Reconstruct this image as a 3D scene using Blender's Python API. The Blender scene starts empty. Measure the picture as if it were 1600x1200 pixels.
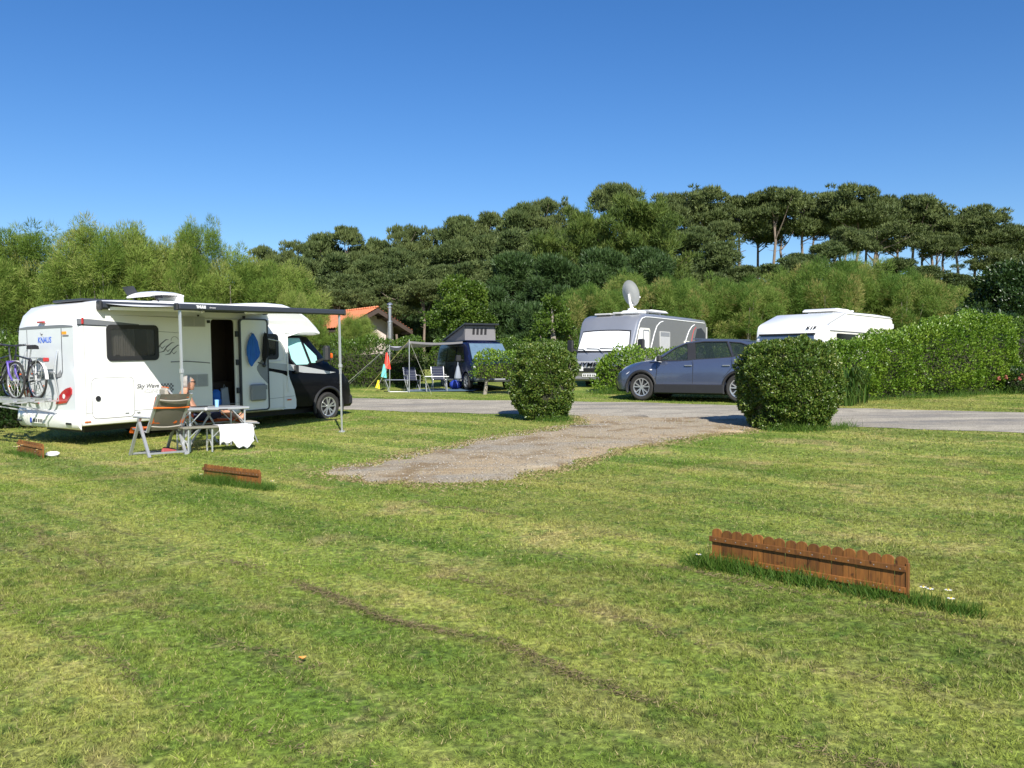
import bpy, bmesh, math, random
import numpy as np
from mathutils import Vector, Matrix
from mathutils.geometry import tessellate_polygon
R = math.radians
random.seed(7)
C = bpy.context.scene.collection
SC = bpy.context.scene

# ---------------------------------------------------------------- camera, sky, sun, exposure
cam = bpy.data.objects.new('camera', bpy.data.cameras.new('camera')); C.objects.link(cam)
cam.location = (0, 0, 1.6); cam.rotation_euler = (R(90 - 1.07), 0, 0)
cam.data.sensor_width = 36; cam.data.lens = 30.15
cam.data.clip_start = .05; cam.data.clip_end = 4000
SC.camera = cam
SUN_AZ, SUN_EL = math.atan2(.23, -.973), R(38)
w = bpy.data.worlds.new('World'); SC.world = w; w.use_nodes = True
nt = w.node_tree; sky = nt.nodes.new('ShaderNodeTexSky'); sky.sky_type = 'NISHITA'
sky.sun_disc = False; sky.sun_elevation = SUN_EL; sky.sun_rotation = SUN_AZ
sky.altitude = 0; sky.air_density = 1.0; sky.dust_density = .35; sky.ozone_density = 4.0
hs = nt.nodes.new('ShaderNodeHueSaturation'); hs.inputs['Saturation'].default_value = 1.27; hs.inputs['Hue'].default_value = .5085
nt.links.new(sky.outputs[0], hs.inputs['Color']); nt.links.new(hs.outputs[0], nt.nodes['Background'].inputs[0])
nt.nodes['Background'].inputs[1].default_value = .091
sl = bpy.data.lights.new('sun', 'SUN'); sl.energy = 5.0; sl.angle = R(.53); sl.color = (1, .95, .86)
so = bpy.data.objects.new('sun', sl); C.objects.link(so)
so.rotation_euler = Vector((-.23 * math.cos(SUN_EL), .973 * math.cos(SUN_EL), -math.sin(SUN_EL))).to_track_quat('-Z', 'Y').to_euler()
so.location = (10, -40, 40)
SC.view_settings.view_transform = 'Standard'; SC.view_settings.look = 'None'
SC.view_settings.exposure = .62; SC.view_settings.gamma = 1; SC.view_settings.use_curve_mapping = False
SC.cycles.max_bounces = 6; SC.cycles.transparent_max_bounces = 12

# ---------------------------------------------------------------- terrain height
def sstep(t):
    t = np.clip(t, 0, 1); return t * t * (3 - 2 * t)
def tz(x, y):
    x = np.asarray(x, float); y = np.asarray(y, float)
    yc = np.clip(y, -10, 44); xc = np.clip(x, -60, 60)
    z = .0153 * yc + .0163 * xc * sstep((70 - np.abs(x)) / 30 + .3) + .000487 * np.maximum(yc, 0) ** 2
    z = z - .07 * np.exp(-((x + 6.5) ** 2 + (y - 17) ** 2) / 36)
    H = 2.6 + 4.4 * np.exp(-((x - 24) / 27) ** 2) + 2.0 * sstep((x - 30) / 40)
    H = H * sstep((x + 75) / 50)
    up = sstep((y - 44) / 46); dn = 1 - .75 * sstep((y - 104) / 70)
    return z + H * up * dn
def G(x, y, dz=0.0): return Vector((x, y, float(tz(x, y)) + dz))
def at(px, py, d):
    """world point seen at photo pixel (1600 wide) at distance d along the view axis"""
    return Vector(((px - 800) / 1340 * d, d, 1.6 - (py - 575) / 1340 * d))

# ---------------------------------------------------------------- materials
def mat(name, col, rough=.5, metal=0, var=.12, scale=6, bump=0, bscale=60, coat=0, spec=None, trans=0, alpha=1):
    m = bpy.data.materials.new(name); m.use_nodes = True
    t = m.node_tree; b = t.nodes['Principled BSDF']
    b.inputs['Roughness'].default_value = rough; b.inputs['Metallic'].default_value = metal
    if coat: b.inputs['Coat Weight'].default_value = coat; b.inputs['Coat Roughness'].default_value = .06
    if spec is not None: b.inputs['Specular IOR Level'].default_value = spec
    if trans: b.inputs['Transmission Weight'].default_value = trans
    if alpha < 1: b.inputs['Alpha'].default_value = alpha
    n = t.nodes.new('ShaderNodeTexNoise'); n.inputs['Scale'].default_value = scale; n.inputs['Detail'].default_value = 5
    tc = t.nodes.new('ShaderNodeTexCoord'); t.links.new(tc.outputs['Object'], n.inputs['Vector'])
    mx = t.nodes.new('ShaderNodeMix'); mx.data_type = 'RGBA'
    c = Vector(col[:3])
    mx.inputs['A'].default_value = (*(c * (1 - var)), 1); mx.inputs['B'].default_value = (*(c * (1 + var)), 1)
    t.links.new(n.outputs['Fac'], mx.inputs['Factor']); t.links.new(mx.outputs['Result'], b.inputs['Base Color'])
    if bump:
        n2 = t.nodes.new('ShaderNodeTexNoise'); n2.inputs['Scale'].default_value = bscale; n2.inputs['Detail'].default_value = 4
        t.links.new(tc.outputs['Object'], n2.inputs['Vector'])
        bp = t.nodes.new('ShaderNodeBump'); bp.inputs['Strength'].default_value = bump; bp.inputs['Distance'].default_value = .02
        t.links.new(n2.outputs['Fac'], bp.inputs['Height']); t.links.new(bp.outputs[0], b.inputs['Normal'])
    return m

def leaf_mat(name, cols, rough=.45, transl=.25, spec=.4):
    """foliage: colour from a per-leaf number, a little light through the leaf"""
    m = bpy.data.materials.new(name); m.use_nodes = True; t = m.node_tree
    b = t.nodes['Principled BSDF']; b.inputs['Roughness'].default_value = rough; b.inputs['Specular IOR Level'].default_value = spec
    a = t.nodes.new('ShaderNodeAttribute'); a.attribute_name = 'var'
    r = t.nodes.new('ShaderNodeValToRGB'); e = r.color_ramp.elements
    while len(e) < len(cols): e.new(.5)
    for i, c in enumerate(cols):
        e[i].position = i / (len(cols) - 1); e[i].color = (*c, 1)
    t.links.new(a.outputs['Fac'], r.inputs[0]); t.links.new(r.outputs[0], b.inputs['Base Color'])
    tr = t.nodes.new('ShaderNodeBsdfTranslucent')
    g = t.nodes.new('ShaderNodeMix'); g.data_type = 'RGBA'; g.blend_type = 'MULTIPLY'; g.inputs['Factor'].default_value = 1
    g.inputs['B'].default_value = (1.1, 1.25, .6, 1); t.links.new(r.outputs[0], g.inputs['A']); t.links.new(g.outputs['Result'], tr.inputs[0])
    ms = t.nodes.new('ShaderNodeMixShader'); ms.inputs[0].default_value = transl
    t.links.new(b.outputs[0], ms.inputs[1]); t.links.new(tr.outputs[0], ms.inputs[2])
    t.links.new(ms.outputs[0], t.nodes['Material Output'].inputs[0])
    return m

M = {}
M['white'] = mat('white_gelcoat', (.80, .80, .79), .28, var=.03, coat=.5)
M['rearsilver'] = mat('pale_grey_panel', (.60, .63, .66), .3, var=.04, coat=.5)
M['cream'] = mat('cream_aluminium', (.80, .78, .68), .35, var=.04)
M['black'] = mat('black_paint', (.003, .003, .004), .4, var=.2, coat=.12, spec=.18)
M['blackpl'] = mat('black_plastic', (.018, .018, .02), .5, var=.2)
M['anthracite'] = mat('anthracite_metal', (.035, .04, .052), .4, var=.1)
M['greystripe'] = mat('grey_stripe', (.16, .17, .19), .4, var=.05)
M['silverstripe'] = mat('silver_stripe', (.5, .51, .52), .35, .3, var=.05)
M['grey'] = mat('grey_plastic', (.24, .25, .27), .5, var=.08)
M['vent'] = mat('vent_plastic', (.48, .48, .47), .5, var=.05)
M['tyre'] = mat('tyre_rubber', (.022, .021, .02), .8, var=.3, bump=.3, bscale=120)
M['alloy'] = mat('alloy', (.55, .56, .57), .3, .8, var=.06)
M['alu'] = mat('aluminium_tube', (.58, .59, .6), .35, .6, var=.06)
M['steel'] = mat('stainless_flue', (.6, .6, .6), .28, .85, var=.08)
M['darkglass'] = mat('dark_acrylic', (.006, .007, .008), .12, var=.1, spec=.18)
M['smoke'] = mat('smoked_window', (.035, .036, .036), .05, var=.05, alpha=.5)
M['carglass'] = mat('car_glass', (.03, .045, .04), .02, var=.05, alpha=.38)
M['cyan'] = mat('cab_sunscreen', (.36, .66, .62), .25, var=.05, coat=.6)
M['screenwhite'] = mat('white_windscreen_cover', (.82, .83, .84), .4, var=.03, coat=.5)
M['bluecover'] = mat('pale_blue_screen', (.10, .16, .22), .35, var=.3, scale=9, coat=.3)
M['bluegrey'] = mat('tinted_blue_window', (.07, .10, .17), .15, var=.1, coat=.4)
M['joint'] = mat('panel_joint', (.26, .26, .26), .6, var=.1)
M['canopy'] = mat('grey_canopy_cloth', (.38, .37, .39), .9, var=.06)
M['redlens'] = mat('red_lens', (.42, .015, .02), .15, var=.2, coat=.8)
M['orangelens'] = mat('orange_lens', (.7, .13, .02), .2, var=.2, coat=.8)
M['clearlens'] = mat('clear_lens', (.75, .75, .75), .12, var=.1, coat=.8)
M['interior'] = mat('dark_interior', (.03, .02, .014), .6, var=.4, scale=3)
M['curtain'] = mat('pale_curtain', (.42, .40, .36), .9, var=.2, scale=14)
M['fabricunder'] = mat('awning_fabric', (.62, .63, .62), .85, var=.04)
M['blueink'] = mat('blue_lettering', (.01, .10, .55), .4, var=.05)
M['greyink'] = mat('grey_lettering', (.16, .16, .17), .5, var=.1)
M['paleink'] = mat('pale_grey_lettering', (.46, .46, .47), .5, var=.1)
M['orangeink'] = mat('orange_lettering', (.85, .33, .02), .5, var=.05)
M['whiteink'] = mat('white_lettering', (.8, .8, .8), .5, var=.02)
M['redink'] = mat('red_lettering', (.5, .03, .03), .5, var=.05)
M['plate'] = mat('number_plate', (.72, .72, .70), .4, var=.03)
M['euroblue'] = mat('plate_blue', (.01, .05, .42), .4, var=.05)
M['hymer'] = mat('silver_grey_paint', (.36, .37, .395), .32, .55, var=.04, coat=.4)
M['hymerside'] = mat('grey_side_paint', (.19, .193, .197), .5, .2, var=.05)
M['carblue'] = mat('blue_grey_paint', (.082, .104, .168), .28, .45, var=.05, coat=.9)
M['vanblue'] = mat('dark_blue_paint', (.005, .010, .045), .35, .2, var=.1, coat=.3)
M['greycanvas'] = mat('grey_canvas', (.17, .165, .17), .9, var=.08)
M['seat'] = mat('seat_fabric', (.03, .032, .036), .9, var=.2)
M['orange'] = mat('orange_towel', (.86, .17, .02), .95, var=.22, scale=22, bump=.5, bscale=220)
M['taupe'] = mat('taupe_mesh_fabric', (.155, .14, .11), .85, var=.12, bump=.3, bscale=300)
M['taupelite'] = mat('pale_taupe_cushion', (.36, .33, .28), .85, var=.1, bump=.3, bscale=300)
M['chairgrey'] = mat('grey_chair_tube', (.42, .43, .45), .4, .5, var=.08)
M['towel'] = mat('white_towel', (.82, .82, .82), .95, var=.04, bump=.6, bscale=200)
M['bluejacket'] = mat('blue_cloth', (.02, .13, .52), .8, var=.2, bump=.3, bscale=60)
M['blackcloth'] = mat('black_cloth', (.012, .012, .014), .9, var=.3)
M['skin'] = mat('tanned_skin', (.46, .235, .145), .5, var=.12, scale=9)
M['hair'] = mat('grey_hair', (.34, .31, .28), .7, var=.3, scale=60, bump=.6, bscale=150)
M['shorts'] = mat('navy_shorts', (.03, .035, .08), .9, var=.2)
M['benchtop'] = mat('bench_top', (.20, .19, .15), .6, var=.12)
M['cup'] = mat('pale_blue_cup', (.25, .52, .80), .35, var=.05)
M['purple'] = mat('purple_frame', (.10, .06, .36), .3, var=.1, coat=.5)
M['bikewhite'] = mat('white_frame', (.72, .72, .72), .3, var=.05, coat=.5)
M['bikeblack'] = mat('black_frame', (.02, .02, .03), .35, var=.2, coat=.4)
M['bark'] = mat('pine_bark', (.20, .155, .12), .9, var=.35, scale=5, bump=.8, bscale=14)
M['barkgrey'] = mat('grey_bark', (.25, .22, .18), .9, var=.35, scale=5, bump=.8, bscale=14)
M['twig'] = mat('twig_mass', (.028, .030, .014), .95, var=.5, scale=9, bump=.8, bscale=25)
M['wall'] = mat('pink_render', (.56, .47, .43), .9, var=.06, bump=.2, bscale=40)
M['tile'] = mat('orange_roof_tile', (.56, .19, .085), .8, var=.35, scale=3.5, bump=.4, bscale=20)
M['wooddark'] = mat('dark_eaves_wood', (.06, .04, .03), .7, var=.2)
M['red'] = mat('red_cloth', (.72, .05, .03), .8, var=.1)
M['teal'] = mat('teal_cloth', (.14, .50, .48), .8, var=.1)
M['yellow'] = mat('yellow_cloth', (.80, .60, .02), .8, var=.1)
M['navystripe'] = mat('navy_chair_cloth', (.02, .026, .055), .85, var=.15)
M['palestripe'] = mat('pale_chair_strap', (.20, .22, .28), .85, var=.1)
M['bluemat'] = mat('blue_ground_mat', (.06, .11, .17), .9, var=.2)
M['blueball'] = mat('blue_bag_cloth', (.02, .05, .35), .6, var=.1)
M['bagplastic'] = mat('pale_bag', (.24, .27, .32), .5, var=.1)
M['cord'] = mat('pale_cord', (.36, .36, .31), .8, var=.05)
M['yelcord'] = mat('yellow_cord', (.35, .32, .10), .8, var=.05)
M['stone'] = mat('pale_gravel', (.42, .39, .35), .9, var=.3, scale=30)
M['daisy'] = mat('daisy_petal', (.85, .85, .82), .7, var=.03)
M['daisyeye'] = mat('daisy_eye', (.75, .5, .03), .7, var=.05)
M['flower'] = mat('pink_flower', (.26, .075, .055), .8, var=.25, scale=30)
M['dryleaf'] = mat('orange_leaf', (.62, .25, .05), .7, var=.1)
M['shoe'] = mat('dark_shoe', (.03, .03, .04), .7, var=.2)
M['shoered'] = mat('red_shoe', (.32, .06, .06), .7, var=.2)

def wood_mat():
    m = bpy.data.materials.new('stained_picket_wood'); m.use_nodes = True; t = m.node_tree; b = t.nodes['Principled BSDF']
    tc = t.nodes.new('ShaderNodeTexCoord'); oi = t.nodes.new('ShaderNodeObjectInfo')
    ad = t.nodes.new('ShaderNodeVectorMath'); ad.operation = 'ADD'
    sc = t.nodes.new('ShaderNodeVectorMath'); sc.operation = 'SCALE'; sc.inputs['Scale'].default_value = 37
    cv = t.nodes.new('ShaderNodeCombineXYZ'); t.links.new(oi.outputs['Random'], cv.inputs[0]); t.links.new(oi.outputs['Random'], cv.inputs[2])
    t.links.new(cv.outputs[0], sc.inputs[0]); t.links.new(tc.outputs['Object'], ad.inputs[0]); t.links.new(sc.outputs[0], ad.inputs[1])
    mp = t.nodes.new('ShaderNodeMapping'); mp.inputs['Scale'].default_value = (40, 40, 5); t.links.new(ad.outputs[0], mp.inputs[0])
    n = t.nodes.new('ShaderNodeTexNoise'); n.inputs['Scale'].default_value = 1.2; n.inputs['Detail'].default_value = 6; n.inputs['Distortion'].default_value = .8
    t.links.new(mp.outputs[0], n.inputs[0])
    r = t.nodes.new('ShaderNodeValToRGB'); e = r.color_ramp.elements
    e[0].position = .25; e[0].color = (.115, .043, .011, 1); e[1].position = .75; e[1].color = (.275, .110, .020, 1)
    t.links.new(n.outputs['Fac'], r.inputs[0])
    n3 = t.nodes.new('ShaderNodeTexNoise'); n3.inputs['Scale'].default_value = 14; t.links.new(ad.outputs[0], n3.inputs[0])
    r3 = t.nodes.new('ShaderNodeValToRGB'); e = r3.color_ramp.elements; e[0].position = .27; e[0].color = (.25, .2, .2, 1); e[1].position = .36; e[1].color = (1, 1, 1, 1)
    t.links.new(n3.outputs['Fac'], r3.inputs[0])
    mm = t.nodes.new('ShaderNodeMix'); mm.data_type = 'RGBA'; mm.blend_type = 'MULTIPLY'; mm.inputs['Factor'].default_value = 1
    t.links.new(r.outputs[0], mm.inputs['A']); t.links.new(r3.outputs[0], mm.inputs['B'])
    hv = t.nodes.new('ShaderNodeHueSaturation'); mr = t.nodes.new('ShaderNodeMapRange'); mr.inputs[3].default_value = .62; mr.inputs[4].default_value = 1.22
    t.links.new(oi.outputs['Random'], mr.inputs[0]); t.links.new(mr.outputs[0], hv.inputs['Value']); t.links.new(mm.outputs['Result'], hv.inputs['Color'])
    t.links.new(hv.outputs[0], b.inputs['Base Color']); b.inputs['Roughness'].default_value = .62
    bp = t.nodes.new('ShaderNodeBump'); bp.inputs['Strength'].default_value = .35; bp.inputs['Distance'].default_value = .004
    t.links.new(n.outputs['Fac'], bp.inputs['Height']); t.links.new(bp.outputs[0], b.inputs['Normal'])
    return m
M['wood'] = wood_mat()

# ---------------------------------------------------------------- mesh builder
class MB:
    def __init__(s): s.v = []; s.f = []
    def add(s, vs, fs):
        o = len(s.v); s.v += [tuple(p) for p in vs]; s.f += [tuple(i + o for i in f) for f in fs]; return s
    def box(s, x0, x1, y0, y1, z0, z1):
        return s.add([(x, y, z) for x in (x0, x1) for y in (y0, y1) for z in (z0, z1)],
                     [(0, 1, 3, 2), (4, 6, 7, 5), (0, 4, 5, 1), (2, 3, 7, 6), (0, 2, 6, 4), (1, 5, 7, 3)])
    def rbox(s, x0, x1, y0, y1, z0, z1, b=.02):
        lo = (x0, y0, z0); hi = (x1, y1, z1); pts = []
        for i in range(8):
            c = [hi[k] if i >> k & 1 else lo[k] for k in range(3)]
            for a in range(3):
                p = list(c)
                for k in range(3):
                    if k != a: p[k] += (-b if i >> k & 1 else b)
                pts.append(p)
        return s.hull(pts)
    def hull(s, pts):
        bm = bmesh.new(); [bm.verts.new(p) for p in pts]
        r = bmesh.ops.convex_hull(bm, input=bm.verts)
        bm.verts.index_update(); vs = [v.co[:] for v in bm.verts]; fs = [[v.index for v in f.verts] for f in bm.faces]; bm.free()
        return s.add(vs, fs)
    def tube(s, pts, r, n=8, caps=True, r2=None, closed=False):
        pts = [Vector(p) for p in pts]; N = len(pts); vs = []; fs = []
        rs = r if isinstance(r, (list, tuple)) else [r + ((r2 if r2 is not None else r) - r) * i / max(1, N - 1) for i in range(N)]
        up = None
        for i, p in enumerate(pts):
            if closed: d = pts[(i + 1) % N] - pts[i - 1]
            else: d = pts[min(i + 1, N - 1)] - pts[max(i - 1, 0)]
            d.normalize()
            if up is None: up = Vector((0, 0, 1)) if abs(d.z) < .9 else Vector((1, 0, 0))
            a = d.cross(up).normalized(); b = a.cross(d).normalized(); up = b
            for k in range(n):
                t = 2 * math.pi * k / n; vs.append(p + (a * math.cos(t) + b * math.sin(t)) * rs[i])
        for i in range(N if closed else N - 1):
            for k in range(n):
                j = (i + 1) % N; fs.append((i * n + k, i * n + (k + 1) % n, j * n + (k + 1) % n, j * n + k))
        if caps and not closed: fs += [tuple(range(n))[::-1], tuple((N - 1) * n + k for k in range(n))]
        return s.add(vs, fs)
    def bar(s, p, q, wd, th, up=(0, 0, 1)):
        p = Vector(p); q = Vector(q); d = (q - p).normalized(); up = Vector(up)
        if abs(d.dot(up)) > .95: up = Vector((1, 0, 0))
        a = d.cross(up).normalized() * wd / 2; b = a.cross(d).normalized() * th / 2
        return s.add([e + x + y for e in (p, q) for x in (-a, a) for y in (-b, b)],
                     [(0, 1, 3, 2), (4, 6, 7, 5), (0, 4, 5, 1), (2, 3, 7, 6), (0, 2, 6, 4), (1, 5, 7, 3)])
    def lathe(s, prof, o=(0, 0, 0), axis='z', n=24, cap=True):
        vs = []; fs = []; N = len(prof)
        for r, h in prof:
            for k in range(n):
                t = 2 * math.pi * k / n; c, d = r * math.cos(t), r * math.sin(t)
                p = {'z': (c, d, h), 'y': (c, h, d), 'x': (h, c, d)}[axis]; vs.append((p[0] + o[0], p[1] + o[1], p[2] + o[2]))
        for i in range(N - 1):
            for k in range(n): fs.append((i * n + k, i * n + (k + 1) % n, (i + 1) * n + (k + 1) % n, (i + 1) * n + k))
        if cap: fs += [tuple(range(n)), tuple((N - 1) * n + k for k in range(n))]
        return s.add(vs, fs)
    def plate(s, outer, holes, fn, d0, d1):
        """flat (or mapped) sheet with holes; fn(u, v, d) -> xyz; between depths d0 and d1"""
        loops = [outer] + list(holes); flat = [p for l in loops for p in l]
        tris = tessellate_polygon([[Vector((u, v, 0)) for u, v in l] for l in loops]); n = len(flat)
        vs = [fn(u, v, d0) for u, v in flat] + [fn(u, v, d1) for u, v in flat]
        fs = [tuple(t) for t in tris] + [tuple(i + n for i in reversed(t)) for t in tris]
        o = 0
        for l in loops:
            k = len(l)
            for i in range(k): fs.append((o + i, o + (i + 1) % k, n + o + (i + 1) % k, n + o + i))
            o += k
        return s.add(vs, fs)
    def loft(s, secs, closed=False, cap=False):
        n = len(secs[0]); vs = [p for q in secs for p in q]; fs = []
        for i in range(len(secs) - 1):
            for k in range(n if closed else n - 1):
                fs.append((i * n + k, i * n + (k + 1) % n, (i + 1) * n + (k + 1) % n, (i + 1) * n + k))
        if cap: fs += [tuple(range(n))[::-1], tuple((len(secs) - 1) * n + k for k in range(n))]
        return s.add(vs, fs)
    def ball(s, c, rx, ry=None, rz=None, n=12, m=8):
        ry = ry or rx; rz = rz or rx; vs = []; fs = []
        for i in range(m + 1):
            p = math.pi * i / m
            for k in range(n):
                t = 2 * math.pi * k / n; vs.append((c[0] + rx * math.sin(p) * math.cos(t), c[1] + ry * math.sin(p) * math.sin(t), c[2] + rz * math.cos(p)))
        for i in range(m):
            for k in range(n): fs.append((i * n + k, i * n + (k + 1) % n, (i + 1) * n + (k + 1) % n, (i + 1) * n + k))
        return s.add(vs, fs)
    def xf(s, mtx): s.v = [tuple(mtx @ Vector(p)) for p in s.v]; return s
    def mesh(s, name, m=None, smooth=35):
        bm = bmesh.new(); vs = [bm.verts.new(p) for p in s.v]; bm.verts.index_update()
        for f in s.f:
            f = list(dict.fromkeys(f))
            if len(f) < 3: continue
            try: bm.faces.new([vs[i] for i in f])
            except ValueError: pass
        bmesh.ops.remove_doubles(bm, verts=bm.verts, dist=1e-5)
        bmesh.ops.recalc_face_normals(bm, faces=bm.faces)
        me = bpy.data.meshes.new(name); bm.to_mesh(me); bm.free()
        if smooth:
            me.shade_smooth(); me.set_sharp_from_angle(angle=R(smooth))
        if m: me.materials.append(M[m] if isinstance(m, str) else m)
        return me
    def build(s, name, m, parent=None, smooth=35, loc=None):
        return obj(name, s.mesh(name, m, smooth), parent, loc)
def obj(name, me, parent=None, loc=None, rot=None):
    o = bpy.data.objects.new(name, me); C.objects.link(o)
    if parent: o.parent = parent
    if loc: o.location = loc
    if rot: o.rotation_euler = rot
    return o
def tag(o, label, cat, group=None):
    o['label'] = label; o['category'] = cat
    if group: o['group'] = group
    return o
def thing(name, label, cat, loc, rz=0, group=None, pitch=0):
    o = bpy.data.objects.new(name, None); C.objects.link(o); o.location = loc
    o.rotation_euler = (Matrix.Rotation(rz, 3, 'Z') @ Matrix.Rotation(-pitch, 3, 'Y')).to_euler()
    o.empty_display_size = .2
    return tag(o, label, cat, group)
def kind(o, k): o['kind'] = k; return o
def copy_tree(o, parent=None):
    c = o.copy(); C.objects.link(c)
    if parent: c.parent = parent
    for ch in [x for x in o.children]: copy_tree(ch, c)
    return c
def evalmesh(o):
    dg = bpy.context.evaluated_depsgraph_get(); dg.update()
    me = bpy.data.meshes.new_from_object(o.evaluated_get(dg)); return me
def cut(me, cutters, name, m):
    """boolean-subtract closed meshes from a closed mesh"""
    o = bpy.data.objects.new('tmp', me); C.objects.link(o); tmp = [o]
    for c in cutters:
        k = bpy.data.objects.new('tmpc', c); C.objects.link(k); tmp.append(k)
        b = o.modifiers.new('b', 'BOOLEAN'); b.object = k; b.operation = 'DIFFERENCE'; b.solver = 'EXACT'
    r = evalmesh(o); r.name = name
    for t in tmp: bpy.data.objects.remove(t)
    r.materials.clear(); r.materials.append(M[m]); r.shade_smooth(); r.set_sharp_from_angle(angle=R(35))
    return r
def skinmesh(verts, edges, rad, sub=2, name='body'):
    me = bpy.data.meshes.new(name); me.from_pydata([Vector(v) for v in verts], edges, [])
    o = bpy.data.objects.new('tmp', me); C.objects.link(o)
    sk = o.modifiers.new('s', 'SKIN'); sk.use_smooth_shade = True
    for i, r in enumerate(rad):
        q = me.skin_vertices[0].data[i]; q.radius = r if isinstance(r, tuple) else (r, r)
    me.skin_vertices[0].data[0].use_root = True
    o.modifiers.new('u', 'SUBSURF').levels = sub
    r = evalmesh(o); r.name = name; bpy.data.objects.remove(o); r.shade_smooth(); return r
def rr(u0, v0, u1, v1, r, n=4):
    p = []
    for cx, cy, a in ((u1 - r, v0 + r, -90), (u1 - r, v1 - r, 0), (u0 + r, v1 - r, 90), (u0 + r, v0 + r, 180)):
        for i in range(n + 1):
            t = R(a + 90 * i / n); p.append((cx + r * math.cos(t), cy + r * math.sin(t)))
    return p
def text(s, size, m, parent, name, mtx, shear=0, bold=0, sx=1):
    cu = bpy.data.curves.new(name, 'FONT'); cu.body = s; cu.size = size; cu.shear = shear; cu.extrude = .0015; cu.offset = bold
    cu.align_x = 'CENTER'; cu.align_y = 'CENTER'; cu.resolution_u = 3
    o = bpy.data.objects.new('tmp', cu); C.objects.link(o); me = evalmesh(o); bpy.data.objects.remove(o)
    me.transform(mtx @ Matrix.Diagonal((sx, 1, 1, 1))); me.materials.clear(); me.materials.append(M[m]); me.name = name
    return obj(name, me, parent)
def frame3(o, ux, uy):
    """matrix whose local x is ux and local y is uy, at o"""
    ux = Vector(ux).normalized(); uy = Vector(uy).normalized(); uz = ux.cross(uy)
    return Matrix(((ux.x, uy.x, uz.x, o[0]), (ux.y, uy.y, uz.y, o[1]), (ux.z, uy.z, uz.z, o[2]), (0, 0, 0, 1)))

# ---------------------------------------------------------------- noise and leaves in numpy
rng = np.random.default_rng(11)
def vnoise(p, seed=0):
    p = np.asarray(p, float); i = np.floor(p).astype(np.int64); f = p - i; f = f * f * (3 - 2 * f)
    def h(ix, iy, iz):
        n = (ix * 374761393 + iy * 668265263 + iz * 2147483647 + seed * 144665) & 0x7fffffff
        n = ((n ^ (n >> 13)) * 1274126177) & 0x7fffffff
        return ((n ^ (n >> 16)) & 0xffff) / 65535.
    r = 0
    for dx in (0, 1):
        for dy in (0, 1):
            for dz in (0, 1):
                wgt = (f[:, 0] if dx else 1 - f[:, 0]) * (f[:, 1] if dy else 1 - f[:, 1]) * (f[:, 2] if dz else 1 - f[:, 2])
                r = r + wgt * h(i[:, 0] + dx, i[:, 1] + dy, i[:, 2] + dz)
    return r
def unit(a): return a / np.maximum(np.linalg.norm(a, axis=-1, keepdims=True), 1e-9)
def rdir(n): return unit(rng.normal(size=(n, 3)))
def np_mesh(name, co, n_per, faces_per, var, m):
    """many alike pieces: co (N, n_per, 3), faces_per = list of vertex index tuples inside one piece"""
    N = len(co); me = bpy.data.meshes.new(name); V = co.reshape(-1, 3).astype(np.float32)
    me.vertices.add(len(V)); me.vertices.foreach_set('co', V.ravel())
    k = len(faces_per[0]); F = len(faces_per)
    idx = (np.arange(N)[:, None, None] * n_per + np.array(faces_per)[None]).reshape(-1)
    me.loops.add(len(idx)); me.loops.foreach_set('vertex_index', idx.astype(np.int32))
    me.polygons.add(N * F); me.polygons.foreach_set('loop_start', (np.arange(N * F) * k).astype(np.int32))
    me.update(calc_edges=True)
    a = me.attributes.new('var', 'FLOAT', 'POINT'); a.data.foreach_set('value', np.repeat(np.clip(var, 0, 1), n_per).astype(np.float32))
    if m: me.materials.append(m)
    return me
def leaf_mesh(name, P, D, L, W, var, m, fold=.25):
    """folded rhombus leaves: two triangles each"""
    n = len(P); D = unit(D); S = unit(np.cross(D, rdir(n))); Nn = np.cross(S, D)
    L = np.broadcast_to(L, (n,))[:, None]; W = np.broadcast_to(W, (n,))[:, None]
    co = np.stack([P, P + D * L * .45 + S * W + Nn * W * fold * 2, P + D * L, P + D * L * .45 - S * W + Nn * W * fold * 2], 1)
    return np_mesh(name, co, 4, [(0, 1, 2), (0, 2, 3)], var, m)
def blade_mesh(name, P, D, L, W, var, m):
    n = len(P); D = unit(D); S = unit(np.cross(D, rdir(n)))
    L = np.broadcast_to(L, (n,))[:, None]; W = np.broadcast_to(W, (n,))[:, None]
    co = np.stack([P - S * W, P + S * W, P + D * L], 1)
    return np_mesh(name, co, 3, [(0, 1, 2)], var, m)
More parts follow.
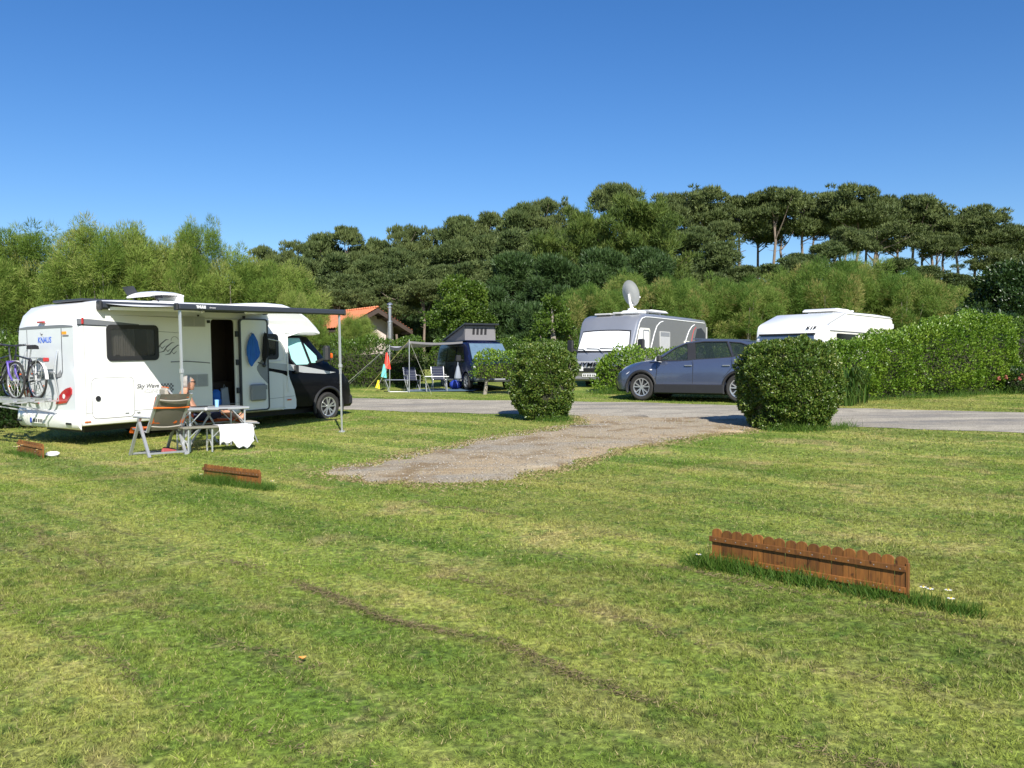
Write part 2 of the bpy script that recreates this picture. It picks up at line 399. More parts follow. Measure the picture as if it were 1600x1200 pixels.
# ---------------------------------------------------------------- lawn colour, shared by soil sheet and blades (world position)
def lawn_group():
    g = bpy.data.node_groups.new('lawn_colour', 'ShaderNodeTree')
    g.interface.new_socket('Color', in_out='OUTPUT', socket_type='NodeSocketColor')
    N = g.nodes.new; L = g.links.new; out = N('NodeGroupOutput'); geo = N('ShaderNodeNewGeometry')
    def noise(sc, det=5, vec=None, dist=0):
        n = N('ShaderNodeTexNoise'); n.inputs['Scale'].default_value = sc; n.inputs['Detail'].default_value = det; n.inputs['Distortion'].default_value = dist
        L(vec or geo.outputs['Position'], n.inputs['Vector']); return n.outputs['Fac']
    def ramp(f, a, b, ca=(0, 0, 0, 1), cb=(1, 1, 1, 1)):
        r = N('ShaderNodeValToRGB'); e = r.color_ramp.elements; e[0].position = a; e[1].position = b; e[0].color = ca; e[1].color = cb
        L(f, r.inputs[0]); return r.outputs[0]
    def mix(f, a, b, mode='MIX'):
        m = N('ShaderNodeMix'); m.data_type = 'RGBA'; m.blend_type = mode
        for s, v in (('Factor', f), ('A', a), ('B', b)):
            if hasattr(v, 'node'): L(v, m.inputs[s])
            else: m.inputs[s].default_value = v
        return m.outputs['Result']
    def math_(op, a, b=0):
        m = N('ShaderNodeMath'); m.operation = op
        for i, v in enumerate((a, b)):
            if hasattr(v, 'node'): L(v, m.inputs[i])
            else: m.inputs[i].default_value = v
        return m.outputs[0]
    # u runs along the mowing direction, v across it
    rot = N('ShaderNodeMapping'); rot.inputs['Rotation'].default_value = (0, 0, R(43.8)); L(geo.outputs['Position'], rot.inputs[0])
    st = N('ShaderNodeMapping'); st.inputs['Scale'].default_value = (.22, 1.5, 1); L(rot.outputs[0], st.inputs[0])
    c = mix(ramp(noise(.55, 6), .36, .64), (.15, .215, .034, 1), (.26, .285, .070, 1))
    c = mix(math_('MULTIPLY', ramp(noise(.9, 5, st.outputs[0], .4), .42, .60), .8), c, (.105, .175, .026, 1))            # long streaks along the mowing
    c = mix(math_('MULTIPLY', ramp(noise(1.5, 5, st.outputs[0]), .50, .64), .7), c, (.33, .315, .105, 1))   # yellowed bands
    c = mix(math_('MULTIPLY', ramp(noise(1.1, 6, None, .6), .57, .70), .8), c, (.33, .265, .135, 1))    # dry patches
    c = mix(math_('MULTIPLY', ramp(noise(.35, 4), .52, .68), .35), c, (.30, .27, .10, 1))
    c = mix(math_('MULTIPLY', ramp(noise(.16, 3), .45, .62), .4), c, (.27, .245, .075, 1))
    c = mix(math_('MULTIPLY', ramp(noise(6, 5), .52, .66), .75), c, (.085, .145, .026, 1))
    c = mix(math_('MULTIPLY', ramp(noise(9, 6), .58, .70), .55), c, (.30, .26, .12, 1))
    # rows of dead clippings left by the mower
    sx = N('ShaderNodeSeparateXYZ'); L(rot.outputs[0], sx.inputs[0])
    wob = math_('MULTIPLY', math_('SUBTRACT', noise(.9, 3), .5), .55)
    v = math_('ADD', sx.outputs['Y'], wob)
    fr = math_('ABSOLUTE', math_('SUBTRACT', math_('FRACT', math_('DIVIDE', v, .93)), .5))
    line = ramp(fr, .015, .075, (1, 1, 1, 1), (0, 0, 0, 1))
    brk = ramp(noise(.8, 4, st.outputs[0]), .44, .60)
    fine = ramp(noise(16, 5), .40, .58)
    sy = N('ShaderNodeSeparateXYZ'); L(geo.outputs['Position'], sy.inputs[0])
    near = ramp(math_('DIVIDE', sy.outputs['Y'], 20), .35, .75, (1, 1, 1, 1), (.12, .12, .12, 1))
    lf = math_('MULTIPLY', math_('MULTIPLY', line, brk), math_('MULTIPLY', fine, near))
    c = mix(math_('MULTIPLY', lf, .8), c, (.115, .095, .055, 1))
    tuft = ramp(noise(30, 4), .34, .66, (.60, .61, .55, 1), (1.40, 1.43, 1.27, 1))
    c = mix(1.0, c, tuft, 'MULTIPLY')
    band = math_('ABSOLUTE', math_('SUBTRACT', math_('FRACT', math_('DIVIDE', v, 1.86)), .5))
    c = mix(1.0, c, ramp(band, .17, .33, (.88, .92, .85, 1), (1.12, 1.09, 1.08, 1)), 'MULTIPLY')
    L(c, out.inputs[0]); return g
LAWN = lawn_group()
def lawn_mat(name, blade):
    m = bpy.data.materials.new(name); m.use_nodes = True; t = m.node_tree; b = t.nodes['Principled BSDF']
    gr = t.nodes.new('ShaderNodeGroup'); gr.node_tree = LAWN
    hv = t.nodes.new('ShaderNodeHueSaturation'); t.links.new(gr.outputs[0], hv.inputs['Color'])
    mr = t.nodes.new('ShaderNodeMapRange')
    b.inputs['Roughness'].default_value = .75; b.inputs['Specular IOR Level'].default_value = .2
    if blade:
        a = t.nodes.new('ShaderNodeAttribute'); a.attribute_name = 'var'; t.links.new(a.outputs['Fac'], mr.inputs[0])
        mr.inputs[3].default_value = .55; mr.inputs[4].default_value = 1.75
        t.links.new(mr.outputs[0], hv.inputs['Value'])
        sr = t.nodes.new('ShaderNodeValToRGB'); sr.color_ramp.elements[0].position = .80; sr.color_ramp.elements[1].position = .86; t.links.new(a.outputs['Fac'], sr.inputs[0])
        sm = t.nodes.new('ShaderNodeMix'); sm.data_type = 'RGBA'; t.links.new(sr.outputs[0], sm.inputs['Factor']); t.links.new(gr.outputs[0], sm.inputs['A']); sm.inputs['B'].default_value = (.27, .235, .11, 1); t.links.new(sm.outputs['Result'], hv.inputs['Color'])
        tr = t.nodes.new('ShaderNodeBsdfTranslucent'); t.links.new(hv.outputs[0], tr.inputs[0])
        ms = t.nodes.new('ShaderNodeMixShader'); ms.inputs[0].default_value = .3
        t.links.new(hv.outputs[0], b.inputs['Base Color']); t.links.new(b.outputs[0], ms.inputs[1]); t.links.new(tr.outputs[0], ms.inputs[2])
        t.links.new(ms.outputs[0], t.nodes['Material Output'].inputs[0])
    else:
        geo = t.nodes.new('ShaderNodeNewGeometry')
        n = t.nodes.new('ShaderNodeTexNoise'); n.inputs['Scale'].default_value = 22; n.inputs['Detail'].default_value = 8; n.inputs['Roughness'].default_value = .7
        t.links.new(geo.outputs['Position'], n.inputs['Vector'])
        mr.inputs[1].default_value = .3; mr.inputs[2].default_value = .7; mr.inputs[3].default_value = .36; mr.inputs[4].default_value = 1.6
        t.links.new(n.outputs['Fac'], mr.inputs[0]); t.links.new(mr.outputs[0], hv.inputs['Value'])
        t.links.new(hv.outputs[0], b.inputs['Base Color'])
        bp = t.nodes.new('ShaderNodeBump'); bp.inputs['Strength'].default_value = .7; bp.inputs['Distance'].default_value = .03
        t.links.new(n.outputs['Fac'], bp.inputs['Height']); t.links.new(bp.outputs[0], b.inputs['Normal'])
    return m

# ---------------------------------------------------------------- ground sheet
xs = np.unique(np.concatenate([np.linspace(-1500, -60, 14), np.linspace(-60, 60, 161), np.linspace(60, 1500, 14)]))
ys = np.unique(np.concatenate([np.linspace(-300, -10, 8), np.linspace(-10, 60, 101), np.linspace(60, 160, 51), np.linspace(160, 2500, 16)]))
X, Y = np.meshgrid(xs, ys); Z = tz(X, Y)
nx, ny = len(xs), len(ys)
me = bpy.data.meshes.new('ground')
ii = (np.arange(ny - 1)[:, None] * nx + np.arange(nx - 1)[None]).ravel()
me.from_pydata(np.stack([X.ravel(), Y.ravel(), Z.ravel()], 1).tolist(), [], np.stack([ii, ii + 1, ii + nx + 1, ii + nx], 1).tolist())
me.shade_smooth(); me.materials.append(lawn_mat('mown_lawn', False))
kind(obj('ground', me), 'structure')

# road and gravel drive: sheets that follow the ground a few millimetres above it
NEAR = [(-24, 31.5), (-14, 27.8), (-4.08, 22.4), (1.46, 19.55), (8.7, 14.75), (20, 7), (34, -2)]
FAR = [(-24, 35.2), (-14, 31.6), (-4.85, 26.5), (3.45, 23.05), (11.07, 18.6), (23, 11), (37, 2)]
def lerp_poly(P, n):
    P = np.array(P, float); s = np.r_[0, np.cumsum(np.linalg.norm(np.diff(P, axis=0), axis=1))]; t = np.linspace(0, s[-1], n)
    return np.stack([np.interp(t, s, P[:, 0]), np.interp(t, s, P[:, 1])], 1)
def gravel_mat(name, ca, cb, cc, rowdark=None):
    m = bpy.data.materials.new(name); m.use_nodes = True; t = m.node_tree; b = t.nodes['Principled BSDF']; b.inputs['Roughness'].default_value = .92
    geo = t.nodes.new('ShaderNodeNewGeometry')
    def noise(sc, det=6, vec=None):
        n = t.nodes.new('ShaderNodeTexNoise'); n.inputs['Scale'].default_value = sc; n.inputs['Detail'].default_value = det
        t.links.new(vec or geo.outputs['Position'], n.inputs['Vector']); return n.outputs['Fac']
    def mix(f, a, b_):
        x = t.nodes.new('ShaderNodeMix'); x.data_type = 'RGBA'
        for s, v in (('Factor', f), ('A', a), ('B', b_)):
            if hasattr(v, 'node'): t.links.new(v, x.inputs[s])
            else: x.inputs[s].default_value = v
        return x.outputs['Result']
    def ramp(f, a, b_, ca_=(0, 0, 0, 1), cb_=(1, 1, 1, 1)):
        r = t.nodes.new('ShaderNodeValToRGB'); e = r.color_ramp.elements; e[0].position = a; e[1].position = b_; e[0].color = ca_; e[1].color = cb_
        t.links.new(f, r.inputs[0]); return r.outputs[0]
    c = mix(ramp(noise(.7), .35, .65), ca, cb)
    st = t.nodes.new('ShaderNodeMapping'); st.inputs['Rotation'].default_value = (0, 0, R(31)); st.inputs['Scale'].default_value = (.13, 1.1, 1)
    t.links.new(geo.outputs['Position'], st.inputs[0])
    if rowdark: c = mix(ramp(noise(1.1, 4, st.outputs[0]), .48, .62), c, rowdark)
    c = mix(ramp(noise(1.6, 7), .50, .62), c, cc)
    sp = ramp(noise(55, 4), .38, .62, (.6, .6, .6, 1), (1.35, 1.35, 1.35, 1))
    x = t.nodes.new('ShaderNodeMix'); x.data_type = 'RGBA'; x.blend_type = 'MULTIPLY'; x.inputs['Factor'].default_value = 1
    t.links.new(c, x.inputs['A']); t.links.new(sp, x.inputs['B']); t.links.new(x.outputs['Result'], b.inputs['Base Color'])
    bp = t.nodes.new('ShaderNodeBump'); bp.inputs['Strength'].default_value = .6; bp.inputs['Distance'].default_value = .015
    t.links.new(noise(40, 5), bp.inputs['Height']); t.links.new(bp.outputs[0], b.inputs['Normal'])
    return m
n = 420; A = lerp_poly(NEAR, n); B = lerp_poly(FAR, n); k = 12; vs = []; fs = []
ja = vnoise(np.c_[A * 1.3, np.zeros(n)], 3) * .28 + vnoise(np.c_[A * 5, np.zeros(n)], 4) * .10; jb = vnoise(np.c_[B * 1.3, np.zeros(n)], 5) * .28 + vnoise(np.c_[B * 5, np.zeros(n)], 6) * .1
for i in range(n):
    d = B[i] - A[i]; d = d / np.linalg.norm(d); a = A[i] + d * (ja[i] - .15); b = B[i] - d * (jb[i] - .15)
    for j in range(k + 1):
        p = a + (b - a) * j / k; vs.append((p[0], p[1], float(tz(*p)) + .006 + .008 * math.sin(math.pi * j / k)))
for i in range(n - 1):
    for j in range(k):
        q = i * (k + 1) + j; fs.append((q, q + 1, q + k + 2, q + k + 1))
me = bpy.data.meshes.new('road'); me.from_pydata(vs, [], fs); me.shade_smooth()
me.materials.append(gravel_mat('worn_asphalt', (.33, .295, .235, 1), (.39, .35, .275, 1), (.28, .25, .20, 1), (.205, .19, .165, 1)))
kind(obj('road', me), 'structure')

DR = [(-2.25, 11.7), (-1.9, 12.35), (-1.05, 13.9), (-.12, 15.5), (1.01, 16.85), (1.75, 17.9), (1.62, 19.75), (5.6, 17.15), (5.0, 16.5), (4.43, 16.2), (3.51, 15.55), (2.13, 14.2), (.94, 12.6), (0, 11.2), (-.48, 10.8), (-1.11, 10.6), (-1.66, 10.85)]
P = lerp_poly(DR + [DR[0]], 260)[:-1]; nn = vnoise(np.c_[P * 1.6, np.zeros(len(P))], 8) + .5 * vnoise(np.c_[P * 6, np.zeros(len(P))], 9) - .75
cen = P.mean(0); T = np.roll(P, -1, 0) - np.roll(P, 1, 0); Nn = np.stack([-T[:, 1], T[:, 0]], 1); Nn = Nn / np.linalg.norm(Nn, axis=1, keepdims=True)
sg = 1 if np.sum(P[:, 0] * np.roll(P[:, 1], -1) - np.roll(P[:, 0], -1) * P[:, 1]) < 0 else -1
P = P + Nn * (nn[:, None] * .42 + sg * .30)
DRIVE = P.copy()
def inside(px, py, poly):
    r = np.zeros(len(px), bool); j = len(poly) - 1
    for i in range(len(poly)):
        xi, yi = poly[i]; xj, yj = poly[j]
        c = ((yi > py) != (yj > py)) & (px < (xj - xi) * (py - yi) / (yj - yi + 1e-12) + xi); r ^= c; j = i
    return r
bm = bmesh.new()
vv = [bm.verts.new((p[0], p[1], 0)) for p in P]; bm.faces.new(vv)
for ax in (0, 1):
    for c in np.arange(-3, 22, .6):
        co = [0, 0, 0]; no = [0, 0, 0]; co[ax] = c; no[ax] = 1
        bmesh.ops.bisect_plane(bm, geom=bm.verts[:] + bm.edges[:] + bm.faces[:], plane_co=co, plane_no=no)
for v in bm.verts: v.co.z = float(tz(v.co.x, v.co.y)) + (-.012 if v.is_boundary else .020)
bmesh.ops.triangulate(bm, faces=bm.faces[:])
me = bpy.data.meshes.new('gravel_drive'); bm.to_mesh(me); bm.free(); me.shade_smooth()
me.materials.append(gravel_mat('dusty_gravel', (.37, .28, .165, 1), (.32, .27, .19, 1), (.22, .155, .08, 1), (.26, .235, .19, 1)))
kind(obj('gravel_drive', me), 'structure')

# ---------------------------------------------------------------- grass blades, clippings, gravel stones
RA, RB = lerp_poly(NEAR, 200), lerp_poly(FAR, 200)
ROADPOLY = np.r_[RA, RB[::-1]]
def sample_view(n, y0, y1, margin=1.6):
    """points spread evenly over the visible wedge of ground between two distances"""
    y = np.sqrt(rng.random(n) * (y1 ** 2 - y0 ** 2) + y0 ** 2); x = (rng.random(n) * 2 - 1) * (y * .605 + margin); return x, y
def blades(name, n, y0, y1, L0, L1, W0, W1, lean=.9):
    x, y = sample_view(n, y0, y1)
    keep = ~inside(x, y, ROADPOLY)
    jx = (vnoise(np.c_[x * 3, y * 3, x * 0], 25) - .5) * .7; jy = (vnoise(np.c_[x * 3, y * 3, x * 0], 26) - .5) * .7; din = inside(x + jx, y + jy, DRIVE); patch = vnoise(np.c_[x * 1.7, y * 1.7, x * 0], 21) > .62
    keep &= (~din) | (patch & (rng.random(len(x)) < .35))
    x, y = x[keep], y[keep]; m = len(x)
    # mown unevenly: thin patches and denser tufts
    dens = vnoise(np.c_[x * 2.2, y * 2.2, x * 0], 22) * .6 + vnoise(np.c_[x * 9, y * 9, x * 0], 23) * .5
    kk = (rng.random(m) < .35 + dens) & (vnoise(np.c_[x * 24, y * 24, x * 0], 27) + .25 * rng.random(m) > .42); x, y = x[kk], y[kk]; m = len(x)
    P = np.stack([x, y, tz(x, y) - .003], 1)
    D = rng.normal(size=(m, 3)) * np.array([lean, lean, .25]) + np.array([0, 0, .85]); D[:, 2] = np.abs(D[:, 2]) + .12
    L = rng.uniform(L0, L1, m) * (.55 + .9 * vnoise(np.c_[x * 24, y * 24, x * 0], 27)) * (.6 + .6 * vnoise(np.c_[x * 3, y * 3, x * 0], 24)); Wd = rng.uniform(W0, W1, m)
    var = np.clip(rng.normal(.45, .25, m), 0, 1)
    return blade_mesh(name, P, D, L, Wd, var, GRASS)
GRASS = lawn_mat('grass_blade', True)
def joinmesh(name, ms):
    V = []; T = []; A = []; o = 0
    for q in ms:
        c = np.empty(len(q.vertices) * 3, np.float32); q.vertices.foreach_get('co', c); V.append(c.reshape(-1, 3, 3))
        a = np.empty(len(q.vertices), np.float32); q.attributes['var'].data.foreach_get('value', a); A.append(a.reshape(-1, 3)[:, 0])
        bpy.data.meshes.remove(q)
    return np_mesh(name, np.concatenate(V), 3, [(0, 1, 2)], np.concatenate(A), GRASS)
def fringe():
    i = rng.integers(0, len(DRIVE), 16000); n_ = len(i); sp = vnoise(np.c_[DRIVE[i] * 1.5, i * 0.], 61); q = DRIVE[i] + rng.normal(0, 1, (n_, 2)) * (.06 + .34 * sp[:, None] ** 2)
    k_ = ~inside(q[:, 0], q[:, 1], ROADPOLY); q = q[k_]; n_ = len(q)
    P = np.c_[q, tz(q[:, 0], q[:, 1]) + .006]; D = rng.normal(size=(n_, 3)) * np.array([1, 1, .2]) + np.array([0, 0, .3])
    return blade_mesh('dry_turf', P, D, rng.uniform(.02, .06, n_), rng.uniform(.004, .010, n_), rng.random(n_), leaf_mat('dry_turf', [(.16, .115, .055), (.30, .235, .125), (.40, .32, .185), (.20, .22, .06)], .9, .1, .1))
kind(tag(obj('dry_turf', fringe()), 'dry brown turf fraying along the edges of the gravel drive', 'grass'), 'stuff')
g = obj('lawn_grass', joinmesh('lawn_grass', [blades('g', 520000, 2.7, 6.5, .017, .038, .0016, .0030), blades('g', 390000, 6.5, 12, .017, .042, .0024, .0045),
                                              blades('g', 340000, 12, 27, .02, .055, .004, .008)]))
kind(tag(g, 'short mown grass covering the whole lawn of the camping pitch', 'grass'), 'stuff')
# clippings: dead stems lying in the rows where the mower dropped them
def clip_rows():
    out = []
    for (x0, y0, x1, y1, n_) in [(-2.4, 6.9, 1.6, 2.95, 4600), (-1.2, 6.7, 1.9, 3.9, 1300), (.2, 6.95, 3.6, 4.1, 1500), (-5.2, 8.7, -1.0, 4.3, 1500), (-4.4, 6.4, -.6, 3.2, 1000), (-1.0, 9.2, 1.0, 7.2, 800)]:
        t = rng.random(n_); wob = (vnoise(np.c_[t * 7, t * 0 + x0, t * 0], 31) - .5) * .3
        brk = vnoise(np.c_[t * 11, t * 0 + y0, t * 0], 32); k_ = rng.random(n_) < np.clip(brk * 1.8 - .35, 0.03, 1); t = t[k_]; wob = wob[k_]
        sp = rng.normal(0, .028, len(t)) + wob
        out.append(np.stack([x0 + (x1 - x0) * t + .69 * sp, y0 + (y1 - y0) * t + .72 * sp], 1))
    q = np.concatenate(out); m = len(q)
    P = np.c_[q, tz(q[:, 0], q[:, 1]) + rng.uniform(.004, .022, m)]
    D = rng.normal(size=(m, 3)) * np.array([1, 1, .22])
    return blade_mesh('grass_clippings', P, D, rng.uniform(.02, .06, m), rng.uniform(.0012, .003, m), rng.random(m),
                      leaf_mat('dead_clippings', [(.095, .078, .042), (.16, .13, .07), (.25, .20, .11)], .9, .1, .1))
kind(tag(obj('grass_clippings', clip_rows()), 'brown dead clippings lying in thin rows across the lawn', 'clippings'), 'stuff')
# loose stones on the drive and along the road edge
def stones(n_):
    x = rng.uniform(-2.5, 6, n_ * 4); y = rng.uniform(10, 20, n_ * 4); k_ = inside(x, y, DRIVE); x, y = x[k_][:n_], y[k_][:n_]
    m = len(x); c = np.stack([x, y, tz(x, y) + .028], 1); r = rng.uniform(.006, .02, m)[:, None, None]
    base = np.array([(1, 0, -.2), (-.5, .87, -.2), (-.5, -.87, -.2), (0, 0, .8)])[None] * rng.uniform(.6, 1.3, (m, 4, 3))
    a = rng.random(m) * 6.28; ca, sa = np.cos(a)[:, None], np.sin(a)[:, None]
    bx = base[..., 0] * ca - base[..., 1] * sa; by = base[..., 0] * sa + base[..., 1] * ca
    co = c[:, None] + np.stack([bx, by, base[..., 2]], -1) * r
    return np_mesh('loose_gravel', co, 4, [(0, 1, 3), (1, 2, 3), (2, 0, 3)], rng.random(m), leaf_mat('gravel_stone', [(.20, .17, .13), (.31, .27, .22), (.40, .36, .30)], .9, 0, .2))
kind(tag(obj('loose_gravel', stones(3500)), 'loose pale stones strewn over the gravel drive', 'gravel'), 'stuff')
# ---------------------------------------------------------------- vegetation
L_ = {}
L_['pine'] = leaf_mat('pine_needles', [(.048, .072, .024), (.092, .122, .038), (.15, .178, .058)], .6, .12, .25)
L_['pinelight'] = leaf_mat('young_pine_needles', [(.042, .070, .023), (.086, .120, .038), (.142, .175, .058)], .6, .12, .25)
L_['tam'] = leaf_mat('tamarisk_sprays', [(0.067, 0.124, 0.020), (0.129, 0.201, 0.033), (0.202, 0.270, 0.053), (0.325, 0.305, 0.121)], .7, .3, .2)
L_['tamdry'] = leaf_mat('tamarisk_sprays_in_seed', [(0.058, 0.118, 0.020), (0.110, 0.192, 0.034), (0.174, 0.243, 0.050), (0.432, 0.320, 0.144)], .7, .3, .2)
L_['cyp'] = leaf_mat('cypress_sprays', [(.045, .08, .016), (.085, .13, .024), (.15, .18, .036)], .6, .15, .25)
L_['dark'] = leaf_mat('dark_conifer', [(.022, .050, .014), (.044, .084, .022), (.075, .122, .034)], .55, .12, .3)
L_['broad'] = leaf_mat('bright_broad_leaves', [(.045, .09, .012), (.085, .145, .018), (.14, .20, .028)], .4, .28, .4)
L_['broaddark'] = leaf_mat('dark_broad_leaves', [(.014, .035, .009), (.03, .062, .014), (.06, .098, .02)], .35, .2, .5)
L_['hedge'] = leaf_mat('bright_hedge_leaves', [(0.055, 0.121, 0.012), (0.104, 0.196, 0.018), (0.165, 0.259, 0.028), (0.232, 0.310, 0.040)], .35, .28, .5)
L_['hedgeback'] = leaf_mat('hedge_leaves', [(0.042, 0.088, 0.012), (0.077, 0.138, 0.018), (0.121, 0.187, 0.026)], .35, .25, .45)
L_['bush'] = leaf_mat('glossy_bush_leaves', [(0.032, 0.073, 0.011), (0.067, 0.124, 0.017), (0.115, 0.171, 0.028), (0.253, 0.266, 0.063)], .36, .22, .5)
L_['grasslong'] = leaf_mat('long_grass', [(.035, .095, .010), (.065, .14, .016), (.12, .18, .03)], .6, .3, .25)
L_['iris'] = leaf_mat('strap_leaves', [(.03, .075, .012), (.06, .12, .02), (.13, .17, .04)], .4, .25, .4)
L_['under'] = leaf_mat('undergrowth', [(.016, .030, .009), (.035, .055, .014), (.06, .08, .022)], .7, .15, .2)

def crown(name, clumps, dens, L, W, m, up=.4, out=.7, rnd=.6, shell=.55, blade=False, top=0, cw=.45):
    """leaves spread through a set of ellipsoid clumps"""
    c = np.array(clumps, float); area = 4 * np.pi * ((c[:, 3] * c[:, 4] * c[:, 5]) ** (2 / 3)); cnt = np.maximum(8, (area * dens)).astype(int)
    id_ = np.repeat(np.arange(len(c)), cnt); n = len(id_); d = rdir(n)
    if top: fl = rng.random(n) < top; d[fl, 2] = np.abs(d[fl, 2])
    r = shell + (1 - shell) * rng.random(n) ** .6
    r = r * (.78 + .44 * vnoise(c[id_, :3] * 3 + d * 2.3, 41))
    P = c[id_, :3] + d * r[:, None] * c[id_, 3:6]
    D = d * out + np.array([0, 0, up]) + rdir(n) * rnd
    cv = rng.random(len(c)); var = cw * cv[id_] + (1 - cw) * np.clip(rng.normal(.45, .25, n), 0, 1)
    f = blade_mesh if blade else leaf_mesh
    return f(name, P, D, rng.uniform(L[0], L[1], n), rng.uniform(W[0], W[1], n), var, m)

def pine_kind(seed, H=11., R0=3.2, nc=44, flat=1.0, bare=.50, limbs=9, m='pine', dens=30, lobes=5, dome=False):
    rs = np.random.default_rng(seed); cl = []; lo = []
    for i in range(lobes):      # a crown is a few flat-topped cushions at different heights
        a = 6.28 * (i + rs.uniform(-.3, .3)) / lobes; q = rs.uniform(.25, .72) if i else .12
        lo.append((R0 * q * math.cos(a), R0 * q * math.sin(a), H * (bare + (1 - bare) * (rs.uniform(.30, .84) if i else .82)), R0 * rs.uniform(.38, .62)))
    for i in range(nc):
        lx, ly, lz, lr = lo[i % lobes]; a = rs.random() * 6.28; q = math.sqrt(rs.random())
        if dome:    # younger trees: one rounded, closed crown
            f = rs.random() ** .7; rad = R0 * math.sqrt(max(.05, 1 - (f * .97) ** 2.2)); s = rs.uniform(.5, .95) * R0 / 3.2
            cl.append((rad * q * math.cos(a), rad * q * math.sin(a), H * (bare + (.90 - bare) * f), s * 1.2, s * 1.2, s * .85)); continue
        s = rs.uniform(.28, .70) * R0 / 3.2
        cl.append((lx + lr * q * math.cos(a), ly + lr * q * math.sin(a), lz + (1 - q * q) * .28 * lr - rs.random() ** 1.5 * .55 * lr - (.0 if bare > .4 else rs.random() ** 2 * lz * .55), s * 1.3, s * 1.3, s * .72))
    cm = crown('crown', cl, dens, (.22, .42), (.045, .075), L_[m], up=.7, out=.7, rnd=.5, shell=.5, blade=True, top=.6)
    b = MB(); lx, ly = rs.normal(0, .35, 2); zt = H * (.80 if bare > .4 else .6)
    pts = [(0, 0, -.6), (lx * .3, ly * .3, H * .22), (lx * .9, ly * .9, H * .5), (lx * .6, ly * .5, zt * .85), (0, 0, zt)]
    b.tube(pts, [.19, .15, .12, .09, .03], 8)
    for i in range(limbs):
        c = cl[rs.integers(nc)]; z0 = H * rs.uniform(.5, .8); p0 = Vector((lx * .7, ly * .7, z0)); p1 = Vector(c[:3]); mid = (p0 + p1) / 2 + Vector((0, 0, -.25))
        b.tube([p0, mid, p1], [.07, .05, .02], 5)
    for i in range(4):   # dead stubs on the bare trunk
        z0 = H * rs.uniform(.3, .6); a = rs.random() * 6.28; b.tube([(lx * .6, ly * .6, z0), (lx * .6 + math.cos(a) * .7, ly * .6 + math.sin(a) * .7, z0 + .25)], [.03, .01], 4)
    return cm, b.mesh('trunk', 'bark'), H, 2 * R0 * 1.25
PINES = [pine_kind(1, lobes=7, nc=96, bare=.52), pine_kind(2, R0=3.5, nc=105, lobes=8, bare=.52), pine_kind(3, R0=3.1, nc=90, bare=.48, lobes=7), pine_kind(4, R0=3.3, nc=92, bare=.56, lobes=6), pine_kind(5, R0=3.2, nc=100, bare=.46, lobes=8),
         pine_kind(6, R0=2.8, nc=80, bare=.22, dome=True, m='pinelight', dens=30), pine_kind(8, R0=3.0, nc=90, bare=.18, dome=True, m='pinelight', dens=30), pine_kind(9, R0=2.7, nc=76, bare=.26, dome=True, m='pinelight', dens=30)]
def pine(px, top, d, wpx, k, label, group, name='pine_tree'):
    t = at(px, top, d); b = G(t.x, t.y); H = max(4, t.z - b.z); cm, tm, H0, W0 = PINES[k]; wd = wpx / 1340 * d
    o = thing(name, label, 'tree', b, random.random() * 6.28, group); s = wd / W0; o.scale = (s, s, H / H0)
    obj('trunk', tm, o); obj('crown', cm, o); return o
GS = 'umbrella pines along the hilltop skyline'; LS = '%s tall umbrella pine from the left along the right hilltop skyline'
GL = 'pines along the lower left part of the skyline'; LL = '%s dark rounded pine from the left along the lower left skyline'
ORD = 'first second third fourth fifth sixth seventh eighth ninth tenth eleventh twelfth thirteenth fourteenth fifteenth sixteenth seventeenth eighteenth nineteenth twentieth'.split()
sky_r = [(1045, 300, 85, 95), (1100, 294, 86, 118), (1155, 302, 88, 105), (1205, 297, 86, 115), (1255, 295, 88, 110), (1300, 300, 88, 90), (1330, 289, 86, 120), (1375, 299, 88, 115), (1420, 308, 88, 110),
         (1460, 317, 86, 110), (1500, 324, 86, 105), (1540, 333, 84, 105), (1582, 350, 84, 110), (1625, 352, 86, 115)]
sky_l = [(415, 383, 95, 80), (455, 372, 92, 90), (505, 357, 90, 105), (545, 347, 88, 95), (590, 366, 92, 75), (635, 349, 90, 90), (676, 352, 92, 80), (718, 329, 88, 105), (762, 326, 90, 100), (812, 311, 88, 110), (852, 308, 88, 100), (892, 322, 90, 80)]
for i, q in enumerate(sky_r): pine(q[0], q[1], q[2], q[3] * 1.12, i % 5, LS % ORD[i], GS)
for i in range(len(sky_r) - 1):
    a_, b_ = sky_r[i], sky_r[i + 1]; pine((a_[0] + b_[0]) / 2 + (i * 37 % 11) - 5, (a_[1] + b_[1]) / 2 + 11 + (i * 53 % 11), 95 + i % 3 * 2, 118, (i + 2) % 5, '%s umbrella pine from the left in the rank behind the right skyline pines' % ORD[i], GS)
for i, q in enumerate(sky_l): pine(*q, [1, 4, 6, 2, 5][i % 5], LL % ORD[i], GL)
pine(960, 285, 82, 105, 3, 'highest pine on the skyline, dark crown rising behind the pale green cypress', None)
GM = 'dense pines covering the left slope'; LM = '%s dense pine from the left in the %s row of the wooded left slope'
for i, (px, tp, d, wd) in enumerate([(430, 404, 78, 105), (478, 396, 77, 105), (528, 388, 76, 105), (575, 394, 77, 100), (622, 381, 76, 105), (668, 384, 77, 105), (712, 371, 75, 110), (758, 362, 76, 110), (803, 350, 75, 110), (850, 352, 76, 105), (900, 350, 75, 100),
                                     (452, 436, 68, 110), (502, 430, 67, 110), (548, 424, 66, 110), (594, 420, 67, 105), (642, 414, 66, 110), (690, 408, 67, 110), (738, 402, 66, 110), (786, 396, 67, 110), (834, 388, 66, 110), (875, 384, 66, 90)]):
    pine(px, tp, d, wd, 5 + i % 3, LM % (ORD[i % 11], 'upper' if i < 11 else 'lower'), GM)
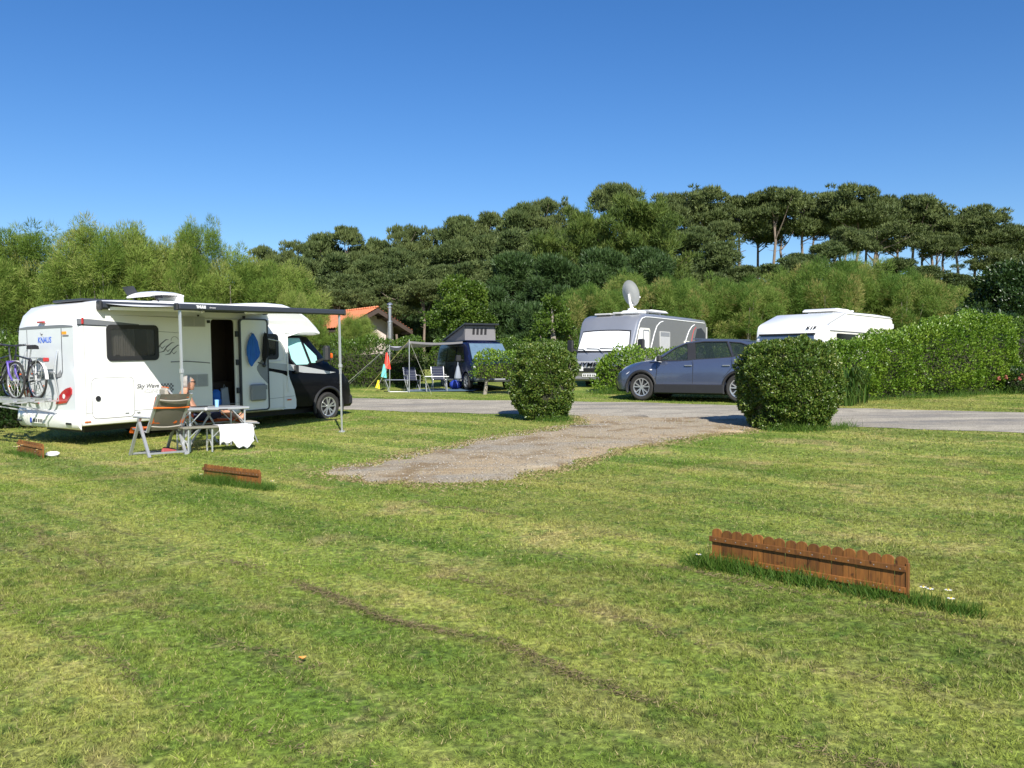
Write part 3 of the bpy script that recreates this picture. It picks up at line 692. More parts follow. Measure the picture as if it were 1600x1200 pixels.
GE = 'pines at the foot of the slope behind the house'; LE = '%s slender trunked pine from the left at the slope foot behind the house'
for i, (px, tp, d, wd) in enumerate([(480, 462, 58, 105), (530, 452, 57, 105), (578, 448, 56, 100), (622, 440, 55, 105), (662, 436, 54, 110), (700, 440, 56, 100), (745, 446, 57, 100)]):
    pine(px, tp, d, wd, [0, 3, 1, 4, 3, 0, 2][i], LE % ORD[i], GE)
GR = 'lower pines below the right skyline'; LR = '%s shorter flat topped pine from the left below the right skyline'
for i, (px, tp, d, wd) in enumerate(sorted([(1322, 354, 74, 95), (1372, 350, 75, 120), (1466, 368, 73, 100), (1548, 386, 71, 100), (1605, 392, 72, 110), (1122, 345, 76, 90)])):
    pine(px, tp, d, wd, [3, 1, 0][i % 3], LR % ORD[i], GR)
GU = 'bushy young pines under the tall pines'; LU = '%s bushy young pine from the left under the tall bare trunks'
for i, (px, tp, d, wd) in enumerate(sorted([(1078, 350, 68, 130), (1122, 372, 66, 125), (1055, 398, 62, 120), (1158, 412, 64, 100), (1206, 408, 64, 100), (1252, 392, 68, 105), (1292, 374, 70, 100), (1322, 404, 68, 100), (1362, 420, 66, 105), (1404, 400, 68, 110), (1446, 412, 66, 110), (1492, 430, 64, 110), (1536, 438, 62, 110), (1582, 432, 62, 120), (1238, 396, 62, 100), (1000, 360, 66, 120), (940, 365, 68, 110)])):
    pine(px, tp, d, wd, 5 + i % 3, LU % ORD[i], GU, 'young_pine')
# undergrowth on the hill
n_ = 42000; x = rng.uniform(-60, 90, n_); y = rng.uniform(44, 112, n_); P = np.stack([x, y, tz(x, y) - .02], 1)
D = rng.normal(size=(n_, 3)) * np.array([.8, .8, .3]) + np.array([0, 0, .9]); D[:, 2] = np.abs(D[:, 2])
kind(tag(obj('undergrowth', blade_mesh('undergrowth', P, D, rng.uniform(.3, 1.0, n_), rng.uniform(.08, .2, n_), rng.random(n_), L_['under'])), 'dark undergrowth on the forest floor below the pines', 'undergrowth'), 'stuff')

# ---- tamarisks: feathery upright plumes
def tam_kind(seed, H=5.4, R0=1.9, npl=125, m='tam', spires=2, dens=210):
    rs = np.random.default_rng(seed); cl = []
    for i in range(npl):
        a = rs.random() * 6.28; q = math.sqrt(rs.random()); x, y = R0 * q * math.cos(a), R0 * q * math.sin(a)
        zt = (H - .45) * (1 - .30 * q ** 3) * (1 - .8 * rs.random() ** 1.7); s = rs.uniform(.26, .54)
        cl.append((x, y, zt, s, s, s * rs.uniform(.9, 1.3)))
    for i in range(spires):
        a = rs.random() * 6.28; q = rs.uniform(0, .7); x, y = R0 * q * math.cos(a), R0 * q * math.sin(a)
        for z in (H * .80, H * .88, H * .96): cl.append((x, y, z, .26, .26, .34))
    cm = crown('crown', cl, dens, (.09, .22), (.007, .012), L_[m], up=.42, out=.75, rnd=.5, shell=.45, blade=True, cw=.72)
    b = MB()
    for i in range(9):
        c = cl[rs.integers(npl)]; b.tube([(rs.normal(0, .2), rs.normal(0, .2), -.3), (c[0] * .5, c[1] * .5, c[2] * .45), (c[0], c[1], c[2])], [.07, .045, .012], 5)
    return cm, b.mesh('trunk', 'barkgrey'), H, 2 * R0 + .6
TAM = [tam_kind(21), tam_kind(22, R0=1.5, spires=3, npl=95), tam_kind(23, R0=2.1, npl=135), tam_kind(24, m='tamdry', H=4.8, R0=1.9, spires=0, npl=120), tam_kind(25, m='tamdry', H=4.8, R0=1.8, spires=1, npl=110)]
def tama(px, top, d, wpx, k, label, group=None):
    t = at(px, top, d); b = G(t.x, t.y); H = t.z - b.z; cm, tm, H0, W0 = TAM[k]
    o = thing('tamarisk', label, 'shrub', b, random.random() * 6.28, group); s = wpx / 1340 * d / W0; o.scale = (s, s, H / H0)
    obj('trunk', tm, o); obj('crown', cm, o); return o
for i, (px, tp, wd, k, lb) in enumerate([
    (-25, 385, 130, 2, 'feathery tamarisk cut off by the left edge of the photo'),
    (35, 352, 110, 1, 'thin sparse tamarisk spire at the far left above the bicycles'),
    (95, 396, 130, 2, 'broad low tamarisk behind the rounded rear roof of the white motorhome'),
    (165, 344, 135, 0, 'tall feathery tamarisk behind the rear roof corner of the white motorhome'),
    (225, 358, 120, 2, 'feathery tamarisk directly behind the open roof hatch of the white motorhome'),
    (272, 378, 110, 0, 'yellow green tamarisk behind the middle of the dark awning'),
    (312, 343, 70, 1, 'narrow tamarisk with one tall dark tuft above the white motorhome roof'),
    (365, 383, 130, 2, 'rounded tamarisk behind the white bulging cab roof'),
    (425, 408, 130, 0, 'rounded tamarisk beside the cab end of the white motorhome'),
    (474, 446, 95, 2, 'low sloping tamarisk behind the black cab and awning end'),
    (556, 491, 80, 0, 'small tamarisk in front of the orange tiled roof')]):
    tama(px, tp, 31.5 + (i % 3) * 1.0 + (2.5 if i == 10 else 0), wd * (1.45 if i < 9 else .95), k, lb)
for i, (px, tp, wd, lb) in enumerate([
    (925, 442, 120, 'tamarisk to the left of the satellite dish behind the silver motorhome'), (985, 424, 120, 'tamarisk straight behind the white satellite dish'),
    (1045, 430, 120, 'tamarisk behind the roof vent of the silver motorhome'), (1105, 428, 120, 'tamarisk behind the rear end of the silver motorhome'),
    (1165, 432, 120, 'tamarisk in the gap between silver motorhome and white caravan'), (1228, 420, 130, 'tamarisk behind the left end of the white caravan'),
    (1290, 402, 130, 'brownish flowering tamarisk behind the caravan roof hatch'), (1350, 400, 130, 'tallest brown flecked tamarisk behind the rear of the white caravan'),
    (1412, 420, 125, 'tamarisk behind the highest part of the right hedge'), (1470, 442, 110, 'low tamarisk beside the dark broadleaf tree at right')]):
    tama(px, tp, 40 + (i % 2) * 1.5, wd * 1.15, 3 + i % 2, lb)

# ---- other trees of the middle distance
def clump_tree(name, label, px, top, d, wpx, lkey, nc, L, W, dens, seed, low=.15, cat='tree', cone=0, blade=False, up=.4, sz=(.12, .2), trunk='bark', nb=7):
    rs = np.random.default_rng(seed); t = at(px, top, d); b = G(t.x, t.y); H = t.z - b.z; Wd = wpx / 1340 * d; R0 = Wd / 2
    o = thing(name, label, cat, b); cl = []
    for i in range(nc):
        a = rs.random() * 6.28; q = math.sqrt(rs.random()); zz = rs.random()
        rad = R0 * ((1 - zz) ** .85 * .95 + .05 if cone else (1 - (2 * abs(zz - .42)) ** 2.4 * .55)) * .86
        s = Wd * rs.uniform(*sz); z = H * low + zz * (H * (1 - low) - s * .6)
        cl.append((rad * q * math.cos(a), rad * q * math.sin(a), z, s, s, s * (1.5 if cone else .75)))
    obj('crown', crown('crown', cl, dens, L, W, L_[lkey], up=up, out=.7, rnd=.6, shell=.45, blade=blade), o)
    tb = MB(); tb.tube([(0, 0, -.4), (.1, .05, H * .4), (0, 0, H * .85)], [.16, .11, .03], 7)
    for i in range(nb):
        c = cl[rs.integers(nc)]; tb.tube([(0, 0, H * .15 + .3 * i * .3), (c[0] * .5, c[1] * .5, c[2] * .7), c[:3]], [.07, .045, .015], 5)
    tb.build('trunk', trunk, o); return o
clump_tree('broadleaf_tree', 'bright green broadleaf tree between the tiled house and the dark conifers', 722, 432, 42, 118, 'broad', 46, (.08, .16), (.032, .055), 130, 51, low=.3, trunk='barkgrey')
clump_tree('broadleaf_tree', 'bright green broadleaf shrub left of the silver motorhome windscreen', 862, 462, 36, 82, 'broad', 34, (.08, .15), (.03, .05), 140, 52, low=.05, cat='shrub', trunk='barkgrey')
def cypress(label, px, top, d, wpx, seed, nbr=34):
    """upswept feathery branches, each carrying thinning sprays towards its tip"""
    rs = np.random.default_rng(seed); t = at(px, top, d); b = G(t.x, t.y); H = t.z - b.z; R0 = wpx / 1340 * d / 2
    o = thing('cypress_tree', label, 'tree', b); cl = []; tb = MB(); tb.tube([(0, 0, -.4), (.1, 0, H * .5), (0, .05, H * .93)], [.22, .14, .02], 7)
    for i in range(nbr):
        z0 = H * (.08 + .80 * i / nbr); a = i * 2.4 + rs.uniform(-.4, .4); ln = R0 * (1.15 - .85 * (z0 / H) ** 1.3) * rs.uniform(.65, 1.15); rise = ln * rs.uniform(.35, .75)
        p0 = np.array([0, 0, z0]); p1 = np.array([ln * math.cos(a), ln * math.sin(a), z0 + rise]); p1[2] = min(p1[2], H * 1.0)
        tb.tube([p0, (p0 + p1) / 2 - np.array([0, 0, rise * .12]), p1], [.06, .035, .008], 5)
        for k in range(7):
            f = .25 + .75 * k / 6; c = p0 + (p1 - p0) * f - np.array([0, 0, rise * .25 * math.sin(math.pi * f)]); s = R0 * (.30 - .20 * f) * rs.uniform(.8, 1.2)
            cl.append((c[0] + rs.normal(0, .12), c[1] + rs.normal(0, .12), c[2] + rs.normal(0, .1), s, s, s * .62))
    for k in range(4): cl.append((0, 0, H * (.86 + .04 * k), .32 - .06 * k, .32 - .06 * k, .5))
    c_ = np.array(cl); obj('crown', crown('crown', cl, 70, (.16, .42), (.018, .034), L_['cyp'], up=.75, out=.6, rnd=.5, shell=.3, blade=True), o); tb.build('trunk', 'bark', o); return o
cypress('pale green cypress with upswept feathery branches in the centre', 1003, 300, 54, 190, 53, 44)
cypress('shorter pale cypress with bare leader left of the tall upswept cypress', 920, 318, 55, 150, 54, 36)
cypress('low spreading cypress with brown tips above the dark conifers', 862, 358, 56, 150, 55, 26)
for i, (px, tp, d, wd, lb) in enumerate([(800, 398, 47, 120, 'dark conifer to the right of the bright broadleaf tree'), (868, 400, 45, 120, 'dark conifer left of the satellite dish, below the cypresses'),
                                        (940, 392, 47, 130, 'dark conifer behind the tamarisk left of the satellite dish'), (1010, 388, 48, 120, 'dark conifer under the tall upswept cypress'), (648, 470, 60, 110, 'dark conifer added for the forest shade behind the steel flue pipe'), (700, 462, 58, 110, 'dark conifer added for the forest shade left of the bright broadleaf tree'), (596, 478, 62, 100, 'dark conifer added for the forest shade behind the ridge of the tiled house'), (775, 452, 43, 90, 'low dark conifer above the blue van roof'), (835, 470, 40, 90, 'low dark conifer above the hedge right of the blue van')]):  # the three by the house and flue are added as dark stand-ins for forest shade
    clump_tree('dark_conifer', lb, px, tp, d, wd, 'dark', 70, (.12, .26), (.022, .04), 150, 60 + i, low=.04, blade=True, up=.6, sz=(.11, .19))
clump_tree('broadleaf_tree', 'dark glossy broadleaf tree at the right edge above the hedge', 1580, 412, 36, 150, 'broaddark', 70, (.09, .18), (.035, .06), 100, 71, low=.1)
clump_tree('broadleaf_tree', 'dark broadleaf tree at the right edge, lower and nearer than the glossy one', 1545, 478, 31, 110, 'broaddark', 44, (.1, .2), (.04, .07), 60, 72, low=.1, cat='shrub')

# ---- clipped hedges: a leafy skin round a twiggy core
def hedge(name, label, path, half, hts, lkey, dens, L, W, z0=0., p=.42, rough=.22, group=None, seed=0, cat='hedge', trunks=0, endr=.5):
    S = 60; A = lerp_poly(path, S); hw = np.interp(np.linspace(0, 1, S), np.linspace(0, 1, len(half)), half); hh = np.interp(np.linspace(0, 1, S), np.linspace(0, 1, len(hts)), hts)
    T = np.gradient(A, axis=0); T /= np.linalg.norm(T, axis=1, keepdims=True); Nn = np.stack([T[:, 1], -T[:, 0]], 1)
    length = np.linalg.norm(np.diff(A, axis=0), axis=1).sum()
    o = thing(name, label, cat, G(*A[S // 2]), 0, group); O = np.array(o.location)
    th = np.linspace(0, np.pi, 61); cy = np.sign(np.cos(th)) * np.abs(np.cos(th)) ** p; cz = np.sin(th) ** p
    hm, wm = hh.mean(), hw.mean(); arc = np.r_[0, np.cumsum(np.hypot(np.diff(cy * wm), np.diff(cz * hm)))]
    def surf(s, a, sc=1.0):
        """s in 0..1 along, a arc 0..1 round, with rounded ends"""
        t = np.interp(a * arc[-1], arc, th); q = np.clip(s * (S - 1), 0, S - 1); i = np.floor(q).astype(int).clip(0, S - 2); f = (q - i)[:, None]
        c = A[i] * (1 - f) + A[i + 1] * f; nn_ = Nn[i] * (1 - f) + Nn[i + 1] * f
        w_ = np.interp(s, np.linspace(0, 1, S), hw); h_ = np.interp(s, np.linspace(0, 1, S), hh)
        e = np.minimum(s, 1 - s) * length; rd = np.clip(e / (endr * w_), 0, 1); rd = np.sqrt(1 - (1 - rd) ** 2)      # ends rounded in
        y_ = np.sign(np.cos(t)) * np.abs(np.cos(t)) ** p * w_ * (.2 + .8 * rd); z_ = np.sin(t) ** p * h_ * (.45 + .55 * rd)
        bul = 1 - .10 * np.clip(1 - z_ / (h_ * .35), 0, 1)
        Pn = np.c_[c + nn_ * (y_ * bul * sc)[:, None], z0 + z_ * sc]
        nrm = unit(np.c_[nn_ * np.cos(t)[:, None], np.sin(t) * .9] + np.c_[-T[i] * (rd < .98)[:, None] * np.where(s < .5, 1, -1)[:, None] * (1 - rd)[:, None] * 1.2, np.zeros(len(s))])
        Pn[:, 2] += tz(Pn[:, 0], Pn[:, 1]); return Pn, nrm
    n = int(length * arc[-1] * dens * 1.7); s = rng.random(n); a = rng.random(n); Pn, nr = surf(s, a)
    d = (vnoise(Pn * 1.5, 71 + seed) - .5) * 1.4 + (vnoise(Pn * 5, 72 + seed) - .5) * .9
    depth = rng.random(n) ** 1.5 * -.24
    Pn = Pn + nr * (d * rough + depth)[:, None]; k = vnoise(Pn * 3.2, 73 + seed) > .10; Pn, nr = Pn[k], nr[k]; n = len(Pn)
    Pn[:, 2] = np.maximum(Pn[:, 2], tz(Pn[:, 0], Pn[:, 1]) + .02 + z0 * .8)
    D = nr * .75 + np.array([0, 0, .35]) + rdir(n) * .75
    var = np.clip(.5 * vnoise(Pn * 2.1, 74 + seed) + .5 * rng.random(n) + rng.normal(0, .06, n), 0, 1)
    obj('foliage', leaf_mesh('foliage', Pn - O, D, rng.uniform(*L, n), rng.uniform(*W, n), var, L_[lkey]), o)
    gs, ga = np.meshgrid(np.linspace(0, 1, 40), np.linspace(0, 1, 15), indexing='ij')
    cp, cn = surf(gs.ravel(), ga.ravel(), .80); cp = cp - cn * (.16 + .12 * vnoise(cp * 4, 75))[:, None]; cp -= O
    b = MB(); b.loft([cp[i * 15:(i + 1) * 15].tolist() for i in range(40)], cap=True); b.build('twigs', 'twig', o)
    for i in range(trunks):
        q = A[int((i + .5) / trunks * (S - 1))]; g0 = G(q[0], q[1], -.1) - o.location
        MB().tube([g0, g0 + Vector((.05, 0, .4)), g0 + Vector((.1, .05, .9))], [.07, .055, .04], 7).build('trunk', 'barkgrey', o)
    return o
hedge('clipped_hedge', 'long dark clipped hedge behind the grey canopy and camping chairs', [(-9, 31.6), (-5.9, 31.9), (-3.3, 32.3)], [.6], [1.75, 1.8, 1.75], 'hedgeback', 330, (.05, .1), (.02, .034))
hedge('clipped_hedge', 'clipped hedge behind the blue van, topped by the dark conifers', [(-3.4, 35.6), (-.5, 35.4), (3, 34.2)], [.6], [1.75, 1.55, 1.4], 'hedgeback', 260, (.05, .1), (.02, .034), seed=1)
hedge('clipped_hedge', 'low clipped hedge on short trunks in front of the blue van', [(-1.25, 27.3), (-.2, 27.1), (1.9, 26.6)], [.42, .5, .55], [.80, .85, .85], 'hedge', 420, (.045, .09), (.018, .03), z0=.52, seed=2, trunks=4, p=.6)
hedge('hedge_clump', 'loose leafy hedge clump in front of the grille of the silver motorhome', [(2.75, 27.6), (3.5, 27.2), (4.1, 27.0)], [.45, .6, .5], [1.1, 1.35, 1.2], 'hedge', 420, (.06, .12), (.022, .036), seed=3, rough=.42, p=.6)
hedge('clipped_hedge', 'low clipped hedge strip behind the bonnet of the blue grey car', [(4.0, 27.6), (5.4, 27.6), (8.0, 27.2)], [.4], [1.3, 1.35, 1.3], 'hedge', 320, (.05, .09), (.02, .03), seed=4)
hedge('clipped_hedge', 'large bright green rounded hedge on the right in front of the caravan', [(8.3, 22.75), (9.6, 23.35), (11.5, 24.1), (14.5, 25.1)], [.5, .6, .8, .95], [1.5, 1.58, 1.85, 2.15, 2.30, 2.28], 'hedge', 800, (.042, .08), (.018, .03), seed=5, rough=.34, endr=1.1)
hedge('clipped_hedge', 'darker hedge at the right edge beside the large bright green hedge', [(14.9, 26.4), (17, 27.0), (21, 27.6)], [.9], [2.0, 2.3, 2.4], 'hedgeback', 330, (.05, .1), (.02, .036), seed=6, rough=.35)
hedge('low_shrub', 'low dark leaved shrub behind the bicycles at the left edge', [(-13.2, 19.6), (-11.7, 19.3), (-10.5, 19.6)], [.55], [.62, .72, .6], 'broaddark', 420, (.06, .12), (.03, .05), seed=7, rough=.3, cat='shrub')
hedge('tall_hedge', 'tall dark hedge at the far left behind the bicycles', [(-26, 27), (-19, 26.2), (-13.5, 27.6)], [.9], [2.2, 2.0, 1.9], 'hedgeback', 200, (.06, .12), (.025, .04), seed=8, rough=.4)

# ---- the two clipped bushes by the drive
def round_bush(label, x, y, R0, H, seed, n, flat=.6):
    o = thing('clipped_bush', label, 'bush', G(x, y)); O = np.array(o.location)
    zz = np.array([0, .08, .25, .5, .75, .9, .97, 1.0]); rad = np.array([.64, .75, .92, 1.0, .92, .70, .44, .0])
    zz2 = np.linspace(0, 1, 200); r2 = np.interp(zz2, zz, rad); seg = np.r_[0, np.cumsum(np.hypot(np.diff(zz2 * H), np.diff(r2 * R0)) * (r2[1:] + r2[:-1]))]
    u = rng.random(n) * seg[-1]; z = np.interp(u, seg, zz2); r = np.interp(z, zz2, r2); a = rng.random(n) * 2 * np.pi
    dr = np.gradient(r2 * R0, zz2 * H); sl_ = np.interp(z, zz2, dr); nr = unit(np.c_[np.cos(a), np.sin(a), -np.clip(sl_, -6, 2)])
    Pn = np.c_[r * R0 * np.cos(a), r * R0 * np.sin(a), z * H]
    d = (vnoise(Pn * 2.6 + seed, 81) - .5) * .26 + (vnoise(Pn * 8 + seed, 82) - .5) * .18 - rng.random(n) ** 2 * .15
    Pn = Pn + nr * d[:, None]; k = vnoise(Pn * 6 + seed, 83) > .22 ; Pn, nr = Pn[k], nr[k]; m_ = len(Pn); Pn[:, 2] = np.maximum(Pn[:, 2], .03)
    D = nr * .6 + np.array([0, 0, .45]) + rdir(m_) * .8
    var = np.clip(.35 * vnoise(Pn * 4, 84 + seed) + .6 * rng.random(m_) ** 1.5 + rng.normal(0, .1, m_) + .08, 0, 1)
    obj('foliage', leaf_mesh('foliage', Pn, D, rng.uniform(.035, .068, m_), rng.uniform(.012, .021, m_), var, L_['bush'], .3), o)
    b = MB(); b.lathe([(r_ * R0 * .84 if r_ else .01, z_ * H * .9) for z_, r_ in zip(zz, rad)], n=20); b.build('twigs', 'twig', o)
    t = MB()
    for i in range(30):
        a = random.random() * 6.28; q = random.uniform(.3, .62) * R0; c, s = math.cos(a), math.sin(a)
        t.tube([(c * q * .5, s * q * .5, -.03), (c * q * 1.3, s * q * 1.3, H * .25), (c * R0 * .93, s * R0 * .93, H * random.uniform(.35, .8))], [.018, .012, .004], 5)
    t.build('stems', 'barkgrey', o); return o
round_bush('larger clipped round bush with glossy leaves beside the blue grey car', 5.33, 16.45, .95, 1.70, 1, 46000)
round_bush('smaller clipped round bush between the gravel drive and the white motorhome', .72, 19.1, .73, 1.64, 2, 32000)

# ---- strap leaved clump, flowering shrub
def strap(name, label, x, y, n, h, sp, lkey, cat, w=(.012, .022)):
    o = thing(name, label, cat, G(x, y)); P = []; 
    co = []; 
    for i in range(n):
        a = random.random() * 6.28; q = random.random() * sp; b0 = Vector((math.cos(a) * q, math.sin(a) * q, -.02)); hh = h * random.uniform(.6, 1.05); out = random.uniform(.15, .75) * hh
        a2 = a + random.uniform(-.7, .7); dv = Vector((math.cos(a2), math.sin(a2), 0)); sd = Vector((-dv.y, dv.x, 0)) * random.uniform(*w)
        pts = [b0, b0 + dv * out * .2 + Vector((0, 0, hh * .55)), b0 + dv * out * .6 + Vector((0, 0, hh * .92)), b0 + dv * out * 1.15 + Vector((0, 0, hh * random.uniform(.55, .95)))]
        co.append([pts[0] - sd, pts[0] + sd, pts[1] + sd, pts[1] - sd, pts[2] + sd * .8, pts[2] - sd * .8, pts[3] + sd * .1, pts[3] - sd * .1])
    me = np_mesh('leaves', np.array([[list(p) for p in c] for c in co]), 8, [(0, 1, 2, 3), (3, 2, 4, 5), (5, 4, 6, 7)], rng.random(n), L_[lkey])
    obj('leaves', me, o); return o
strap('iris_clump', 'clump of arching strap leaves between the larger round bush and the right hedge', 8.55, 21.9, 240, 1.0, .5, 'iris', 'plant')
strap('daylily_clump', 'low yellowish strap leaf clump at the foot of the taller strap leaves', 8.2, 21.2, 130, .5, .35, 'iris', 'plant')
fl = hedge('flowering_shrub', 'small rose shrub with pink red blooms under the darker right hedge', [(13.8, 24.0), (14.6, 24.3), (16, 24.6)], [.35], [.65, .8, .7], 'broaddark', 420, (.05, .1), (.02, .035), seed=9, rough=.3, cat='shrub')
for px, py in ((1560, 592), (1573, 590), (1591, 592), (1597, 588)):
    p = at(px, py, 23.85) - fl.location
    b = MB()
    for i in range(7): b.ball((p.x + random.uniform(-.05, .05), p.y + random.uniform(-.05, .05), p.z + random.uniform(-.04, .05)), .028, n=6, m=4)
    b.build('bloom', 'flower', fl)
# tufts at the foot of bushes and hedges
def tuft_band(name, label, path, n, L, spread, W=(.003, .006), lk='grasslong', cat='grass'):
    ti = rng.integers(0, 400, n * 2); q = lerp_poly(path, 400)[ti]; cl_ = vnoise(np.c_[ti / 400 * 9, ti * 0., ti * 0.], n) * .75 + vnoise(np.c_[q * 14, ti * 0.], 5) * .5; ok = rng.random(len(ti)) < cl_; q = q[ok][:n]; cl_ = cl_[ok][:n]; n = len(q); q = q + rng.normal(0, spread, (n, 2)) * (.5 + cl_[:, None]); P = np.c_[q, tz(q[:, 0], q[:, 1]) - .005]
    D = rng.normal(size=(n, 3)) * np.array([.55, .55, .1]) + np.array([0, 0, 1.]); D[:, 2] = np.abs(D[:, 2])
    return kind(tag(obj(name, blade_mesh(name, P, D, rng.uniform(*L, n) * (.45 + .85 * cl_), rng.uniform(*W, n), rng.random(n), L_[lk])), label, cat), 'stuff')
tuft_band('long_grass', 'long grass left unmown at the foot of the larger round bush', [(4.75, 15.8), (5.4, 15.65), (6.1, 15.9), (6.4, 16.4)], 900, (.08, .22), .10)
tuft_band('long_grass', 'long grass left unmown at the foot of the smaller round bush', [(.5, 18.5), (.9, 18.45), (1.3, 18.6)], 400, (.08, .2), .09)
tuft_band('long_grass', 'long grass in front of the silver motorhome grille', [(2.7, 26.6), (3.6, 26.4), (4.2, 26.3)], 900, (.1, .35), .15)
tuft_band('long_grass', 'long grass along the foot of the large right hedge', [(9.3, 22.6), (11, 23.1), (14, 24.1), (16, 24.6)], 2600, (.08, .28), .16)
tuft_band('long_grass', 'long grass along the foot of the hedge behind the grey canopy', [(-8, 31.0), (-3.3, 31.6)], 1200, (.08, .25), .15)
# ---------------------------------------------------------------- house
def house():
    o = thing('tiled_house', 'small pinkish house with orange tiled gable roof half hidden by a tamarisk', 'house', G(-8.2, 49.5), R(0))
    # gable wall faces the camera's right; ridge runs to the left and away
    gx = Vector((.80, .60, 0)).normalized(); bk = Vector((-.60, .80, 0)); up = Vector((0, 0, 1))     # along the gable / along the ridge, away
    def Q(u, d, z): return tuple(gx * u + bk * d + up * z)
    hw = 1.75; ez = 2.35; rz = 3.30; Ln = 6.5
    wall = [(-hw + .5, -.5), (hw - .2, -.5), (hw - .2, ez + .1), (0, rz - .15), (-hw + .5, ez + .25)]
    b = MB(); b.plate(wall, [], lambda u, v, d: Q(u, d, v), 0, .25); b.plate([(-.5, 0), (Ln, 0)] and [(0, -.5), (Ln, -.5), (Ln, ez), (0, ez)], [], lambda u, v, d: Q(-hw + .5 + d, u, v), 0, .25)
    b.build('wall', 'wall', o)
    for s in (-1, 1):
        e = MB(); tilt = (rz - ez) / hw; n_r = 12; n_c = 22; secs = []
        for i in range(n_r * 4 + 1):
            t = i / (n_r * 4); u = t * (hw + .5); step = .03 * (1 - (i % 4) / 4); row = []
            for k in range(n_c * 4 + 1):
                d = -1.0 + (Ln + 1.5) * k / (n_c * 4); row.append(Q(s * u, d, rz - u * tilt + .10 + step + .05 * abs(math.sin(math.pi * k / 4))))
            secs.append(row)
        e.loft(secs); e.build('roof', 'tile', o, 25)
        u1 = hw + .5
        b = MB()
        b.plate([(0, rz + .06), (u1, rz - u1 * tilt + .06), (u1, rz - u1 * tilt - .18), (0, rz - .2)], [], lambda u, v, d: Q(s * u, -1.04 + d, v), 0, .06)
        b.plate([(0, rz - .02), (u1, rz - u1 * tilt - .02), (u1, rz - u1 * tilt - .08), (0, rz - .08)], [], lambda u, v, d: Q(s * u, d, v), -.98, Ln + .4)
        for q in (.5, 1.3, 2.1): b.bar(Q(s * q, -.95, rz - q * tilt - .16), Q(s * q, .1, rz - q * tilt - .16), .1, .12)
        b.build('eaves', 'wooddark', o)
    c = MB(); [c.ball(Q(0, -.9 + .3 * i, rz + .13), .12, .2, .08, 6, 4) for i in range(25)]; c.build('ridge_tiles', 'tile', o)
    ch = MB(); p = Q(.60, -1.3, 0)
    ch.lathe([(.15, 0), (.15, 2.55), (.17, 2.56), (.17, 2.62), (.10, 2.66), (.10, 3.35), (.13, 3.37), (.13, 3.45)], p, n=14); ch.lathe([(.08, 3.45), (.08, 3.55), (.17, 3.56), (.13, 3.64), (.02, 3.70)], p, n=14)
    ch.build('flue_pipe', 'steel', o)
house()

# ---------------------------------------------------------------- vehicle helpers
def wheel(root, x, y, z, r, wd, side, spokes=5, rimr=.68, double=True, dark='blackpl', face='alloy'):
    """tyre with a spoked rim; side = +1 or -1: where the visible face points along y"""
    t = MB(); ri = r * rimr; h = wd / 2
    t.lathe([(ri * .98, -h * .85), (r * .88, -h), (r * .97, -h * .82), (r, -h * .55), (r, h * .55), (r * .97, h * .82), (r * .88, h), (ri * .98, h * .85)], axis='y', n=36, cap=False)
    t.lathe([(ri * .99, -h * .8), (ri * .99, h * .8)], axis='y', n=30, cap=False)
    w = t.build('wheel', 'tyre', root, loc=(x, y, z))
    d = MB(); d.lathe([(.01, 0), (ri * .97, 0), (ri * .97, .01), (.01, .01)], (0, side * h * .35, 0), axis='y', n=24); d.build('rim_backing', dark, w)  # dark backing disc added behind the spokes, filling the rim
    b = MB(); f = side * h * .88
    b.lathe([(ri * .86, f - side * .03), (ri * .9, f), (ri * .99, f + side * .004), (ri * 1.0, f - side * .03)], axis='y', n=36, cap=False)
    b.lathe([(.01, f - side * .035), (ri * .25, f - side * .035), (ri * .22, f - side * .004), (.01, f - side * .004)], axis='y', n=16)
    for k in range(spokes):
        for q in ((-.16, .16) if double else (0,)):
            a = 2 * math.pi * k / spokes + .3; a0 = a + q * .6; a1 = a + q * 1.5
            b.bar((math.cos(a0) * ri * .16, f - side * .02, math.sin(a0) * ri * .16), (math.cos(a1) * ri * .92, f - side * .008, math.sin(a1) * ri * .92), ri * (.13 if double else .2), .025, up=(0, 1, 0))
    b.build('rim', face, w); return w
def normals2(P):
    P = np.array(P, float); T = np.roll(P, -1, 0) - np.roll(P, 1, 0); n = np.stack([-T[:, 1], T[:, 0]], 1); n /= np.linalg.norm(n, axis=1, keepdims=True)
    area = np.sum(P[:, 0] * np.roll(P[:, 1], -1) - np.roll(P[:, 0], -1) * P[:, 1])
    return n * (1 if area < 0 else -1)
def refine(P, n=3):
    """round a closed outline a little by corner cutting"""
    P = [Vector((p[0], p[1])) for p in P]; out = []
    for i in range(len(P)):
        a, b = P[i], P[(i + 1) % len(P)]; out += [a.lerp(b, .2), a.lerp(b, .8)]
    return [tuple(p) for p in out]
def skin(prof, Wf, r):
    n = normals2(prof); secs = []
    for (x, z), nn in zip(prof, n):
        W = Wf(x); row = []
        for y, off in ((-W, -r), (-W + .3 * r, -.3 * r), (-W + r, 0), (-W * .4, 0), (W * .4, 0), (W - r, 0), (W - .3 * r, -.3 * r), (W, -r)):
            row.append((x + nn[0] * off, y, z + nn[1] * off))
        secs.append(row)
    b = MB(); b.loft(secs + [secs[0]]); return b, [(x - nn[0] * r, z - nn[1] * r) for (x, z), nn in zip(prof, n)]
RXY = frame3
def side_text(s, size, m, root, X, z, y, shear=0, bold=0, name='lettering', sx=1): return text(s, size, m, root, name, frame3((X, y, z), (1, 0, 0), (0, 0, 1)), shear, bold, sx)
def rear_text(s, size, m, root, Y, z, x=-.004, **k): return text(s, size, m, root, 'lettering', frame3((x, Y, z), (0, -1, 0), (0, 0, 1)), **k)

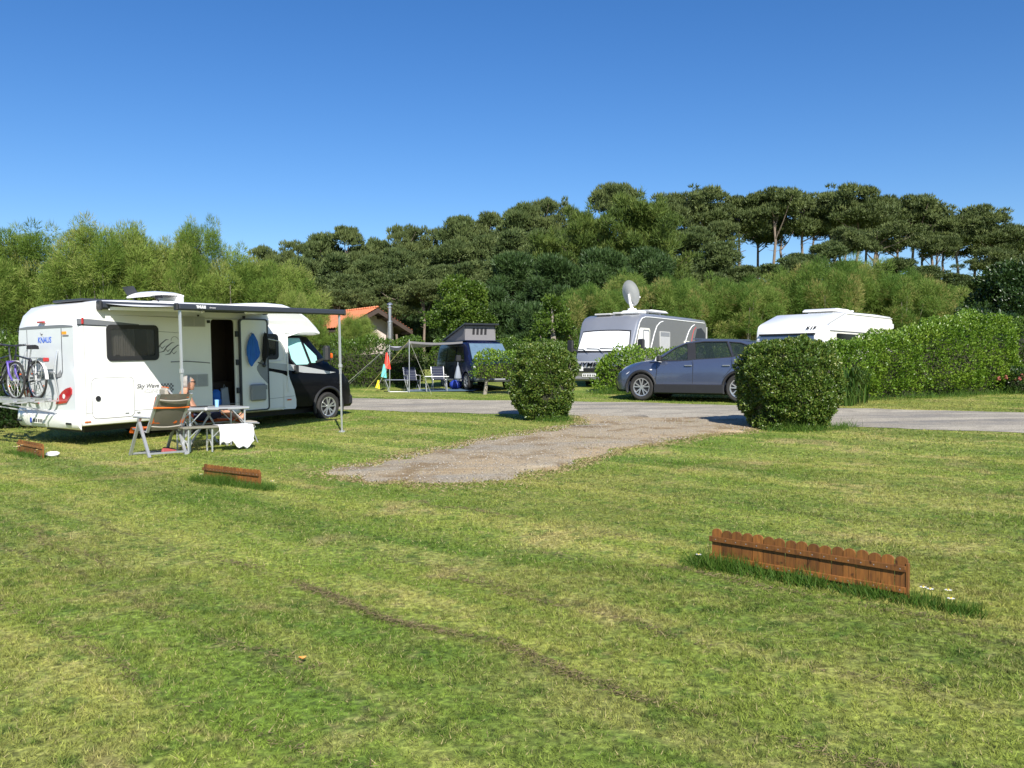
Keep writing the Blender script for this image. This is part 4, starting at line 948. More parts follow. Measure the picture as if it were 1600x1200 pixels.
# ---------------------------------------------------------------- white motorhome
MH = thing('white_motorhome', 'white motorhome with black cab, open door and dark awning pulled out', 'motorhome', (-8.72, 16.155, .17), math.atan2(.814, .5807), None, .027)
MHM = Matrix.Translation(MH.location) @ MH.rotation_euler.to_matrix().to_4x4()
def mw(x, y, z): return MHM @ Vector((x, y, z))
def mh_ground(x, y): q = mw(x, y, 0); return float(tz(q.x, q.y)) - q.z
W0 = 1.13
Wf = lambda x: W0 - .20 * max(0, (x - 4.7) / 1.2) ** 1.6
prof = [(.06, .36), (0, .5), (0, 1.2), (0, 2.02), (.025, 2.24), (.10, 2.44), (.26, 2.60), (.5, 2.67), (1.0, 2.69), (2.2, 2.69), (3.2, 2.69), (3.7, 2.725), (4.2, 2.75), (4.7, 2.73), (5.1, 2.64), (5.5, 2.45), (5.8, 2.25), (5.96, 2.12), (5.93, 2.06), (5.7, 2.04), (5.2, 2.04), (4.72, 2.03), (4.70, 1.9), (4.70, .9), (4.70, .40), (4.66, .36), (3, .36), (1.5, .36)]
b, ins = skin(prof, Wf, .07); b.build('body', 'white', MH, 40)
insr = list(ins)
k0 = 20
side = ins[:k0 + 1] + [(4.74, 2.0), (4.74, 1.30), (4.82, 1.05), (4.94, .8), (5.0, .58), (5.0, .42), (4.96, .37)] + [(3, .43), (1.5, .43)]
DOOR = rr(2.78, .50, 3.36, 2.36, .07); WIN = rr(.57, 1.57, 1.56, 2.19, .08); WIN2 = rr(3.95, 1.53, 4.47, 2.04, .07)
b = MB(); b.plate(side, [DOOR, WIN, WIN2], lambda u, v, d: (u, -Wf(u) + d, v), .0, .035); b.build('side_wall', 'white', MH)
b = MB(); b.plate(ins[:k0 + 1] + [(4.74, 2.0), (4.74, 1.3), (5.0, .6), (5.0, .42)], [], lambda u, v, d: (u, Wf(u) - d, v), 0, .035); b.build('side_wall', 'white', MH)
def near_plate(poly, m, name, parent=MH, d=.004, holes=(), th=.004, smooth=35):
    b = MB(); b.plate(poly, holes, lambda u, v, q: (u, -Wf(u) - q, v), 0 if d <= .004 else d - th, d); return b.build(name, m, parent, smooth)
# inside the door and the windows
b = MB(); b.box(2.5, 3.7, -.45, -.40, .45, 2.45); b.box(2.5, 2.55, -1.09, -.4, .45, 2.45); b.box(3.62, 3.68, -1.09, -.4, .45, 2.45); b.box(2.5, 3.7, -1.09, -.4, .42, .47); b.build('interior', 'interior', MH)
b = MB(); b.rbox(2.56, 2.95, -.95, -.5, .5, 1.3, .02); b.rbox(3.0, 3.6, -.7, -.46, .47, 1.05, .02); b.build('cupboard', 'interior', MH)
b = MB(); b.box(2.78, 3.36, -1.34, -1.1, .30, .35); b.build('entry_step', 'blackpl', MH)
b = MB(); b.box(.4, 1.7, -.62, -.58, 1.4, 2.3); b.box(3.8, 4.6, -.62, -.58, 1.4, 2.3); b.build('interior_lining', 'interior', MH)
cu = MB(); secs = []
for i in range(61):
    x = .60 + .55 * i / 60; y = -1.03 + .018 * math.sin(i * 1.25) + .01 * math.sin(i * .5); secs.append([(x, y, 1.6), (x, y, 2.17)])
cu.loft(secs)
secs = []
for i in range(14):
    x = 1.42 + .12 * i / 13; y = -1.03 + .018 * math.sin(i * 1.4); secs.append([(x, y, 1.6), (x, y, 2.17)])
cu.loft(secs); cu.build('curtain', 'curtain', MH)
for wl, nm in ((WIN, (.57, 1.57, 1.56, 2.19)), (WIN2, (3.95, 1.53, 4.47, 2.04))):
    u0, v0, u1, v1 = nm; f = near_plate(rr(u0 - .03, v0 - .03, u1 + .03, v1 + .03, .09), 'blackpl', 'window', d=.024, holes=[rr(u0 + .05, v0 + .06, u1 - .05, v1 - .05, .05)], th=.03)
    g = MB(); g.plate(rr(u0 + .04, v0 + .05, u1 - .04, v1 - .04, .05), [], lambda u, v, q: (u, -W0 - q, v), .008, .016); g.build('pane', 'smoke', f)
    h = MB(); [h.rbox(x, x + .09, -W0 - .034, -W0 - .022, v0 + .065, v0 + .085, .004) for x in (u0 + .12, u1 - .22)]; h.build('catch', 'blackpl', f)
# side decoration
near_plate([(.0, 2.32), (.25, 2.315), (1.2, 2.235), (1.2, 2.20), (.56, 2.205), (.3, 2.215), (0, 2.225)], 'greystripe', 'stripe')
near_plate([(0, 2.222), (.3, 2.212), (.56, 2.202), (.56, 2.185), (.3, 2.19), (0, 2.20)], 'anthracite', 'stripe_line', d=.005)
near_plate([(4.18, 1.44), (4.74, 1.39), (4.74, 1.24), (4.18, 1.33)], 'silverstripe', 'silver_band')
near_plate([(4.0, 1.32), (4.18, 1.325), (4.74, 1.235), (4.745, 1.20), (4.79, 1.10), (4.60, 1.18), (4.3, 1.24), (4.0, 1.25)], 'black', 'black_band')
near_plate(rr(.30 - .07, .48, 1.06, 1.24, .1), 'joint', 'hatch_gap', holes=[rr(.238, .488, 1.052, 1.232, .095)])
hd = near_plate(rr(.243, .493, 1.047, 1.227, .09), 'white', 'hatch', d=.007)
b = MB(); b.lathe([(.012, 0), (.05, 0), (.045, .012), (.01, .014)], (.34, -W0 - .024, .86), axis='y', n=16); b.build('lock', 'blackpl', hd)
b = MB(); b.box(.86, .93, -W0 - .022, -W0 - .005, .55, .565); b.box(1.1, 1.16, -W0 - .02, -W0, .545, .565); b.build('hinge', 'grey', hd)
for u0, v0, u1, v1, nb in ((2.13, 2.20, 2.65, 2.41, 8), (2.16, .98, 2.68, 1.24, 10)):
    f = near_plate(rr(u0, v0, u1, v1, .02), 'vent', 'fridge_vent', d=.014)
    b = MB()
    for i in range(nb):
        z = v0 + .025 + (v1 - v0 - .05) * i / (nb - 1)
        for j in range(2): x = u0 + .02 + j * (u1 - u0 - .02) / 2; b.box(x, x + (u1 - u0) / 2 - .03, -W0 - .019, -W0 - .012, z - .004, z + .004)
    b.build('louvre', 'grey', f)
b = MB(); b.rbox(2.69, 2.76, -W0 - .03, -W0, 2.28, 2.34, .008); b.build('door_lamp', 'blackpl', MH)
def near_line(pts, r=.006, m='greyink', name='graphic_line'):
    b = MB(); b.tube([(x, -W0 - .001, z) for x, z in pts], r, 5); return b.build(name, m, MH)
# flying birds emblem
for cx, cz in ((1.62, 1.80), (1.74, 1.74), (1.87, 1.69)):
    b = MB(); b.tube([(cx - .14, -W0, cz - .05), (cx - .04, -W0, cz - .03), (cx + .03, -W0, cz + .06), (cx + .14, -W0, cz + .14), (cx + .2, -W0, cz + .14)], [.004, .012, .014, .01, .003], 5)
    b.tube([(cx + .0, -W0, cz + .02), (cx + .05, -W0, cz - .03), (cx + .12, -W0, cz + .02)], [.003, .011, .003], 5); b.build('bird_emblem', 'greyink', MH)
b = MB(); b.tube([(1.95 + .08 * math.cos(a), -W0, 1.93 + .07 * math.sin(a)) for a in np.linspace(.2, 3.3, 12)], .005, 5); b.build('bird_emblem', 'greyink', MH)
near_line([(1.58, 2.10), (1.9, 2.085), (2.1, 2.07)], .004); near_line([(1.85, 1.50), (2.2, 1.505), (2.6, 1.475), (2.74, 1.46)], .010)
side_text('Sky Wave', .115, 'greyink', MH, 1.34, 1.045, -W0 - .003, .25, .003)
side_text('iCLINE', .105, 'paleink', MH, 1.40, .945, -W0 - .003, .25, .001)
b = MB()
for i in range(8):
    for j in range(5):
        if (i + j) % 2 == 0: b.box(1.62 + i * .034, 1.654 + i * .034, -W0 - .004, -W0, .90 + j * .036, .936 + j * .036)
b.build('checker_graphic', 'greyink', MH)
b = MB(); b.rbox(.08, .2, -W0 - .012, -W0, .43, .455, .005); b.rbox(4.72, 4.84, -W0 - .012, -W0, .57, .6, .005); b.build('side_marker', 'orangelens', MH)
b = MB(); b.rbox(.08, .12, -W0 - .03, -W0, 2.22, 2.34, .01); b.build('side_marker', 'redlens', MH)
b = MB(); b.bar((4.72, -W0 - .05, 2.02), (4.72, -W0 - .05, .75), .022, .022); b.build('antenna_strip', 'white', MH)
b = MB(); b.tube([(4.18, -W0 - .03, 1.96), (4.55, -W0 - .03, 1.90), (4.66, -W0 - .03, 1.75), (4.64, -W0 - .03, 1.5), (4.5, -W0 - .03, 1.46), (4.2, -W0 - .03, 1.45)], .010, 6); b.build('window_outline', 'white', MH)
near_plate([(.12, .42), (.125, .42), (.125, 2.2), (.12, 2.2)], 'joint', 'panel_joint', d=.005)
near_plate([(.125, .60), (3, .575), (4.94, .66), (4.94, .667), (3, .582), (.125, .607)], 'joint', 'panel_joint', d=.005)
# open door leaf, folded flat against the wall
dl = thing  # (name kept short below)
b = MB(); b.plate(rr(3.45, .42, 4.15, 2.37, .07), [], lambda u, v, q: (u, -W0 - q, v), .03, .075); door = b.build('door', 'white', MH)
b = MB(); b.plate(rr(3.43, .40, 4.17, 2.39, .08), [rr(3.46, .43, 4.14, 2.36, .06)], lambda u, v, q: (u, -W0 - q, v), .028, .088); b.build('door_seal', 'anthracite', door)
b = MB(); b.plate([(3.86, 1.36), (4.13, 1.66), (4.13, .98), (3.95, 1.15), (3.86, 1.28)], [], lambda u, v, q: (u, -W0 - q, v), .07, .085); b.build('door_panel', 'grey', door)
b = MB(); b.ball((4.03, -W0 - .10, 1.38), .045, n=12, m=8); b.bar((3.88, -W0 - .09, 1.45), (4.03, -W0 - .09, 1.39), .02, .01); b.build('handle', 'anthracite', door)
b = MB(); b.rbox(3.64, 4.04, -W0 - .17, -W0 - .075, .62, .98, .03); b.box(3.64, 4.04, -W0 - .178, -W0 - .17, .86, .95); b.build('waste_bin', 'grey', door)
b = MB(); [b.bar((x, -W0 - .076, 2.06), (x, -W0 - .11, 2.09), .015, .015) for x in (3.72, 4.06)]; b.build('coat_hook', 'alu', door)
b = MB(); [b.box(3.37, 3.44, -W0 - .05, -W0, z, z + .12) for z in (.8, 1.4, 2.0)]; b.build('hinge', 'anthracite', MH)
# rear wall
def rear_plate(poly, m, name, parent=MH, d=.006, holes=(), d0=0):
    b = MB(); b.plate(poly, holes, lambda u, v, q: (-q, u - W0, v), d0, d); return b.build(name, m, parent)
rear_plate([(.12, .52), (2.14, .52), (2.14, 2.17), (.12, 2.17)], 'rearsilver', 'rear_panel')
rear_plate([(.14, 2.17), (2.12, 2.17), (2.12, 2.20), (1.8, 2.225), (.5, 2.225), (.14, 2.20)], 'greystripe', 'rear_trim', d=.012)
b = MB(); b.tube([(-.006, .54 - W0, 2.16), (-.006, .54 - W0, 1.36), (-.006, .60 - W0, 1.27), (-.006, .75 - W0, 1.24), (-.006, 1.84 - W0, 1.24)], .008, 6); b.tube([(-.006, 1.84 - W0, 2.16), (-.006, 1.84 - W0, 1.24)], .006, 6); b.build('panel_groove', 'anthracite', MH)
rear_plate([(.57, 1.34), (.64, 1.26), (1.6, 1.24), (1.6, 1.30), (.72, 1.32), (.6, 1.40)], 'grey', 'grab_recess', d=.010)
rear_text('KNAUS', .155, 'blueink', MH, 1.17 - W0, 1.95, -.009, bold=.002, shear=.12)
b = MB(); b.tube([(-.01, 1.32 - W0, 2.10), (-.01, 1.28 - W0, 2.06), (-.01, 1.22 - W0, 2.07)], [.004, .012, .004], 5); b.tube([(-.01, 1.28 - W0, 2.06), (-.01, 1.24 - W0, 2.03)], [.01, .003], 5); b.build('bird_emblem', 'greyink', MH)
rear_plate(rr(.36, 2.045, .52, 2.10, .01), 'orangeink', 'orange_sticker', d=.010); rear_plate(rr(.28, 2.005, .50, 2.035, .01), 'greyink', 'sticker_line', d=.010)
b = MB(); b.rbox(-.03, .02, 1.16 - W0, 1.40 - W0, 2.275, 2.31, .01); b.build('brake_light', 'redlens', MH)
tl = [(.27, 1.08), (.22, 1.04), (.23, .95), (.42, .79), (.80, .755), (.74, .86), (.56, .99), (.42, 1.05)]
for mir in (0, 1):
    pl = [(2.26 - u if mir else u, v) for u, v in tl]; t = rear_plate(pl, 'redlens', 'tail_light', d=.03)
    c = .48 if not mir else 2.26 - .48
    b = MB(); b.lathe([(.01, -.036), (.045, -.036), (.04, -.025)], (0, c - W0, .91), axis='x', n=14); b.build('lamp', 'clearlens', t)
b = MB(); b.loft([[(x, y, z) for x, z in ((.03, .30), (-.05 - q, .33), (-.10 - q, .42), (-.09 - q, .55), (-.02, .64), (.03, .66))] for y, q in ((-1.12, -.05), (-1.0, .0), (-.5, .02), (.5, .02), (1.0, 0), (1.12, -.05))], cap=True); bp = b.build('bumper', 'white', MH)
for y in (-.92, .92):
    b = MB(); b.rbox(-.115, -.08, y - .09, y + .09, .40, .44, .008); b.build('fog_reflector', 'blackpl', bp)
b = MB(); b.rbox(-.135, -.10, 1.05 - W0, 1.57 - W0, .39, .50, .006); pl = b.build('number_plate', 'plate', MH)
b = MB(); b.box(-.139, -.13, 1.50 - W0, 1.565 - W0, .395, .495); b.build('plate_band', 'euroblue', pl)
[MB().box(-.139, -.13, y - W0, y + .035 - W0, .415, .475).build('plate_mark', 'blackpl', pl) for y in (1.10, 1.16, 1.22, 1.3, 1.36, 1.42)]
# roof things
b = MB(); b.rbox(.42, 1.5, -.55, .55, 2.685, 2.73, .01); b.build('solar_panel', 'anthracite', MH)
b = MB(); b.rbox(1.98, 2.62, -.36, .36, 2.68, 2.75, .02); hb = b.build('roof_hatch', 'white', MH)
b = MB(); b.loft([[(x, y, z + .06 * (1 - (y / .42) ** 2)) for y in np.linspace(-.42, .42, 9)] + [(x, y, z - .03) for y in np.linspace(.42, -.42, 9)] for x, z in ((1.88, 2.86), (1.94, 2.88), (2.2, 2.91), (2.55, 2.905), (2.66, 2.88))], closed=True, cap=True); b.build('hatch_lid', 'white', hb)
b = MB(); b.rbox(2.52, 2.68, -.41, .41, 2.70, 2.88, .03); b.build('hatch_hinge_block', 'white', hb)
b = MB(); b.bar((2.12, -.34, 2.73), (2.04, -.36, 2.84), .04, .03); b.bar((2.04, -.36, 2.84), (2.2, -.36, 2.83), .03, .05); b.bar((2.05, .34, 2.73), (1.98, .34, 2.84), .04, .03); b.build('hatch_arm', 'blackpl', hb)
b = MB(); b.plate(rr(-.2, 0, .2, .34, .03), [], lambda u, v, d: (1.95 - v * .35 + d, u + .3, 2.88 + v * .55), 0, .02); b.build('hatch_flap', 'anthracite', hb)
# awning: case on the wall, cloth, folding arms, front rail on two legs
aw = MB(); aw.rbox(.40, 4.10, -W0 - .14, -W0 + .01, 2.50, 2.645, .03); aw = aw.build('awning', 'anthracite', MH)
b = MB(); [b.rbox(x, x + .06, -W0 - .16, -W0, 2.48, 2.655, .02) for x in (.36, 4.08)]; b.build('end_cap', 'blackpl', aw)
YR = -3.62
b = MB(); b.loft([[(x, -W0 - .12 + t * (YR + W0 + .12), 2.60 - .14 * t - .035 * math.sin(math.pi * t)) for t in np.linspace(0, 1, 9)] for x in (.48, 1.5, 2.5, 3.4, 4.02)]); b.loft([[(x, -W0 - .12 + t * (YR + W0 + .12), 2.596 - .14 * t - .035 * math.sin(math.pi * t)) for t in np.linspace(0, 1, 9)] for x in (.48, 1.5, 2.5, 3.4, 4.02)]); b.build('awning_cloth', 'fabricunder', aw)
b = MB(); b.rbox(.38, 4.12, YR - .07, YR + .03, 2.385, 2.495, .025); rl = b.build('front_rail', 'anthracite', aw)
b = MB(); b.rbox(.34, .39, YR - .075, YR + .035, 2.38, 2.50, .015); b.rbox(4.11, 4.15, YR - .075, YR + .035, 2.38, 2.50, .015); b.build('end_cap', 'blackpl', aw)
text('THULE', .06, 'whiteink', aw, 'lettering', frame3((.80, YR - .0725, 2.445), (1, 0, 0), (0, 0, 1)), bold=.004)
text('Omnistor', .032, 'whiteink', aw, 'lettering', frame3((1.03, YR - .0725, 2.44), (1, 0, 0), (0, 0, 1)))
for x0, xe in ((.56, 1.75), (3.95, 2.75)):
    b = MB(); b.bar((x0, -W0 - .10, 2.515), (xe, -2.35, 2.46), .05, .06); b.bar((xe, -2.35, 2.46), (x0 + (.1 if x0 < 2 else -.1), YR, 2.43), .045, .055); b.ball((xe, -2.35, 2.46), .045, n=8, m=6); b.build('folding_arm', 'white', aw)
for x in (.44, 4.02):
    gz = mh_ground(x, YR); b = MB(); b.bar((x, YR, gz + .02), (x, YR, 1.35), .026, .026); b.bar((x, YR + .002, 1.2), (x, YR + .002, 2.39), .034, .034); b.rbox(x - .05, x + .05, YR - .05, YR + .05, gz - .01, gz + .03, .01); b.rbox(x - .03, x + .03, YR - .03, YR + .03, 1.33, 1.40, .006); b.build('awning_leg', 'alu', aw)
# black cab
def sec(x, pts): return [(x, -y, z) for y, z in pts] + [(x, y, z) for y, z in reversed(pts)]
cabs = []
for x, wd, zb, zbelt, ztop, wt in ((4.62, 1.0, .36, 1.36, 2.05, .88), (5.2, 1.02, .34, 1.36, 2.05, .86), (5.62, 1.02, .33, 1.35, 2.02, .84), (5.85, 1.02, .33, 1.34, 1.78, .86), (6.15, 1.015, .33, 1.30, 1.50, .86), (6.35, 1.005, .32, 1.22, 1.33, .84), (6.6, .98, .30, 1.10, 1.22, .76), (6.82, .93, .29, .92, 1.02, .66), (6.95, .84, .30, .72, .80, .52), (6.98, .70, .36, .56, .62, .4)):
    cabs.append(sec(x, [(0, zb), (wd * .8, zb), (wd * .97, zb + .06), (wd, (zb + zbelt) * .5), (wd * .99, zbelt - .06), (wd * .955, zbelt + .04), (wt, ztop - .06), (wt * .93, ztop), (0, ztop + .02)]))
b = MB(); b.loft(cabs, closed=True, cap=True); me = b.mesh('cab')
me = cut(me, [MB().lathe([(.43, -1.3), (.43, -.6)], (6.07, 0, .37), axis='y', n=32).mesh('c'), MB().lathe([(.43, .6), (.43, 1.3)], (6.07, 0, .37), axis='y', n=32).mesh('c')], 'cab', 'black')
cab = obj('cab', me, MH)
def cabside(z): return 1.02 * .955 + (z - 1.40) / (1.98 - 1.40) * (.86 - .974) + .012 if z > 1.38 else 1.02 * .99 + .004
def cplate(poly, m, name, d=.01, holes=(), parent=cab, off=0):
    b = MB(); b.plate(poly, holes, lambda u, v, q: (u, -cabside(v) - off - q, v), 0, d); return b.build(name, m, parent)
cplate([(4.93, 1.98), (5.33, 1.98), (5.50, 1.40), (5.43, 1.37), (5.10, 1.37), (5.0, 1.50)], 'cyan', 'cab_window', .006)
cplate([(4.89, 2.01), (5.35, 2.01), (5.54, 1.39), (5.45, 1.335), (5.08, 1.335), (4.96, 1.48)], 'blackpl', 'cab_window_frame', .012, [[(4.93, 1.98), (5.33, 1.98), (5.50, 1.40), (5.43, 1.37), (5.10, 1.37), (5.0, 1.50)]])
cplate([(5.44, 1.86), (5.50, 1.80), (5.76, 1.56), (5.76, 1.40), (5.58, 1.40)], 'cyan', 'quarter_window', .006)
b = MB(); b.plate([(4.8, 1.40), (5.3, 1.33), (6.0, 1.20), (6.3, 1.16), (6.0, 1.13), (5.3, 1.18), (4.8, 1.26)], [], lambda u, v, q: (u, -1.025 - q, v), 0, .004); b.build('silver_band', 'silverstripe', cab)
b = MB(); b.rbox(5.02, 5.14, -1.08, -1.02, 1.17, 1.36, .02); b.build('handle', 'blackpl', cab)
b = MB(); b.bar((5.72, -1.0, 1.42), (5.80, -1.22, 1.50), .06, .05); b.rbox(5.72, 5.88, -1.36, -1.18, 1.42, 1.80, .05); mir = b.build('wing_mirror', 'blackpl', cab)
b = MB(); b.rbox(5.885, 5.92, -1.36, -1.2, 1.5, 1.62, .02); b.build('mirror_indicator', 'orangelens', mir)
b = MB(); b.plate([(-.72, 1.38), (.72, 1.38), (.66, 1.96), (-.66, 1.96)], [], lambda u, v, d: (6.30 - (v - 1.38) * .99 + d, u, v), -.02, .02); b.build('windscreen', 'darkglass', cab)
b = MB()
for s in (-1, 1):
    b.hull([(6.5 + dx, s * y, z) for y, z in ((.72, 1.06), (.92, 1.02), (.93, .84), (.74, .90)) for dx in (0, .2)])
b.build('headlight', 'clearlens', cab)
b = MB(); b.rbox(6.3, 7.02, -.9, .9, .30, .62, .08); b.build('front_bumper', 'blackpl', cab)
b = MB(); b.tube([(6.07 + .44 * math.cos(a), -1.005, .37 + .44 * math.sin(a)) for a in np.linspace(-.35, 3.5, 22)], .035, 8); b.build('wheel_arch', 'blackpl', cab)
for s in (-1, 1):
    wheel(MH, 6.07, s * .90, .345, .345, .225, s, 5); wheel(MH, 2.25, s * .88, .345, .345, .225, s, 8, double=False, face='grey')
b = MB(); b.box(.3, 6.6, -.7, .7, .22, .36); b.box(1.6, 3.0, -.95, .95, .30, .36); b.build('chassis', 'blackpl', MH)
# bike rack
b = MB()
for x in (-.27, -.57, -.87): b.rbox(x - .035, x + .035, -.62, 1.25, .835, .865, .006); b.rbox(x - .035, x - .025, -.62, 1.25, .86, .89, .002); b.rbox(x + .025, x + .035, -.62, 1.25, .86, .89, .002)
for y in (-.45, .75): b.bar((0, y, .83), (-1.0, y, .83), .04, .03); b.tube([(-.02, y, .84), (-.10, y, 1.35), (-.02, y, 1.75)], .016, 8); b.bar((-.95, y, .82), (-.02, y, .60), .025, .025)
b.tube([(-.10, -.5, 1.35), (-.12, .3, 1.38), (-.10, .8, 1.35)], .014, 8); b.build('bike_rack', 'alu', MH)

# ---------------------------------------------------------------- bicycles on the rack
def bicycle(label, X, Y, fwd, fm, seat_h=.98, fork='bikewhite', guards=True):
    rz = math.atan2(.814, .5807) + (math.pi / 2 if fwd > 0 else -math.pi / 2); loc = mw(X, Y, .862)
    o = thing('bicycle', label, 'bicycle', loc, rz, 'bicycles on the rack'); r = .335; wb = 1.05
    # local: x forward, rear hub at 0
    for nm, x in (('wheel', 0), ('wheel', wb)):
        b = MB(); b.tube([(r * math.cos(a), 0, r * math.sin(a)) for a in np.linspace(0, 2 * math.pi, 33)[:-1]], .022, 7, closed=True); wl = b.build(nm, 'tyre', o, loc=(x, 0, r + .02))
        b = MB(); b.tube([((r - .03) * math.cos(a), 0, (r - .03) * math.sin(a)) for a in np.linspace(0, 2 * math.pi, 33)[:-1]], .011, 5, closed=True)
        for k in range(18): a = k * 2 * math.pi / 18; b.tube([(.02 * math.cos(a + 1.2), .03 * (-1) ** k, .02 * math.sin(a + 1.2)), ((r - .03) * math.cos(a), 0, (r - .03) * math.sin(a))], .0022, 3)
        b.lathe([(.02, -.05), (.025, -.03), (.025, .03), (.02, .05)], axis='y', n=10); b.build('rim', 'alu', wl)
        b = MB(); [b.rbox(.24 * math.cos(a) - .03, .24 * math.cos(a) + .03, -.02, -.01, .24 * math.sin(a) - .015, .24 * math.sin(a) + .015, .004) for a in (.5, 3.6)]; b.build('reflector', 'orangelens', wl)
    h = r + .02; bb = (.43, 0, h - .06); st = (.27, 0, h + .42); hd = (.83, 0, h + .46); hl = (.87, 0, h + .32)
    f = MB(); f.tube([bb, st], .018); f.tube([bb, hl], .021); f.tube([(.28, 0, h + .38), hd], .018); f.tube([hl, hd], .022)
    for s in (-.055, .055): f.tube([bb, (0, s, h)], .011); f.tube([st, (0, s, h)], .010)
    f.build('frame', fm, o)
    k = MB()
    for s in (-.06, .06): k.tube([(.87, s, h + .33), (.93, s, h + .12), (wb, s, h)], [.020, .02, .012])
    k.bar((.86, -.07, h + .34), (.86, .07, h + .34), .05, .04); k.build('fork', fork, o)
    k = MB(); k.tube([st, (.21, 0, h + .58)], .014); k.build('seat_post', 'alu', o)
    k = MB(); k.loft([[(x, y * wd, h + .60 + dz) for y, dz in ((-1, -.03), (-.8, .03), (0, .05), (.8, .03), (1, -.03))] for x, wd in ((.06, .07), (.12, .09), (.2, .08), (.3, .04), (.36, .02))], cap=True); k.build('saddle', 'blackcloth', o)
    k = MB(); k.tube([hd, (.80, 0, h + .62)], .016); k.tube([(.80, 0, h + .62), (.84, 0, h + .64)], .016); k.tube([(.72, -.30, h + .66), (.80, -.2, h + .66), (.84, -.06, h + .64), (.84, .06, h + .64), (.80, .2, h + .66), (.72, .30, h + .66)], .013); k.tube([(.78, -.3, h + .68), (.90, -.24, h + .64)], .007); k.tube([(.78, .3, h + .68), (.90, .24, h + .64)], .007); k.build('handlebar', 'bikeblack', o)
    k = MB(); [k.tube([(.72 - .06, s * .31, h + .66), (.74, s * .29, h + .66)], .018) for s in (-1, 1)]; k.build('grip', 'blackpl', o)
    k = MB(); k.lathe([(.06, -.045), (.085, -.045), (.085, -.04), (.06, -.04)], (bb[0], 0, bb[2]), axis='y', n=20); k.bar((bb[0], -.06, bb[2]), (bb[0] + .12, -.06, bb[2] - .12), .02, .012); k.bar((bb[0], .06, bb[2]), (bb[0] - .12, .06, bb[2] + .12), .02, .012); k.rbox(bb[0] + .08, bb[0] + .18, -.15, -.06, bb[2] - .135, bb[2] - .11, .005); k.rbox(bb[0] - .17, bb[0] - .07, .06, .15, bb[2] + .11, bb[2] + .135, .005); k.build('crankset', 'bikeblack', o)
    k = MB(); k.tube([(bb[0] + .08, -.045, bb[2] + .02), (0, -.045, h + .03)], .005, 4); k.tube([(bb[0] + .08, -.045, bb[2] - .06), (0, -.045, h - .03)], .005, 4); k.build('chain', 'bikeblack', o)
    if guards:
        k = MB(); k.loft([[((r + .03) * math.cos(a), y, h + (r + .03) * math.sin(a)) for y in (-.028, 0, .028)] for a in np.linspace(.9, 3.1, 14)]); k.loft([[(wb + (r + .03) * math.cos(a), y, h + (r + .03) * math.sin(a)) for y in (-.028, 0, .028)] for a in np.linspace(.5, 2.3, 12)]); k.build('mudguard', 'bikewhite', o)
        k = MB(); k.rbox(-.30, .16, -.07, .07, h + .40, h + .415, .004); k.tube([(-.1, .06, h + .40), (0, .06, h)], .006, 5); k.tube([(-.1, -.06, h + .40), (0, -.06, h)], .006, 5); k.build('luggage_rack', 'alu', o)
        k = MB(); k.rbox(-.36, -.30, -.05, .05, h + .33, h + .41, .015); k.build('tail_lamp', 'redlens', o)
    return o
bicycle('bicycle with red tail lamp nearest the rear wall of the white motorhome', -.27, -.16, 1, 'bikeblack')
bicycle('purple forked bicycle on the middle rail of the rack, handlebar to the right', -.57, 1.06, -1, 'bikeblack', fork='purple', guards=False)
bicycle('outermost bicycle with white fork, mostly cut off by the left edge', -.87, 1.80, -1, 'purple', fork='bikewhite', guards=False)
# ---------------------------------------------------------------- silver A-class motorhome (local x from the front face backwards is negative)
HY_F = Vector((-.58, -.815, 0)).normalized(); HY_L = Vector((.815, -.58, 0))      # forward, its own left side (faces camera right)
p0 = Vector((3.95, 28.6, 0)) - HY_L * 1.13
HY = thing('silver_motorhome', 'silver grey motorhome with covered white windscreen and satellite dish', 'motorhome', G(p0.x, p0.y, -.06), math.atan2(HY_F.y, HY_F.x))
hp = [(-.10, .38), (0, .50), (.02, .85), (-.04, 1.10), (-.13, 1.30), (-.20, 1.42), (-.42, 2.02), (-.48, 2.16), (-.58, 2.36), (-.78, 2.52), (-1.05, 2.60), (-1.4, 2.63), (-3, 2.64), (-5, 2.64), (-6.3, 2.62), (-6.46, 2.5), (-6.5, 2.3), (-6.5, .5), (-6.45, .40), (-4, .38), (-2, .38)]
HW = lambda x: 1.12 - .10 * max(0, (x + .7) / .7) ** 2
b, ins = skin(hp, HW, .09); b.build('body', 'hymer', HY, 40)
DWIN = [(-.66, 1.38), (-.78, 1.38), (-1.28, 1.38), (-1.28, 2.05), (-.72, 2.05), (-.60, 2.0)]
b = MB(); b.plate(ins, [], lambda u, v, d: (u, HW(u) - d, v), 0, .03); b.build('side_wall', 'hymerside', HY); b = MB(); b.plate(ins, [], lambda u, v, d: (u, -HW(u) + d, v), 0, .03); b.build('side_wall', 'hymerside', HY)
def hside(poly, m, name, d=.01, holes=(), parent=HY):
    k = MB(); k.plate(poly, holes, lambda u, v, q: (u, HW(u) + q, v), 0, d); return k.build(name, m, parent)
def hline(pts, r=.016, m='whiteink', name='white_line'):
    k = MB(); k.tube([(x, HW(x) + .002, z) for x, z in pts], r, 6); return k.build(name, m, HY)
hline([(-.25, 1.2), (-.33, 1.45), (-.55, 2.05), (-.68, 2.30), (-.85, 2.44), (-1.1, 2.50), (-1.5, 2.51), (-3.5, 2.51), (-6.2, 2.50)], .018)
f = hside([(-.42, 1.35), (-.55, 1.35), (-.80, 1.35), (-1.42, 1.35), (-1.45, 2.05), (-1.40, 2.12), (-.74, 2.12), (-.66, 2.05)], 'cream', 'cab_door_frame', .014)
hside([(-.55, 1.42), (-.82, 1.42), (-.82, 2.02), (-.72, 2.02)], 'screenwhite', 'pane', .022, parent=f); hside(rr(-1.34, 1.42, -.93, 2.03, .04), 'screenwhite', 'pane', .022, parent=f)
